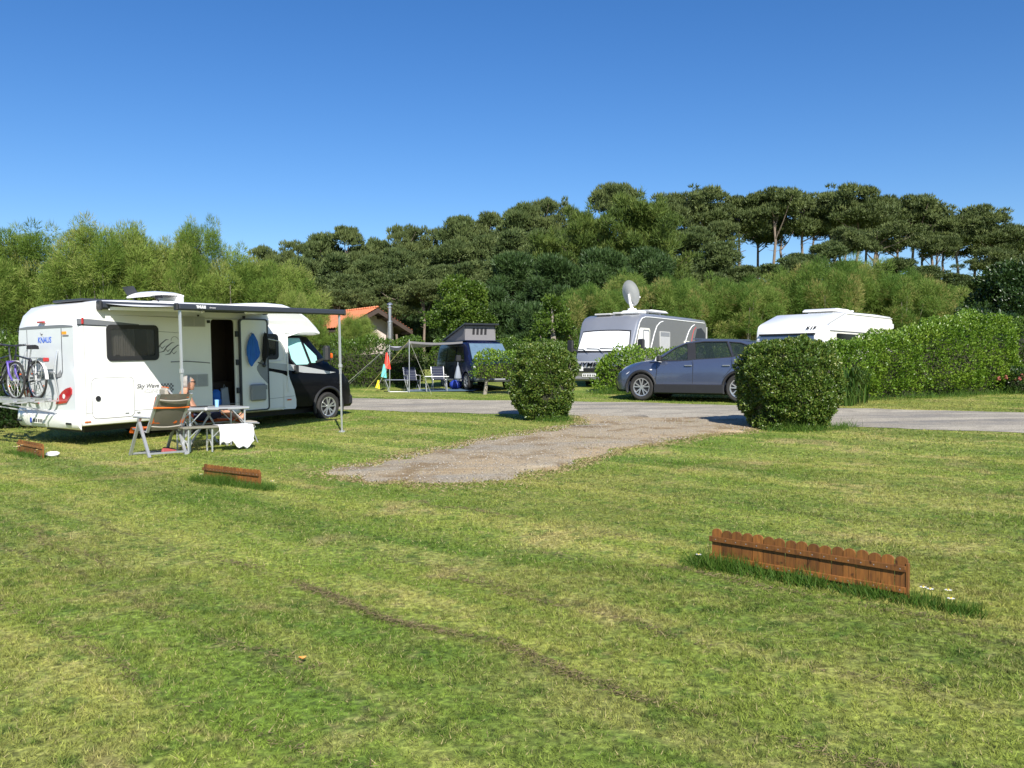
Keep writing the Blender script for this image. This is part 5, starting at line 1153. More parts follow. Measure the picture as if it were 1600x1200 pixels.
b = MB(); b.plate(rr(-1.37, 1.39, -.90, 2.06, .05), [rr(-1.33, 1.43, -.94, 2.02, .04)], lambda u, v, q: (u, HW(u) + q, v), 0, .03); b.build('seal', 'grey', f)
f = hside(rr(-3.05, 1.30, -2.22, 2.05, .04), 'vent', 'window', .02); hside(rr(-3.0, 1.33, -2.27, 1.85, .02), 'paleink', 'blind', .026, parent=f); hside(rr(-3.0, 1.87, -2.27, 2.02, .01), 'grey', 'blind_top', .024, parent=f)
hline([(-1.46, 1.3), (-1.62, 1.6), (-1.80, 1.95), (-2.0, 2.22), (-2.25, 2.36), (-2.5, 2.41)], .017)
hline([(-4.3, 1.5), (-4.5, 1.85), (-4.75, 2.15), (-5.0, 2.32), (-5.25, 2.4)], .018); hline([(-4.95, 1.6), (-5.05, 1.95), (-5.2, 2.2), (-5.4, 2.32)], .012, 'redink', 'red_line')
for z in (1.62, 1.40): hside(rr(-4.75, z, -4.30, z + .14, .02), 'cream', 'wall_vent', .02, [rr(-4.70, z + .03, -4.35, z + .11, .01)])
hside([(-5.3, 1.3), (-6.3, 1.3), (-6.3, 2.1), (-5.9, 2.3), (-5.5, 2.25), (-5.3, 1.9)], 'anthracite', 'rear_graphic', .005)
b = MB(); b.bar((-6.42, 1.13, 1.2), (-6.42, 1.13, 2.35), .03, .03); b.build('drain_strip', 'vent', HY)
# windscreen follows the raked face
def hfx(z): return float(np.interp(z, [q[1] for q in hp[:9]], [q[0] for q in hp[:9]]))
def hfront(poly, m, name, d=.012, holes=(), parent=HY):
    k = MB(); k.plate(poly, holes, lambda u, v, q: (hfx(v) + q, u, v), 0, d); return k.build(name, m, parent)
WS = [(-.99, 1.36), (-.5, 1.34), (0, 1.33), (.5, 1.34), (.99, 1.36), (.90, 1.98), (.5, 2.01), (0, 2.02), (-.5, 2.01), (-.90, 1.98)]
hfront([(u * 1.045, 1.33 - .045 if v < 1.5 else v + .045) for u, v in WS], 'blackpl', 'windscreen_seal', .016)
hfront(WS, 'screenwhite', 'windscreen', .05)
for y, l in ((-.78, -.45), (-.18, -.45), (.40, -.5)):
    b = MB(); b.tube([(hfx(1.31) + .08, y + .25, 1.27), (hfx(1.42) + .085, y, 1.40), (hfx(1.42) + .085, y + l, 1.42)], .012, 5); b.build('wiper', 'blackpl', HY)
hfront([(-.98, .86), (.98, .86), (.98, 1.24), (-.98, 1.24)], 'hymer', 'bonnet_panel', .006)
text('HYMER', .21, 'black', HY, 'lettering', frame3((.05, -.46, .86), (0, 1, 0), (-.05, 0, 1)), shear=.2, bold=.003, sx=1.5)
hfront([(-.95, .60), (.95, .60), (.95, .74), (-.95, .74)], 'blackpl', 'grille', .02); hfront([(-1.0, .76), (1.0, .76), (1.0, .97), (-1.0, .97)], 'vent', 'name_panel', .004)
text('B 524', .13, 'whiteink', HY, 'lettering', frame3((-.60, .25, 2.345), (0, 1, 0), Vector((-.52, 0, .85))), shear=.2, bold=.004, sx=1.3)
text('VIP', .07, 'black', HY, 'lettering', frame3((-.01, .40, 1.12), (0, 1, 0), (-.1, 0, 1)), bold=.002)
b = MB(); b.rbox(.0, .035, -.72, -.17, .43, .55, .006); pl = b.build('number_plate', 'plate', HY); [MB().box(.034, .038, y, y + .035, .455, .525).build('plate_mark', 'blackpl', pl) for y in (-.67, -.61, -.52, -.46, -.40, -.31, -.25)]
b = MB(); b.rbox(-.5, .03, -1.06, 1.06, .30, .46, .06); b.build('front_bumper', 'hymerside', HY)
for y in (-.82, .82):
    b = MB(); b.rbox(-.05, .04, y - .16, y + .16, .62, .80, .03); b.build('headlight', 'clearlens', HY)
for s in (-1, 1):
    b = MB(); b.bar((-.45, s * 1.02, 1.30), (-.25, s * 1.30, 1.40), .05, .05); b.rbox(-.35, -.22, s * 1.38 - .12, s * 1.38 + .12, 1.28, 1.72, .04); b.build('wing_mirror', 'blackpl', HY)
b = MB(); b.rbox(-1.2, -.85, -.75, -.1, 2.60, 2.66, .02); b.rbox(-1.25, -.9, -.05, .3, 2.62, 2.69, .02); b.build('roof_panel', 'vent', HY)
b = MB(); b.rbox(-3.9, -2.5, -.35, .45, 2.64, 2.72, .02); rh = b.build('roof_hatch', 'white', HY); b = MB(); b.hull([(x, y, z) for x, q in ((-4.05, .0), (-2.35, .0), (-3.8, .06), (-2.6, .06)) for y in (-.5, .6) for z in (2.80 + q,)] + [(x, y, 2.77) for x in (-4.0, -2.4) for y in (-.45, .55)]); b.build('hatch_lid', 'white', rh)
b = MB(); [b.bar((x, y, 2.7), (x, y, 2.80), .08, .05) for x in (-3.7, -2.7) for y in (-.3, .4)]; b.build('hatch_arm', 'vent', rh)
# dish
b = MB(); b.rbox(-1.55, -1.0, .25, .95, 2.62, 2.74, .04); b.lathe([(.17, 2.74), (.15, 2.82), (.02, 2.84)], (-1.28, .52, 0), n=18); sd = b.build('satellite_dish', 'white', HY)
ctr = Vector((-1.25, .42, 3.34)); w2l = HY.rotation_euler.to_matrix().inverted()
ax = (w2l @ Vector((.75, .60, .28))).normalized(); u_ = ax.cross(Vector((0, 0, 1))).normalized(); v_ = u_.cross(ax)
b = MB(); secs = []
for r_, dp in ((.001, 0), (.15, .012), (.30, .045), (.42, .09), (.43, .09), (.42, .10), (.30, .055), (.15, .022), (.001, .01)):
    secs.append([ctr + u_ * (r_ * math.cos(t) * .92) + v_ * (r_ * math.sin(t) * 1.08) + ax * (dp - (.0 if dp in (0, .012, .045, .09) and r_ < .425 else .0)) for t in np.linspace(0, 2 * math.pi, 33)[:-1]])
b.loft(secs, closed=True); b.build('reflector', 'vent', sd)
b = MB(); b.tube([(-1.28, .52, 2.80), ctr - v_ * .30 - ax * .04, ctr - ax * .03], [.07, .05, .04], 8); b.build('dish_neck', 'white', sd)
lnb = ctr + ax * .48 - v_ * .24
b = MB(); b.tube([ctr - v_ * .45, lnb], .018, 6); b.ball(lnb, .04, n=8, m=6); b.tube([lnb, lnb - ax * .09 + v_ * .03], .03, 8); b.build('feed_arm', 'white', sd)
for s in (-1, 1): wheel(HY, -1.0, s * .93, .35, .34, .22, s, 6, double=False, face='grey'); wheel(HY, -4.6, s * .93, .35, .34, .22, s, 6, double=False, face='grey')

# ---------------------------------------------------------------- white caravan
g_ = R(43.6); CF = Vector((-math.sin(g_), -math.cos(g_), 0)); CL = Vector((math.cos(g_), -math.sin(g_), 0))
p0 = Vector((8.9, 24.2, 0)) - CL * 1.1
CV = thing('white_caravan', 'white caravan with sloped front roof behind the hedges on the right', 'caravan', G(p0.x, p0.y), math.atan2(CF.y, CF.x))
cp = [(-.05, .5), (.0, .7), (.0, 1.2), (.0, 1.45), (-.03, 1.85), (-.10, 2.02), (-.25, 2.10), (-1.25, 2.40), (-1.5, 2.43), (-3.5, 2.45), (-4.8, 2.43), (-4.97, 2.3), (-5.0, 1.9), (-5.0, .6), (-4.9, .48), (-2.5, .48)]
b, ins = skin(cp, lambda x: 1.1, .05); b.build('body', 'white', CV, 40)
for s in (-1, 1): b = MB(); b.plate(ins, [], lambda u, v, d: (u, s * (1.1 - d), v), 0, .03); b.build('side_wall', 'cream', CV)
def cfx(z): return float(np.interp(z, [q[1] for q in cp[:7]], [q[0] for q in cp[:7]]))
b = MB(); b.plate(rr(-.95, 1.05, .70, 1.74, .06), [], lambda u, v, q: (cfx(v) + q, u, v), 0, .03); fw = b.build('front_window', 'bluegrey', CV)
b = MB(); b.rbox(-.02, .05, -.98, .74, 1.74, 1.785, .01); b.build('window_rail', 'blackpl', fw)
text('K I P', .11, 'black', CV, 'lettering', frame3((-.022, .60, 1.93), (0, 1, 0), (-.3, 0, 1)), shear=.25, bold=.006, sx=1.3)
b = MB(); b.rbox(-4.95, -.15, 1.1, 1.118, 1.835, 1.86, .004); b.build('side_rail', 'greystripe', CV); b = MB(); b.rbox(-4.9, -1.3, 1.095, 1.115, 2.36, 2.385, .004); b.build('awning_rail', 'vent', CV)
b = MB(); b.plate([(-.05, 2.06), (-.25, 2.12), (-1.27, 2.42), (-1.27, 2.39), (-.25, 2.085), (-.06, 2.03)], [], lambda u, v, q: (u, 1.1 + q, v), 0, .012); b.build('edge_trim', 'vent', CV)
b = MB(); b.plate(rr(-2.1, 1.2, -.6, 1.78, .05), [], lambda u, v, q: (u, 1.1 + q, v), 0, .025); sw = b.build('side_window', 'darkglass', CV)
b = MB(); b.plate(rr(-4.3, 1.2, -3.0, 1.78, .05), [], lambda u, v, q: (u, 1.1 + q, v), 0, .025); b.build('side_window', 'darkglass', CV)
b = MB(); b.rbox(-4.99, -4.9, 1.0, 1.13, 2.05, 2.2, .01); b.build('marker_light', 'clearlens', CV)
b = MB(); b.rbox(-2.9, -2.0, -.4, .4, 2.43, 2.50, .02); rh = b.build('roof_hatch', 'white', CV); b = MB(); b.hull([(x, y, z) for x, z in ((-3.1, 2.50), (-1.85, 2.54), (-2.0, 2.60), (-2.9, 2.60), (-3.1, 2.54), (-1.85, 2.51)) for y in (-.5, .5)]); b.build('hatch_lid', 'white', rh)
b = MB(); b.lathe([(.05, 2.42), (.05, 2.56), (.07, 2.565), (.07, 2.60), (.01, 2.61)], (-3.5, .35, 0), n=12); b.build('chimney', 'white', CV)
for s in (-1, 1): wheel(CV, -2.6, s * .95, .33, .33, .2, s, 6, double=False, face='grey')
b = MB(); b.bar((0, 0, .45), (1.2, 0, .45), .1, .08); b.rbox(-4.9, -.1, -.9, .9, .40, .5, .02); b.lathe([(.1, 0), (.1, .08)], (1.0, 0, .05), n=10); b.bar((1.0, 0, .1), (1.0, 0, .6), .05, .05); b.build('chassis', 'grey', CV)

# ---------------------------------------------------------------- blue grey car
al = R(31); CFW = Vector((-math.cos(al), math.sin(al), 0))
fwp = Vector((3.66, 23.75, 0)); n_cam = Vector((-math.sin(al), -math.cos(al), 0))      # its left side (towards the camera)
c0 = fwp - CFW * 1.33 - n_cam * .78
CAR = thing('blue_grey_car', 'blue grey crossover car parked on the verge beside the road', 'car', G(c0.x, c0.y, -.02), math.atan2(CFW.y, CFW.x)); CAR.scale = (1.03, 1.03, 1.07)
# local: x forward, y left (faces camera)
def carsec(x, w, zb, zs, zt, wt, cr=.03): return sec(x, [(0, zb), (w * .85, zb), (w * .96, zb + .05), (w, zb + .22), (w * 1.0, (zb + zs) / 2 + .05), (w * .985, zs - .05), (w * .965, zs), (wt, zt), (wt * .6, zt + cr * .7), (0, zt + cr)])
st = [(-2.16, .62, .50, .72, .80, .55), (-2.13, .78, .36, .86, 1.00, .70), (-2.02, .85, .28, .98, 1.10, .78), (-1.7, .885, .24, 1.06, 1.13, .82), (-1.2, .89, .23, 1.03, 1.10, .83), (-.5, .89, .22, .99, 1.06, .84), (.2, .89, .22, .96, 1.03, .84), (.8, .89, .22, .94, 1.0, .84), (1.05, .885, .22, .93, 1.02, .80, .05), (1.35, .88, .22, .90, .985, .74, .07), (1.65, .86, .22, .85, .94, .68, .07), (1.9, .81, .23, .78, .87, .60, .06), (2.05, .74, .25, .70, .78, .52, .04), (2.15, .62, .32, .60, .68, .45, .02), (2.18, .5, .42, .52, .56, .36, .01)]
b = MB(); b.loft([carsec(*q) for q in st], closed=True, cap=True); me = b.mesh('body')
def arc(x): return [MB().lathe([(.40, .45 * s), (.40, 1.2 * s)], (x, 0, .345), axis='y', n=32).mesh('c') for s in (-1, 1)]
me = cut(me, arc(1.33) + arc(-1.30), 'body', 'carblue'); body = obj('body', me, CAR)
def cy(z): return .855 - (z - 1.0) * .42
gh = [(1.10, .99), (.45, 1.37), (.15, 1.49), (-.3, 1.545), (-1.0, 1.54), (-1.6, 1.47), (-1.95, 1.42), (-1.85, 1.12), (-1.4, 1.10), (-.5, 1.05), (.3, 1.01)]
W1 = [(.86, 1.035), (.42, 1.335), (.18, 1.435), (.03, 1.46), (-.06, 1.055), (.3, 1.04)]
W2 = [(-.14, 1.062), (-.06, 1.465), (-.35, 1.49), (-.92, 1.485), (-1.10, 1.125), (-.9, 1.10)]
W3 = [(-1.16, 1.135), (-1.00, 1.475), (-1.30, 1.45), (-1.52, 1.37), (-1.56, 1.31), (-1.36, 1.17)]
for s in (1, -1):
    b = MB(); b.plate(gh, [W1, W2, W3], lambda u, v, d: (u, s * (cy(v) - d), v), 0, .05); b.build('side_frame', 'carblue', CAR)
    b = MB()
    for wq in (W1, W2, W3):
        c = np.mean(wq, 0); big = [tuple(c + (np.array(q) - c) * 1.05 + np.sign(np.array(q) - c) * .012) for q in wq]; b.plate(big, [wq], lambda u, v, d: (u, s * (cy(v) + .004 - d), v), 0, .02)
    b.plate([(.05, 1.05), (.12, 1.45), (-.09, 1.48), (-.17, 1.055)], [], lambda u, v, d: (u, s * (cy(v) + .003 - d), v), 0, .02); b.build('window_trim', 'blackpl', CAR)
    for wq in (W1, W2, W3): b = MB(); b.plate(wq, [], lambda u, v, d: (u, s * (cy(v) - .02 - d), v), 0, .004); b.build('side_glass', 'carglass', CAR)
rf = [(.45, 1.37), (.15, 1.49), (-.3, 1.545), (-1.0, 1.54), (-1.6, 1.47), (-1.95, 1.42)]
b = MB(); b.loft([[(x, y * cy(z), z + .035 * (1 - y * y)) for y in np.linspace(-1, 1, 9)] for x, z in rf]); b.loft([[(x, y * cy(z) * .98, z - .03 + .035 * (1 - y * y)) for y in np.linspace(-1, 1, 9)] for x, z in rf]); b.build('roof', 'carblue', CAR)
b = MB(); b.loft([[(1.10 + .05 * (1 - y * y), y * .80, 1.0), (.46, y * cy(1.37) * .98, 1.372)][::1] for y in np.linspace(-1, 1, 7)]); b.build('windscreen', 'carglass', CAR)
b = MB(); b.loft([[(-2.02, y * .74, 1.10), (-1.95, y * cy(1.42) * .97, 1.42)] for y in np.linspace(-1, 1, 5)]); b.build('rear_glass', 'darkglass', CAR)
b = MB(); b.box(-1.9, 1.0, -.78, .78, 1.0, 1.02); b.rbox(.75, 1.08, -.75, .75, .98, 1.06, .03); b.build('interior', 'seat', CAR)
for x in (-.05, -1.0):
    for y in (-.38, .38): b = MB(); b.rbox(x - .17, x - .02, y - .22, y + .22, .95, 1.22, .05); b.rbox(x - .16, x - .06, y - .12, y + .12, 1.22, 1.38, .04); b.build('seat', 'seat', CAR)
b = MB(); b.tube([(.42 + .08 * math.sin(t), .38 + .18 * math.cos(t), 1.06 + .16 * math.sin(t)) for t in np.linspace(0, 6.28, 20)], .015, 6); b.build('steering_wheel', 'blackpl', CAR)
b = MB(); b.rbox(.25, .29, -.12, .12, 1.33, 1.39, .01); b.build('interior_mirror', 'blackpl', CAR)
for s in (1, -1):
    b = MB(); b.rbox(-.93, .96, s * .89 - .03, s * .89 + .03, .20, .43, .02); b.build('sill_cladding', 'blackpl', CAR)
    for x in (1.33, -1.30): b = MB(); b.tube([(x + .415 * math.cos(a), s * .872, .345 + .415 * math.sin(a)) for a in np.linspace(-.35, math.pi + .35, 24)], .038, 8); b.build('wheel_arch', 'blackpl', CAR)
    for x in (1.33, -1.30): wheel(CAR, x, s * .765, .345, .345, .215, s, 5)
    b = MB(); b.rbox(.70, .84, s * 1.0 - .11, s * 1.0 + .09, 1.0, 1.15, .04); b.bar((.78, s * .84, 1.03), (.78, s * .95, 1.05), .05, .04); mm = b.build('door_mirror', 'blackpl', CAR); b = MB(); b.hull([(x, s * y, z) for x, y, z in ((.88, .94, 1.02), (.88, 1.05, 1.02), (.84, .94, 1.12), (.84, 1.06, 1.12), (.72, .94, .985), (.72, 1.06, .99))]); b.build('mirror_cap', 'clearlens', mm)
    for x in (.02, -.98): b = MB(); b.rbox(x - .10, x + .10, s * .897 - .012, s * .897 + .022, .885, .915, .01); b.build('door_handle', 'alloy', CAR)
    b = MB(); b.rbox(1.02, 1.08, s * .885 - .01, s * .885 + .008, .78, .81, .004); b.build('side_indicator', 'clearlens', CAR)
    b = MB()
    for pts in ([(-.10, .44), (-.11, .95), (-.10, 1.03)], [(.93, .5), (.88, .75), (.90, .97)], [(-.90, .6), (-1.13, .85), (-1.13, 1.08)]): b.tube([(x, s * .8925, z) for x, z in pts], .005, 4)
    b.build('door_gap', 'blackpl', CAR)
    b = MB(); b.hull([(x, s * y, z) for x, y, z in ((1.62, .84, .80), (1.98, .70, .74), (2.10, .60, .66), (1.95, .76, .60), (1.72, .855, .70), (1.9, .68, .80))]); b.build('headlight', 'clearlens', CAR)
    b = MB(); b.hull([(x, s * y, z) for x, y, z in ((-1.98, .86, 1.0), (-2.12, .74, 1.0), (-1.95, .84, 1.12), (-2.05, .72, 1.12), (-2.12, .76, .82), (-2.02, .86, .84))]); b.build('rear_lamp', 'redlens', CAR)
    b = MB(); b.bar((.0, s * .56, 1.575), (-1.5, s * .55, 1.52), .03, .03); b.build('roof_rail', 'carblue', CAR)
b = MB(); b.rbox(1.75, 2.2, -.62, .62, .22, .50, .08); b.rbox(-2.2, -1.8, -.75, .75, .26, .55, .08); b.build('bumper', 'blackpl', CAR); b = MB(); b.rbox(-1.6, 1.6, -.6, .6, .17, .3, .03); b.build('underbody', 'blackpl', CAR)

# ---------------------------------------------------------------- blue camper van with raised roof
be = R(22); VF = Vector((math.sin(be), -math.cos(be), 0)); VR = Vector((-math.cos(be), -math.sin(be), 0))     # forward; right side (towards picture left)
VS = .86; c0 = Vector((-1.5, 29.0, 0)) - VF * 1.5 * VS - VR * .85 * VS
VAN = thing('blue_camper_van', 'dark blue camper van with grey pop up roof half behind a hedge', 'van', G(c0.x, c0.y, -.03), math.atan2(VF.y, VF.x)); VAN.scale = (VS, VS, VS)
# local: x forward, y left; the picture shows its right side (-y) and its front (+x)
def vsec(x, w, zb, zm, zt, wt): return sec(x, [(0, zb), (w * .85, zb), (w * .97, zb + .08), (w, zm * .6 + .1), (w * .99, zm), (wt + (w - wt) * .35, zm + (zt - zm) * .6), (wt, zt - .10), (wt * .86, zt - .01), (0, zt + .02)])
b = MB(); b.loft([vsec(*q) for q in ((-2.42, .88, .40, 1.05, 1.80, .74), (-2.36, .93, .33, 1.08, 1.90, .78), (-1.5, .95, .30, 1.08, 1.93, .80), (0, .95, .30, 1.08, 1.93, .80), (.9, .95, .30, 1.07, 1.92, .80), (1.15, .95, .30, 1.06, 1.85, .78), (1.5, .945, .30, 1.05, 1.50, .80), (1.82, .93, .30, 1.00, 1.14, .82), (2.15, .89, .30, .90, .98, .74), (2.36, .82, .32, .74, .80, .66), (2.42, .74, .40, .62, .68, .6))], closed=True, cap=True)
me = cut(b.mesh('body'), [MB().lathe([(.40, .6 * s), (.40, 1.3 * s)], (x, 0, .33), axis='y', n=28).mesh('c') for s in (-1, 1) for x in (1.5, -1.5)], 'body', 'vanblue'); obj('body', me, VAN)
def vy(z): return float(np.interp(z, [1.08, 1.59, 1.83], [.94, .855, .80])) + .006
for s in (-1, 1):
    for poly in (rr(-2.25, 1.12, -1.05, 1.72, .08), rr(-.97, 1.12, .15, 1.72, .08)): b = MB(); b.plate(poly, [], lambda u, v, q: (u, s * (vy(v) + q), v), 0, .012); b.build('side_window', 'darkglass', VAN)
    b = MB(); b.plate([(.27, 1.12), (1.38, 1.12), (1.25, 1.32), (.98, 1.70), (.27, 1.70)], [], lambda u, v, q: (u, s * (vy(v) + q), v), 0, .012); b.build('cab_window', 'darkglass', VAN)
    b = MB(); b.rbox(-1.0, 1.0, s * .95 - .02, s * .95 + .02, .33, .40, .01); b.build('side_step', 'alu', VAN)
    b = MB(); [b.tube([(x, s * .955, .42), (x, s * .958, 1.0), (x, s * .93, 1.12)], .005, 4) for x in (.22, -1.0, 1.05)]; b.tube([(-2.2, s * .955, 1.0), (1.2, s * .955, .98)], .006, 4); b.build('door_gap', 'blackpl', VAN)
    for x in (1.5, -1.5): wheel(VAN, x, s * .83, .33, .33, .21, s, 6, double=False, face='grey')
    b = MB(); b.bar((1.2, s * .92, 1.15), (1.25, s * 1.08, 1.2), .05, .05); b.rbox(1.18, 1.30, s * 1.13 - .12, s * 1.13 + .10, 1.10, 1.36, .04); b.build('wing_mirror', 'blackpl', VAN)
    b = MB(); b.hull([(x, s * y, z) for x, y, z in ((2.28, .70, .92), (2.40, .60, .80), (2.39, .62, .68), (2.30, .84, .72), (2.14, .87, .84), (2.18, .84, .92))]); b.build('headlight', 'clearlens', VAN)
b = MB(); b.plate([(-.78, 1.16), (.78, 1.16), (.70, 1.80), (-.70, 1.80)], [], lambda u, v, q: (1.83 - (v - 1.16) * .98 + q, u, v + .03), .0, .05); b.build('windscreen', 'bluecover', VAN)
b = MB(); b.rbox(2.2, 2.46, -.86, .86, .32, .62, .07); b.build('front_bumper', 'grey', VAN)
b = MB(); b.rbox(-2.2, .95, -.74, .74, 1.93, 1.97, .01); b.build('roof_tray', 'vanblue', VAN)
# pop-up roof: hinged at the back, open at the front
b = MB(); X0, X1 = -2.1, .62; b.plate([(X0, 1.96), (X1, 1.96), (X1 - .04, 2.56), (X0 + .05, 2.02)], [], lambda u, v, q: (u, -.66 + q, v), 0, .015); b.plate([(X0, 1.96), (X1, 1.96), (X1 - .04, 2.56), (X0 + .05, 2.02)], [], lambda u, v, q: (u, .66 - q, v), 0, .015)
b.plate([(-.66, 1.96), (.66, 1.96), (.62, 2.56), (-.62, 2.56)], [], lambda u, v, q: (X1 - (v - 1.96) * .07 - q, u, v), 0, .015); b.build('roof_canvas', 'greycanvas', VAN)
b = MB(); b.hull([(x, y, z) for x, z in ((X0 - .15, 2.0), (X0 - .15, 2.06), (X1 + .18, 2.60), (X1 + .2, 2.66)) for y in (-.74, .74)]); b.build('raised_roof', 'anthracite', VAN)
b = MB()
for y in (-.34, -.17, .0, .17):
    b.plate([(y, 2.20), (y + .10, 2.20), (y + .12, 2.46), (y + .02, 2.46)], [], lambda u, v, q: (X1 - (v - 1.96) * .07 + q, u, v), 0, .004)
b.build('mesh_window', 'blackcloth', VAN)

# ---------------------------------------------------------------- grey canopy beside the van, with its poles and lines
vm = Matrix.Translation(VAN.location) @ VAN.rotation_euler.to_matrix().to_4x4() @ Matrix.Diagonal((VS, VS, VS, 1))
A1 = vm @ Vector((.75, -.80, 1.92)); A2 = vm @ Vector((-1.9, -.80, 1.92))
C1 = at(639.5, 533, 28.6); C2 = at(609, 541, 31.0)
CN = thing('grey_canopy', 'pale grey canopy stretched from the blue van to two thin poles', 'canopy', G(C1.x, C1.y)); o0 = CN.location
b = MB(); secs = []
for i in range(13):
    s = i / 12; row = []
    for j in range(9):
        t = j / 8; pa = A1.lerp(A2, t); pc = C1.lerp(C2, t); q = pa.lerp(pc, s); q = q - Vector((0, 0, .13 * math.sin(math.pi * t) * (.3 + .7 * s) + .05 * math.sin(math.pi * s))); row.append(q - o0)
    secs.append(row)
b.loft(secs); b.loft([[p - Vector((0, 0, .006)) for p in r_] for r_ in secs]); b.build('cloth', 'canopy', CN, 60)
b = MB(); b.loft([[p for p in (q, q - Vector((0, 0, .09 + .02 * (k % 2))))] for k, q in enumerate(secs[-1])]); b.loft([[q[0], q[0] - Vector((0, 0, .07))] for q in secs]); b.build('valance', 'greycanvas', CN, 60)
for c in (C1, C2): b = MB(); g0 = G(c.x, c.y, -.02); b.tube([g0 - o0, c - o0 + Vector((0, 0, .05))], .014, 6); b.build('pole', 'alu', CN)
for c, (gx, gy), m in ((C1, (-4.9, 28.0), 'yelcord'), (C1, (-2.6, 27.7), 'cord'), (C2, (-5.9, 29.6), 'cord'), (C2, (-6.0, 29.3), 'cord')):
    b = MB(); b.tube([c - o0 + Vector((0, 0, .03)), G(gx, gy, .0) - o0], .0045, 4); b.build('guy_line', m, CN)
FL = thing('cloth_pennant_string', 'string of red, teal and yellow cloth pennants hanging beside the canopy', 'pennants', G(-4.6, 29.3)); o1 = FL.location
pts = [at(606, 551, 29.6), at(604, 579, 29.5), at(596, 592, 29.4), at(589, 606, 29.3)]
b = MB(); b.tube([p - o1 for p in [at(609, 541, 29.9)] + pts], .006, 4); b.build('cord', 'cord', FL)
for (p, q, wd, m) in ((at(604, 551, 29.6), at(606, 577, 29.6), .16, 'red'), (at(600, 569, 29.5), at(600, 591, 29.5), .14, 'teal'), (at(591, 594, 29.4), at(590, 608, 29.4), .11, 'yellow')):
    b = MB(); p = p - o1; q = q - o1; b.loft([[p + Vector((-.02, 0, 0)), p + Vector((.03, .02, 0))], [p.lerp(q, .5) + Vector((-wd * .55, .05, 0)), p.lerp(q, .5) + Vector((wd * .55, -.04, 0))], [q + Vector((-wd * .7, -.04, .05)), q + Vector((wd * .6, .05, 0))]]); b.loft([[p + Vector((-.02, .01, 0)), p + Vector((.03, .03, 0))], [p.lerp(q, .5) + Vector((-wd * .55, .06, 0)), p.lerp(q, .5) + Vector((wd * .55, -.03, 0))], [q + Vector((-wd * .7, -.03, .05)), q + Vector((wd * .6, .06, 0))]]); b.build('pennant', m, FL, 60)[('label')] = {'red': 'red pennant', 'teal': 'teal pennant', 'yellow': 'yellow pennant'}[m]
# folding chairs, stool, table under the canopy
def slat_chair(label, x, y, rz, grp='folding chairs under the grey canopy'):
    o = thing('folding_chair', label, 'chair', G(x, y), rz, grp); o.scale = (.84, .84, .82)
    for s in (-.26, .26):
        b = MB(); b.tube([(.25, s, 0), (-.14, s, .44), (-.34, s, .98)], .013, 6); b.tube([(-.27, s, 0), (.05, s, .38), (.26, s, .44)], .013, 6); b.tube([(-.22, s * 1.08, .66), (.22, s * 1.08, .64)], .016, 6); b.tube([(.22, s * 1.08, .64), (.25, s, .0)], .011, 6); b.build('side_frame', 'alu', o)
    for i in range(5):
        t = i / 4; b = MB(); x0 = -.18 - .15 * t; z0 = .52 + .42 * t; b.box(x0 - .006, x0 + .006, -.26, .26, z0 - .04, z0 + .045); b.build('back_strap', 'navystripe' if i % 2 == 0 else 'navystripe', o)
        b = MB(); b.box(x0 - .009, x0 + .002, -.26, .26, z0 - .052, z0 - .035); b.build('back_stripe', 'palestripe', o)
    b = MB(); b.rbox(-.18, .26, -.26, .26, .425, .445, .008); b.build('seat', 'navystripe', o); b = MB(); b.tube([(.25, -.26, .03), (.25, .26, .03)], .011, 6); b.tube([(-.27, -.26, .03), (-.27, .26, .03)], .011, 6); b.build('crossbar', 'alu', o); return o
slat_chair('left folding chair with dark blue striped back under the grey canopy', -3.45, 29.55, R(-62)); slat_chair('right folding chair with dark blue striped back, partly behind the small table', -2.55, 29.75, R(-75))
def frame_table(name, label, x, y, rz, lx, ly, h, m='white', cat='table', r=.013):
    o = thing(name, label, cat, G(x, y), rz); b = MB(); b.rbox(-lx, lx, -ly, ly, h - .025, h, .006); b.build('table_top', m, o)
    for s in (-1, 1): b = MB(); b.tube([(s * lx * .85, -ly * .9, 0), (s * lx * .9, ly * .7, h - .02)], r, 6); b.build('leg', 'alu', o); b = MB(); b.tube([(s * lx * .85, ly * .9, 0), (s * lx * .9, -ly * .7, h - .02)], r, 6); b.build('leg', 'alu', o)
    return o
frame_table('folding_table', 'small white folding table under the grey canopy', -2.55, 28.9, R(10), .40, .28, .52)
SL = thing('folding_stool', 'low metal footstool frame left of the striped folding chairs', 'stool', G(-3.95, 29.0), R(15))
b = MB(); b.rbox(-.35, .35, -.2, .2, .40, .42, .005); b.build('stool_top', 'palestripe', SL)
for s in (-.2, .2): b = MB(); b.tube([(-.36, s, .41), (-.2, s, 0)], .012, 6); b.tube([(.36, s, .41), (.45, s, 0)], .012, 6); b.tube([(-.2, s, .01), (.45, s, .01)], .01, 6); b.build('leg', 'alu', SL)
b = MB(); b.rbox(-1.2, 1.3, -.6, .7, .012, .022, .003); gm = b.build('ground_mat', 'bluemat', None, loc=G(-2.4, 29.35)); gm.rotation_euler = (R(2.5), R(-1), R(-15)); tag(gm, 'blue ground mat spread beside the blue van', 'mat')
b = MB(); b.ball((0, 0, .16), .24, .2, .17, 12, 8); b.ball((.03, 0, .32), .05, .05, .05, 8, 6); tag(b.build('blue_bag', 'blueball', None, loc=G(-1.95, 29.9)), 'blue bag on the ground beside the van', 'bag')
hb = vm @ Vector((1.22, -1.16, 1.12))
BG = thing('plastic_bag', 'pale plastic bag hanging from the wing mirror of the blue van', 'bag', hb)
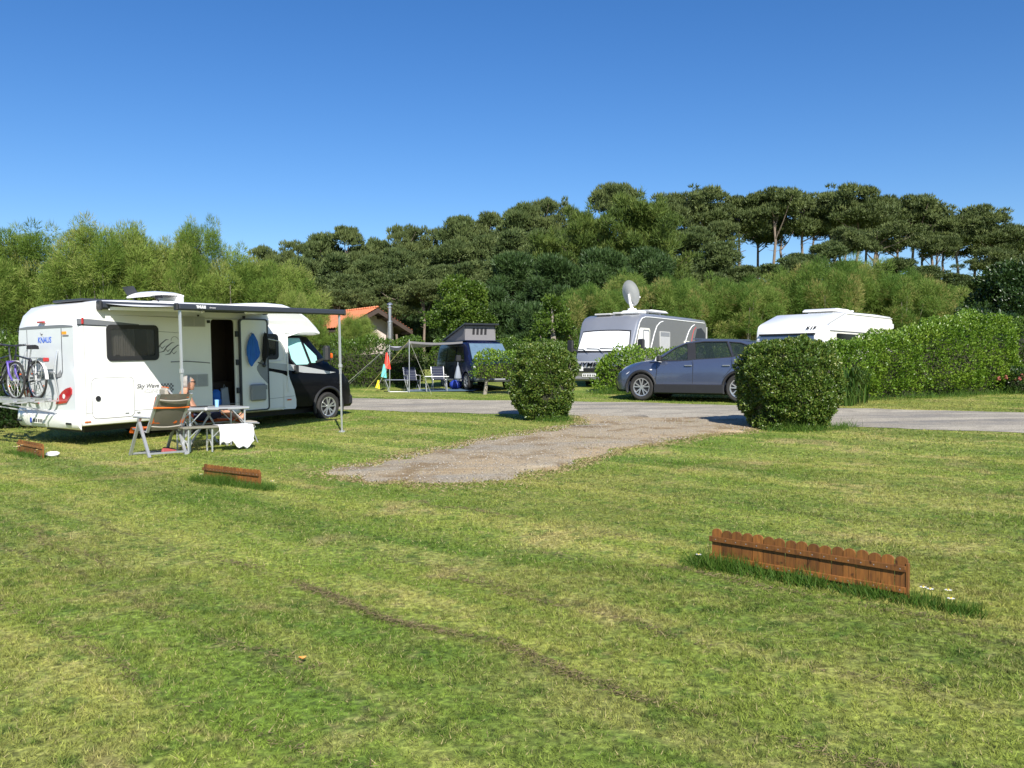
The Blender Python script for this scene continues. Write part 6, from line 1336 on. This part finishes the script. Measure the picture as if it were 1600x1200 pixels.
b = MB(); b.tube([(0, 0, .06), (0, -.02, -.18)], [.008, .02], 6); b.build('strap', 'bagplastic', BG); b = MB(); b.lathe([(.02, -.14), (.05, -.2), (.085, -.36), (.12, -.50), (.125, -.58), (.07, -.64), (.01, -.645)], n=9); b.build('sack', 'bagplastic', BG)
# ---------------------------------------------------------------- folding armchairs
def arm_chair(name, label, x, y, rz, recline=.33, foot=False, m='taupe'):
    """local x = the way the chair faces"""
    o = thing(name, label, 'chair', G(x, y), rz); bw = .27
    top = (-.28 - recline, 1.02); hinge = (-.20, .40)
    for s in (-1, 1):
        y_ = s * bw
        b = MB(); b.bar((hinge[0], y_, hinge[1]), (top[0], y_, top[1]), .028, .045, up=(0, 1, 0)); b.build('back_post', 'chairgrey', o)
        b = MB(); b.bar((.32, s * .31, 0), (-.04, s * .31, .62), .03, .045, up=(0, 1, 0)); b.build('leg', 'chairgrey', o)
        b = MB(); b.bar((-.36, s * .31, 0), (.02, s * .31, .60), .03, .045, up=(0, 1, 0)); b.build('leg', 'chairgrey', o)
        b = MB(); b.rbox(-.34, .18, s * .31 - .03, s * .31 + .03, .62, .65, .012); b.ball((-.01, s * .31, .61), .035, .03, .035, 8, 6); b.build('armrest', 'chairgrey', o)
    b = MB(); b.bar((.32, -.31, .02), (.32, .31, .02), .03, .03); b.bar((-.33, -.31, .06), (-.33, .31, .06), .03, .03); b.build('foot_bar', 'chairgrey', o)
    b = MB(); secs = []
    for i in range(13):
        t = i / 12; c = (hinge[0] + (top[0] - hinge[0]) * t, hinge[1] + .02 + (top[1] - hinge[1] - .02) * t); sag = .035 * math.sin(math.pi * t)
        secs.append([(c[0] - sag * (1 - (q / bw) ** 2) - .012, q, c[1]) for q in np.linspace(-bw + .01, bw - .01, 7)])
    b.loft(secs); b.loft([[(x_ + .012, y_, z_) for x_, y_, z_ in r_] for r_ in secs]); b.build('backrest', m, o)
    for t in (.16, .86):   # padded folds across the back
        b = MB(); c = (hinge[0] + (top[0] - hinge[0]) * t, hinge[1] + (top[1] - hinge[1]) * t); b.tube([(c[0] - .035 - .02 * math.cos(q / bw * 1.5), q, c[1] - .025 * math.cos(q / bw * 1.5)) for q in np.linspace(-bw + .02, bw - .02, 9)], .012, 6); b.build('back_fold', 'taupelite', o)
    b = MB(); secs = [[(hinge[0] + .5 * t, q, .40 + .04 * t - .03 * math.sin(math.pi * t)) for q in np.linspace(-bw, bw, 5)] for t in np.linspace(0, 1, 7)]; b.loft(secs); b.loft([[(a, q, z - .02) for a, q, z in r_] for r_ in secs]); b.build('seat', m, o)
    b = MB(); b.tube([(.30, -bw, .435), (.30, bw, .435)], .014, 6); [b.tube([(hinge[0], s * bw, .40), (.30, s * bw, .435)], .014, 6) for s in (-1, 1)]; b.build('seat_frame', 'chairgrey', o)
    if foot:
        b = MB(); [b.tube([(.30, s * .24, .43), (.92, s * .22, .38)], .013, 6) for s in (-1, 1)]; b.tube([(.92, -.22, .38), (.92, .22, .38)], .013, 6); [b.tube([(.75, s * .22, .39), (.9, s * .22, .02)], .012, 6) for s in (-1, 1)]; b.build('footrest', 'chairgrey', o)
        b = MB(); b.rbox(.36, .90, -.21, .21, .395, .415, .006); b.build('footrest_mesh', m, o)
    return o
CH1 = arm_chair('folding_armchair', 'empty grey folding armchair seen from behind, orange towel over it', -5.86, 14.16, math.atan2(.66, -.75))
CH2 = arm_chair('reclining_armchair', 'reclined folding armchair in which the person rests beside the motorhome', -5.57, 15.52, math.atan2(.56, .83), .40, True, 'taupelite')
def xfm(o): return Matrix.Translation(o.location) @ o.rotation_euler.to_matrix().to_4x4()
def towel(name, label, ch, pts, wd, m, group=None, edge=None):
    """a cloth strip laid along a path of (x, z) over a chair"""
    o = thing(name, label, 'towel', ch.location, ch.rotation_euler.z, group); b = MB(); secs = []
    for i, (x, z) in enumerate(pts): secs.append([(x + .006 * math.sin(q * 40 + i), q, z + .008 * math.sin(q * 31 + i * 2)) for q in np.linspace(-wd, wd, 9)])
    b.loft(secs); b.loft([[(x - .010, q, z - .008) for x, q, z in r_] for r_ in secs]); b.build('cloth', m, o, 60)
    if edge:
        b = MB(); b.loft([[(x + .012, q, z + .012) for q in (wd - .10, wd - .04)] for x, z in pts]); b.build('stripe', edge, o, 60)
    return o
t1 = towel('orange_towel', 'orange towel hung over the empty folding armchair', CH1, [(-.575, .97), (-.55, 1.0), (-.52, .97), (-.42, .76), (-.30, .55), (-.17, .45), (0, .435), (.2, .455), (.34, .46), (.40, .36)], .285, 'orange')
b = MB(); b.tube([(-.485, -.30, .80), (-.50, 0, .795), (-.485, .30, .80)], .014, 6); b.tube([(-.485, -.29, .80), (-.45, -.31, .78)], .014, 6); b.build('strap', 'orange', t1)
towel('orange_towel', 'orange towel under the resting person on the reclined armchair', CH2, [(-.64, .93), (-.63, .86), (-.52, .78), (-.42, .64), (-.30, .52), (-.18, .46), (.0, .44), (.2, .455), (.34, .46), (.55, .45), (.6, .36)], .29, 'orange', edge='towel')
HP = thing('head_cushion', 'pale taupe head cushion on the reclined armchair behind the person', 'cushion', CH2.location, CH2.rotation_euler.z)
b = MB(); b.rbox(-.725, -.63, -.26, .26, .87, 1.06, .045); b.build('pad', 'taupelite', HP); b = MB(); b.tube([(-.68, -.27, 1.06), (-.68, .27, 1.06)], .010, 6); b.tube([(-.69, -.27, .87), (-.69, .27, .87)], .012, 6); b.build('piping', 'orange', HP)

# ---------------------------------------------------------------- the resting person
PR = thing('person', 'person with grey hair and dark glasses resting bare chested on the reclined armchair', 'person', CH2.location, CH2.rotation_euler.z)
V = [(-.16, 0, .535), (-.24, 0, .66), (-.31, 0, .80), (-.36, 0, .93), (-.34, 0, 1.0), (-.31, 0, 1.07)]
Ed = [(0, 1), (1, 2), (2, 3), (3, 4), (4, 5)]; Rd = [(.13, .12), (.135, .12), (.145, .12), (.10, .085), (.052, .052), (.055, .055)]
for s in (-1, 1):
    i = len(V); V += [(-.34, s * .17, .90), (-.30, s * .22, .75), (-.19, s * .235, .64), (-.02, s * .22, .665), (.10, s * .17, .68), (.17, s * .155, .675)]; Ed += [(3, i), (i, i + 1), (i + 1, i + 2), (i + 2, i + 3), (i + 3, i + 4), (i + 4, i + 5)]; Rd += [.062, .05, .042, .038, .027, .032]
    i = len(V); V += [(-.08, s * .10, .53), (.12, s * .11, .58), (.28, s * .10, .625), (.45, s * .095, .55), (.62, s * .09, .475), (.66, s * .09, .49), (.70, s * .10, .57)]; Ed += [(0, i)] + [(i + k, i + k + 1) for k in range(6)]; Rd += [.09, .082, .062, .058, .040, .042, .03]
bd = obj('body', skinmesh(V, Ed, Rd, 2), PR); bd.data.materials.append(M['skin'])
# head with a face
hd = Vector((-.27, 0, 1.13)); b = MB(); secs = []
prof = [(-.125, .035, .045, .035), (-.105, .055, .065, .02), (-.07, .072, .085, .008), (-.03, .076, .098, .002), (.01, .076, .102, 0), (.05, .072, .098, -.004), (.085, .055, .076, -.010), (.105, .03, .042, -.012), (.112, .004, .006, -.012)]
for z, ry, rx, ox in prof: secs.append([hd + Vector((ox + rx * math.cos(t), ry * math.sin(t), z)) for t in np.linspace(0, 2 * math.pi, 21)[:-1]])
b.loft(secs, closed=True, cap=True); b.hull([hd + Vector(q) for q in ((.095, -.012, .02), (.095, .012, .02), (.128, 0, -.022), (.098, -.018, -.03), (.098, .018, -.03))])
b.tube([hd + Vector((.085, -.025, -.068)), hd + Vector((.094, 0, -.066)), hd + Vector((.085, .025, -.068))], .009, 6)
for s in (-1, 1): b.ball(hd + Vector((-.005, s * .078, -.01)), .024, .012, .036, 8, 6)
b.build('head', 'skin', PR)
b = MB(); b.ball(hd + Vector((-.026, 0, .030)), .096, .086, .104, 18, 12); b.ball(hd + Vector((-.06, 0, -.03)), .062, .074, .07, 14, 10)
b.v = [(x + .003 * math.sin(70 * z + 40 * y), y + .003 * math.sin(60 * z + 50 * x), z) for x, y, z in b.v]
b.build('hair', 'hair', PR)
b = MB(); [b.rbox(hd.x + .085, hd.x + .108, s * .034 - .026, s * .034 + .026, hd.z + .004, hd.z + .042, .008) for s in (-1, 1)]; [b.bar(hd + Vector((.092, s * .06, .030)), hd + Vector((-.01, s * .080, .02)), .006, .012) for s in (-1, 1)]; b.build('sunglasses', 'blackpl', PR)
for s in (-1, 1):
    c = Vector((.185, s * .15, .672)); b = MB(); b.rbox(c.x - .03, c.x + .055, c.y - .042, c.y + .042, c.z - .014, c.z + .014, .012)
    for k, (l, w_) in enumerate(((.062, -.032), (.072, -.011), (.068, .011), (.052, .032))): p = c + Vector((.05, w_, 0)); b.tube([p, p + Vector((l * .55, 0, .004)), p + Vector((l, 0, -.022))], [.010, .009, .007], 6)
    b.tube([c + Vector((-.01, -s * .04, 0)), c + Vector((.03, -s * .066, -.004)), c + Vector((.06, -s * .066, -.014))], [.012, .010, .008], 6); b.build('hand', 'skin', PR)
b = MB()
for s in (-1, 1): b.tube([(-.20, s * .06, .545), (-.06, s * .10, .54), (.14, s * .112, .575), (.24, s * .108, .588)], [.125, .118, .098, .088], 14)
b.build('shorts', 'shorts', PR)

# ---------------------------------------------------------------- folding table, bench, things on and under them
ty = math.atan2(.66, .75)
TB = thing('aluminium_table', 'folding aluminium table with crossed braces under the awning', 'table', G(-5.24, 14.92), ty)
b = MB(); b.rbox(-.56, .56, -.33, .33, .69, .735, .012); top = b.build('table_top', 'alu', TB)
b = MB(); b.rbox(.0, .16, -.345, -.325, .685, .705, .006); b.build('carry_handle', 'blackpl', top); b = MB(); b.rbox(-.24, -.20, -.338, -.328, .69, .735, .004); b.build('latch', 'plate', top)
for sx in (-1, 1):
    for sy in (-1, 1):
        b = MB(); b.bar((sx * .48, sy * .29, 0), (sx * .48, sy * .29, .69), .024, .024); b.build('leg', 'alu', TB)
    b = MB(); b.bar((sx * .48, -.29, .46), (sx * .25, -.29, .69), .014, .014); b.bar((sx * .48, .29, .46), (sx * .25, .29, .69), .014, .014); b.bar((sx * .48, -.29, .12), (sx * .48, .29, .12), .016, .016); b.bar((sx * .48, -.29, .40), (sx * .48, .29, .66), .012, .012); b.bar((sx * .48, .29, .40), (sx * .48, -.29, .66), .012, .012); b.build('brace', 'alu', TB)
BN = thing('folding_bench', 'low folding bench with grey seat slats in front of the aluminium table', 'bench', G(-5.02, 14.55), ty)
for i in range(2): b = MB(); b.rbox(-.62 + .63 * i, -.01 + .63 * i, -.15, .15, .40, .435, .01); b.build('seat_board', 'benchtop', BN)
for sx in (-.52, -.12, .48):
    for sy in (-.11, .11): b = MB(); b.bar((sx, sy, 0), (sx, sy, .40), .022, .022); b.build('leg', 'alu', BN)
    b = MB(); b.bar((sx, -.11, .2), (sx, .11, .2), .016, .016); b.tube([(sx, -.11, .05), (sx, -.06, .16), (sx, 0, .2), (sx, .06, .16), (sx, .11, .05)], .010, 6); b.bar((sx, -.11, .24), (sx + .17, -.11, .40), .012, .012); b.build('brace', 'alu', BN)
TW = thing('white_towel', 'white towel draped over the right half of the folding bench', 'towel', BN.location, ty)
b = MB(); secs = []
for i in range(17):
    u = -.02 + .60 * i / 16; f_ = .012 * math.sin(i * 1.1); hang = .05 + .06 * math.sin(i * .42) + .03 * math.sin(i * 1.3)
    secs.append([(u, .18, .25), (u, .165, .40), (u, .12, .445), (u, 0, .445 + f_ * .3), (u, -.13, .445), (u, -.17, .41), (u + .01, -.18 + f_, .30), (u, -.185 - f_, .2), (u + .008, -.18 + f_, .06 + hang)])
b.loft(secs); b.loft([[(x, y * .97, z - .007) for x, y, z in r_] for r_ in secs]); b.build('cloth', 'towel', TW, 60)
tm = xfm(TB)
b = MB(); b.lathe([(.028, 0), (.038, .11), (.040, .115), (.036, .115), (.027, .006), (.001, .006)], n=18); tag(b.build('paper_cup', 'cup', None, loc=tm @ Vector((.13, .06, .735))), 'pale blue cup standing on the aluminium table', 'cup')
b = MB(); b.rbox(-.12, .12, -.08, .08, 0, .012, .004); q = b.build('tablet', 'blackpl', None, loc=tm @ Vector((-.2, .02, .736))); q.rotation_euler = (0, 0, ty + .3); tag(q, 'flat black tablet lying on the aluminium table', 'tablet')
cm_ = xfm(CH1)
for i, (x, y, a, m, lb) in enumerate(((.16, -.30, .4, 'shoe', 'dark shoe under the empty folding armchair, farther from the camera'), (.05, -.22, .9, 'shoered', 'dark red shoe under the empty folding armchair, nearer the camera'))):
    p = cm_ @ Vector((x, y, 0)); o = thing('shoe', lb, 'shoe', G(p.x, p.y, .012), a); b = MB(); b.loft([[(xx, w_ * c, h_ * max(0, s_) + .004) for c, s_ in [(math.cos(t), math.sin(t)) for t in np.linspace(0, math.pi, 9)]] + [(xx, -w_, 0), (xx, w_, 0)] for xx, w_, h_ in ((-.13, .02, .05), (-.11, .036, .08), (-.02, .04, .07), (.06, .046, .05), (.12, .036, .035), (.135, .012, .015))], closed=True, cap=True); b.build('upper', m, o); b = MB(); b.rbox(-.135, .14, -.045, .045, -.012, .01, .01); b.build('sole', 'blackpl', o)
# clothes on the open door, bag and box in the doorway
def hang(name, label, pts, m, X, Z):
    o = thing(name, label, 'jacket' if 'jacket' in name else 'garment', mw(X, -1.255, Z), MH.rotation_euler.z); b = MB(); secs = []
    for k, (z, w_, d, sh) in enumerate(pts): secs.append([(sh + w_ * math.cos(t) * (1 + .10 * math.sin(2 * t + k)), -.02 + d * .8 * math.sin(t) * (1 + .55 * math.sin(7 * math.cos(t) + k * .4)), z + (.035 * math.cos(t * 2 + .6) + .03 * math.cos(t) if k > 3 else 0)) for t in np.linspace(0, 2 * math.pi, 29)[:-1]])
    b.loft(secs, closed=True, cap=True); b.build('cloth', m, o); b = MB(); b.tube([(0, .0, .06), (0, -.01, 0)], .006, 5); b.build('loop', m, o); return o
hang('blue_jacket', 'bright blue jacket hanging from a hook on the open motorhome door', [(.05, .02, .02, 0), (-.03, .07, .03, 0), (-.12, .115, .04, .0), (-.28, .155, .045, .0), (-.42, .175, .045, .015), (-.50, .16, .04, .02), (-.56, .11, .035, -.01), (-.61, .06, .02, -.02)], 'bluejacket', 3.72, 2.02)
hang('black_jacket', 'black garment hanging beside the bright blue jacket', [(.03, .03, .02, 0), (-.06, .06, .03, 0), (-.25, .075, .035, .01), (-.45, .08, .035, .0), (-.56, .05, .03, -.02), (-.60, .02, .02, -.02)], 'blackcloth', 4.05, 2.05)
bk = thing('blue_backpack', 'blue backpack standing just inside the open motorhome door', 'backpack', mw(2.98, -.88, .475), MH.rotation_euler.z)
b = MB(); b.rbox(-.14, .14, -.1, .1, 0, .42, .06); b.build('pack', 'bluejacket', bk); b = MB(); b.rbox(-.10, .10, -.14, -.09, .05, .24, .03); b.build('pocket', 'bluejacket', bk); b = MB(); b.tube([(-.04, 0, .42), (0, 0, .48), (.04, 0, .42)], .01, 6); b.build('handle', 'blackcloth', bk)
sg = thing('white_bag', 'white carrier bag beside the blue backpack inside the door', 'bag', mw(3.22, -.9, .475), MH.rotation_euler.z)
b = MB(); b.hull([(x, y, z) for x, y, z in ((-.1, -.08, 0), (.1, -.08, 0), (.1, .08, 0), (-.1, .08, 0), (-.09, -.03, .4), (.07, -.03, .46), (.09, .03, .42), (-.07, .03, .44))]); b.build('sack', 'bagplastic', sg); b = MB(); b.tube([(-.04, 0, .42), (0, 0, .52), (.04, 0, .44)], .006, 5); b.build('handle', 'bagplastic', sg)

# ---------------------------------------------------------------- little picket borders
def picket_fence(label, A, B, n, h, wave=.004, top=True):
    a = Vector((*A, 0)); d = Vector((*B, 0)) - a; L = d.length; g0 = G(*A); rz = math.atan2(d.y, d.x); slope = math.atan2(float(tz(*B)) - float(tz(*A)), L)
    o = thing('picket_fence', label, 'fence', g0, rz, 'low wooden picket borders on the lawn', slope); pw = L / n; w_ = pw * .47; r_ = w_
    prof = [(-w_, -.06), (w_, -.06), (w_, h - r_ * .75)] + [(w_ * math.cos(t), h - r_ * .75 + r_ * .75 * math.sin(t)) for t in np.linspace(.25, math.pi - .25, 9)] + [(-w_, h - r_ * .75)]
    b = MB(); b.plate(prof, [], lambda u, v, q: (u, q, v), -.007, .007); me = b.mesh('picket', 'wood', 30)
    for i in range(n):
        p = obj('picket', me, o, (pw * (i + .5), random.uniform(-.0015, .0015), random.uniform(-wave, wave))); p.rotation_euler = (random.uniform(-.01, .01), random.uniform(-.012, .012), 0)
    for z in (h * .72, h * .22):
        for yy in (-.0165,): b = MB(); b.rbox(-.012, L - .01, yy - .009, yy + .008, z - .019, z + .019, .002); b.build('rail', 'wood', o)
        b = MB()
        for i in range(n): b.ball((pw * (i + .5), -.0262, z), .004, .002, .004, 6, 4)
        b.build('nail', 'grey', o)
    b = MB(); b.rbox(L - .012, L + .008, -.012, .012, -.06, h * .86, .003); b.build('stake', 'wood', o); b = MB(); b.rbox(-.008, .008, .008, .026, -.06, h * .8, .003); b.build('stake', 'wood', o)
    return o
F1 = ((1.49, 6.36), (2.50, 5.39)); F2 = ((-3.99, 11.1), (-3.06, 10.4)); F3 = ((-8.49, 14.73), (-7.62, 13.92))
picket_fence('nearest and largest picket border, rounded tops, on the right of the lawn', *F1, 17, .268)
picket_fence('picket border standing in long grass left of the gravel drive', *F2, 17, .215)
picket_fence('farthest picket border with daisies at its foot behind the bicycles', *F3, 15, .235)
def off(F, d, e0=.1, e1=.1):
    a, b_ = np.array(F[0]), np.array(F[1]); u = (b_ - a) / np.linalg.norm(b_ - a); n_ = np.array([u[1], -u[0]]); return [tuple(a - u * e0 + n_ * d), tuple(b_ + u * e1 + n_ * d)]
n1 = off(F1, .09, .05, .25)
for F, n_, L_r, sp, e, lb in ((F1, 3600, (.05, .13), .045, (.12, .42), 'long dark green grass along the foot of the nearest picket border'), (F2, 2400, (.06, .16), .05, (.15, .35), 'long green grass along the foot of the picket border left of the drive'), (F3, 700, (.06, .15), .06, (.25, .05), 'weeds at the foot of the farthest picket border')):
    tuft_band('long_grass', lb, off(F, .075, *e), n_, L_r, sp, (.0022, .0048))
    tuft_band('long_grass', lb.replace('along the foot of', 'behind').replace('at the foot of', 'behind'), off(F, -.05, .02, .1), n_ // 4, (.04, .10), .03, (.0022, .004))
# dry seed stalks in front of the near fence
def daisies(spots, label, h=(.05, .14)):
    for i, (x, y) in enumerate(spots):
        hh = random.uniform(*h); g0 = G(x, y); o = thing('daisy', label, 'flower', g0, random.random() * 6, 'small white daisies')
        b = MB(); b.tube([(0, 0, 0), (.01, 0, hh * .6), (.008, .01, hh)], .0016, 4); b.build('stem', L_['grasslong'], o)
        b = MB()
        for k in range(9): a = k * 2 * math.pi / 9; b.add([(.008, .01, hh + .002), (.008 + .019 * math.cos(a - .25), .01 + .019 * math.sin(a - .25), hh + .003), (.008 + .023 * math.cos(a), .01 + .023 * math.sin(a), hh + .001), (.008 + .019 * math.cos(a + .25), .01 + .019 * math.sin(a + .25), hh + .003)], [(0, 1, 2, 3)])
        b.build('petals', 'daisy', o); b = MB(); b.ball((.008, .01, hh + .004), .007, .007, .005, 7, 5); b.build('eye', 'daisyeye', o)
def gp(px, py):
    lo, hi = .5, 80
    for _ in range(50):
        m = (lo + hi) / 2; q = at(px, py, m)
        if q.z > float(tz(q.x, q.y)): lo = m
        else: hi = m
    return (at(px, py, lo).x, lo)
daisies([gp(1132, 876), gp(1126, 881), gp(1094, 884), gp(1152, 889), gp(1449, 938), gp(1460, 942), gp(1485, 956), gp(1492, 962), gp(1420, 926)], 'small white daisy beside the nearest picket border')
daisies([gp(312, 757), gp(426, 769)], 'small white daisy beside the picket border left of the drive')
daisies([gp(px, py) for px, py in ((24, 708), (27, 711), (30, 709), (22, 712), (33, 712), (42, 704), (56, 714), (59, 713), (63, 711), (66, 713), (72, 711), (30, 714), (55, 716), (61, 715))], 'small white daisy beside the farthest picket border', (.08, .2))
x, y = gp(81, 714); b = MB(); b.lathe([(.07, 0), (.085, .015), (.10, .042), (.104, .046), (.096, .046), (.07, .015), (.001, .013)], n=24); q = b.build('white_dish', 'towel', None, loc=G(x, y, .012)); q.rotation_euler = (.25, .1, 0); tag(q, 'shallow white dish lying on the grass beside the farthest picket border', 'dish')
x, y = gp(470, 1040); b = MB(); b.loft([[(u, -w_, .004 + abs(u) * .3), (u, 0, .0 + abs(u) * .2), (u, w_, .006 + abs(u) * .3)] for u, w_ in ((-.02, .001), (-.01, .008), (0, .011), (.01, .008), (.021, .001))]); q = b.build('fallen_leaf', 'dryleaf', None, loc=G(x, y, .028)); q.rotation_euler = (.2, .1, .6); tag(q, 'single orange fallen leaf on the lawn in the left foreground', 'leaf')
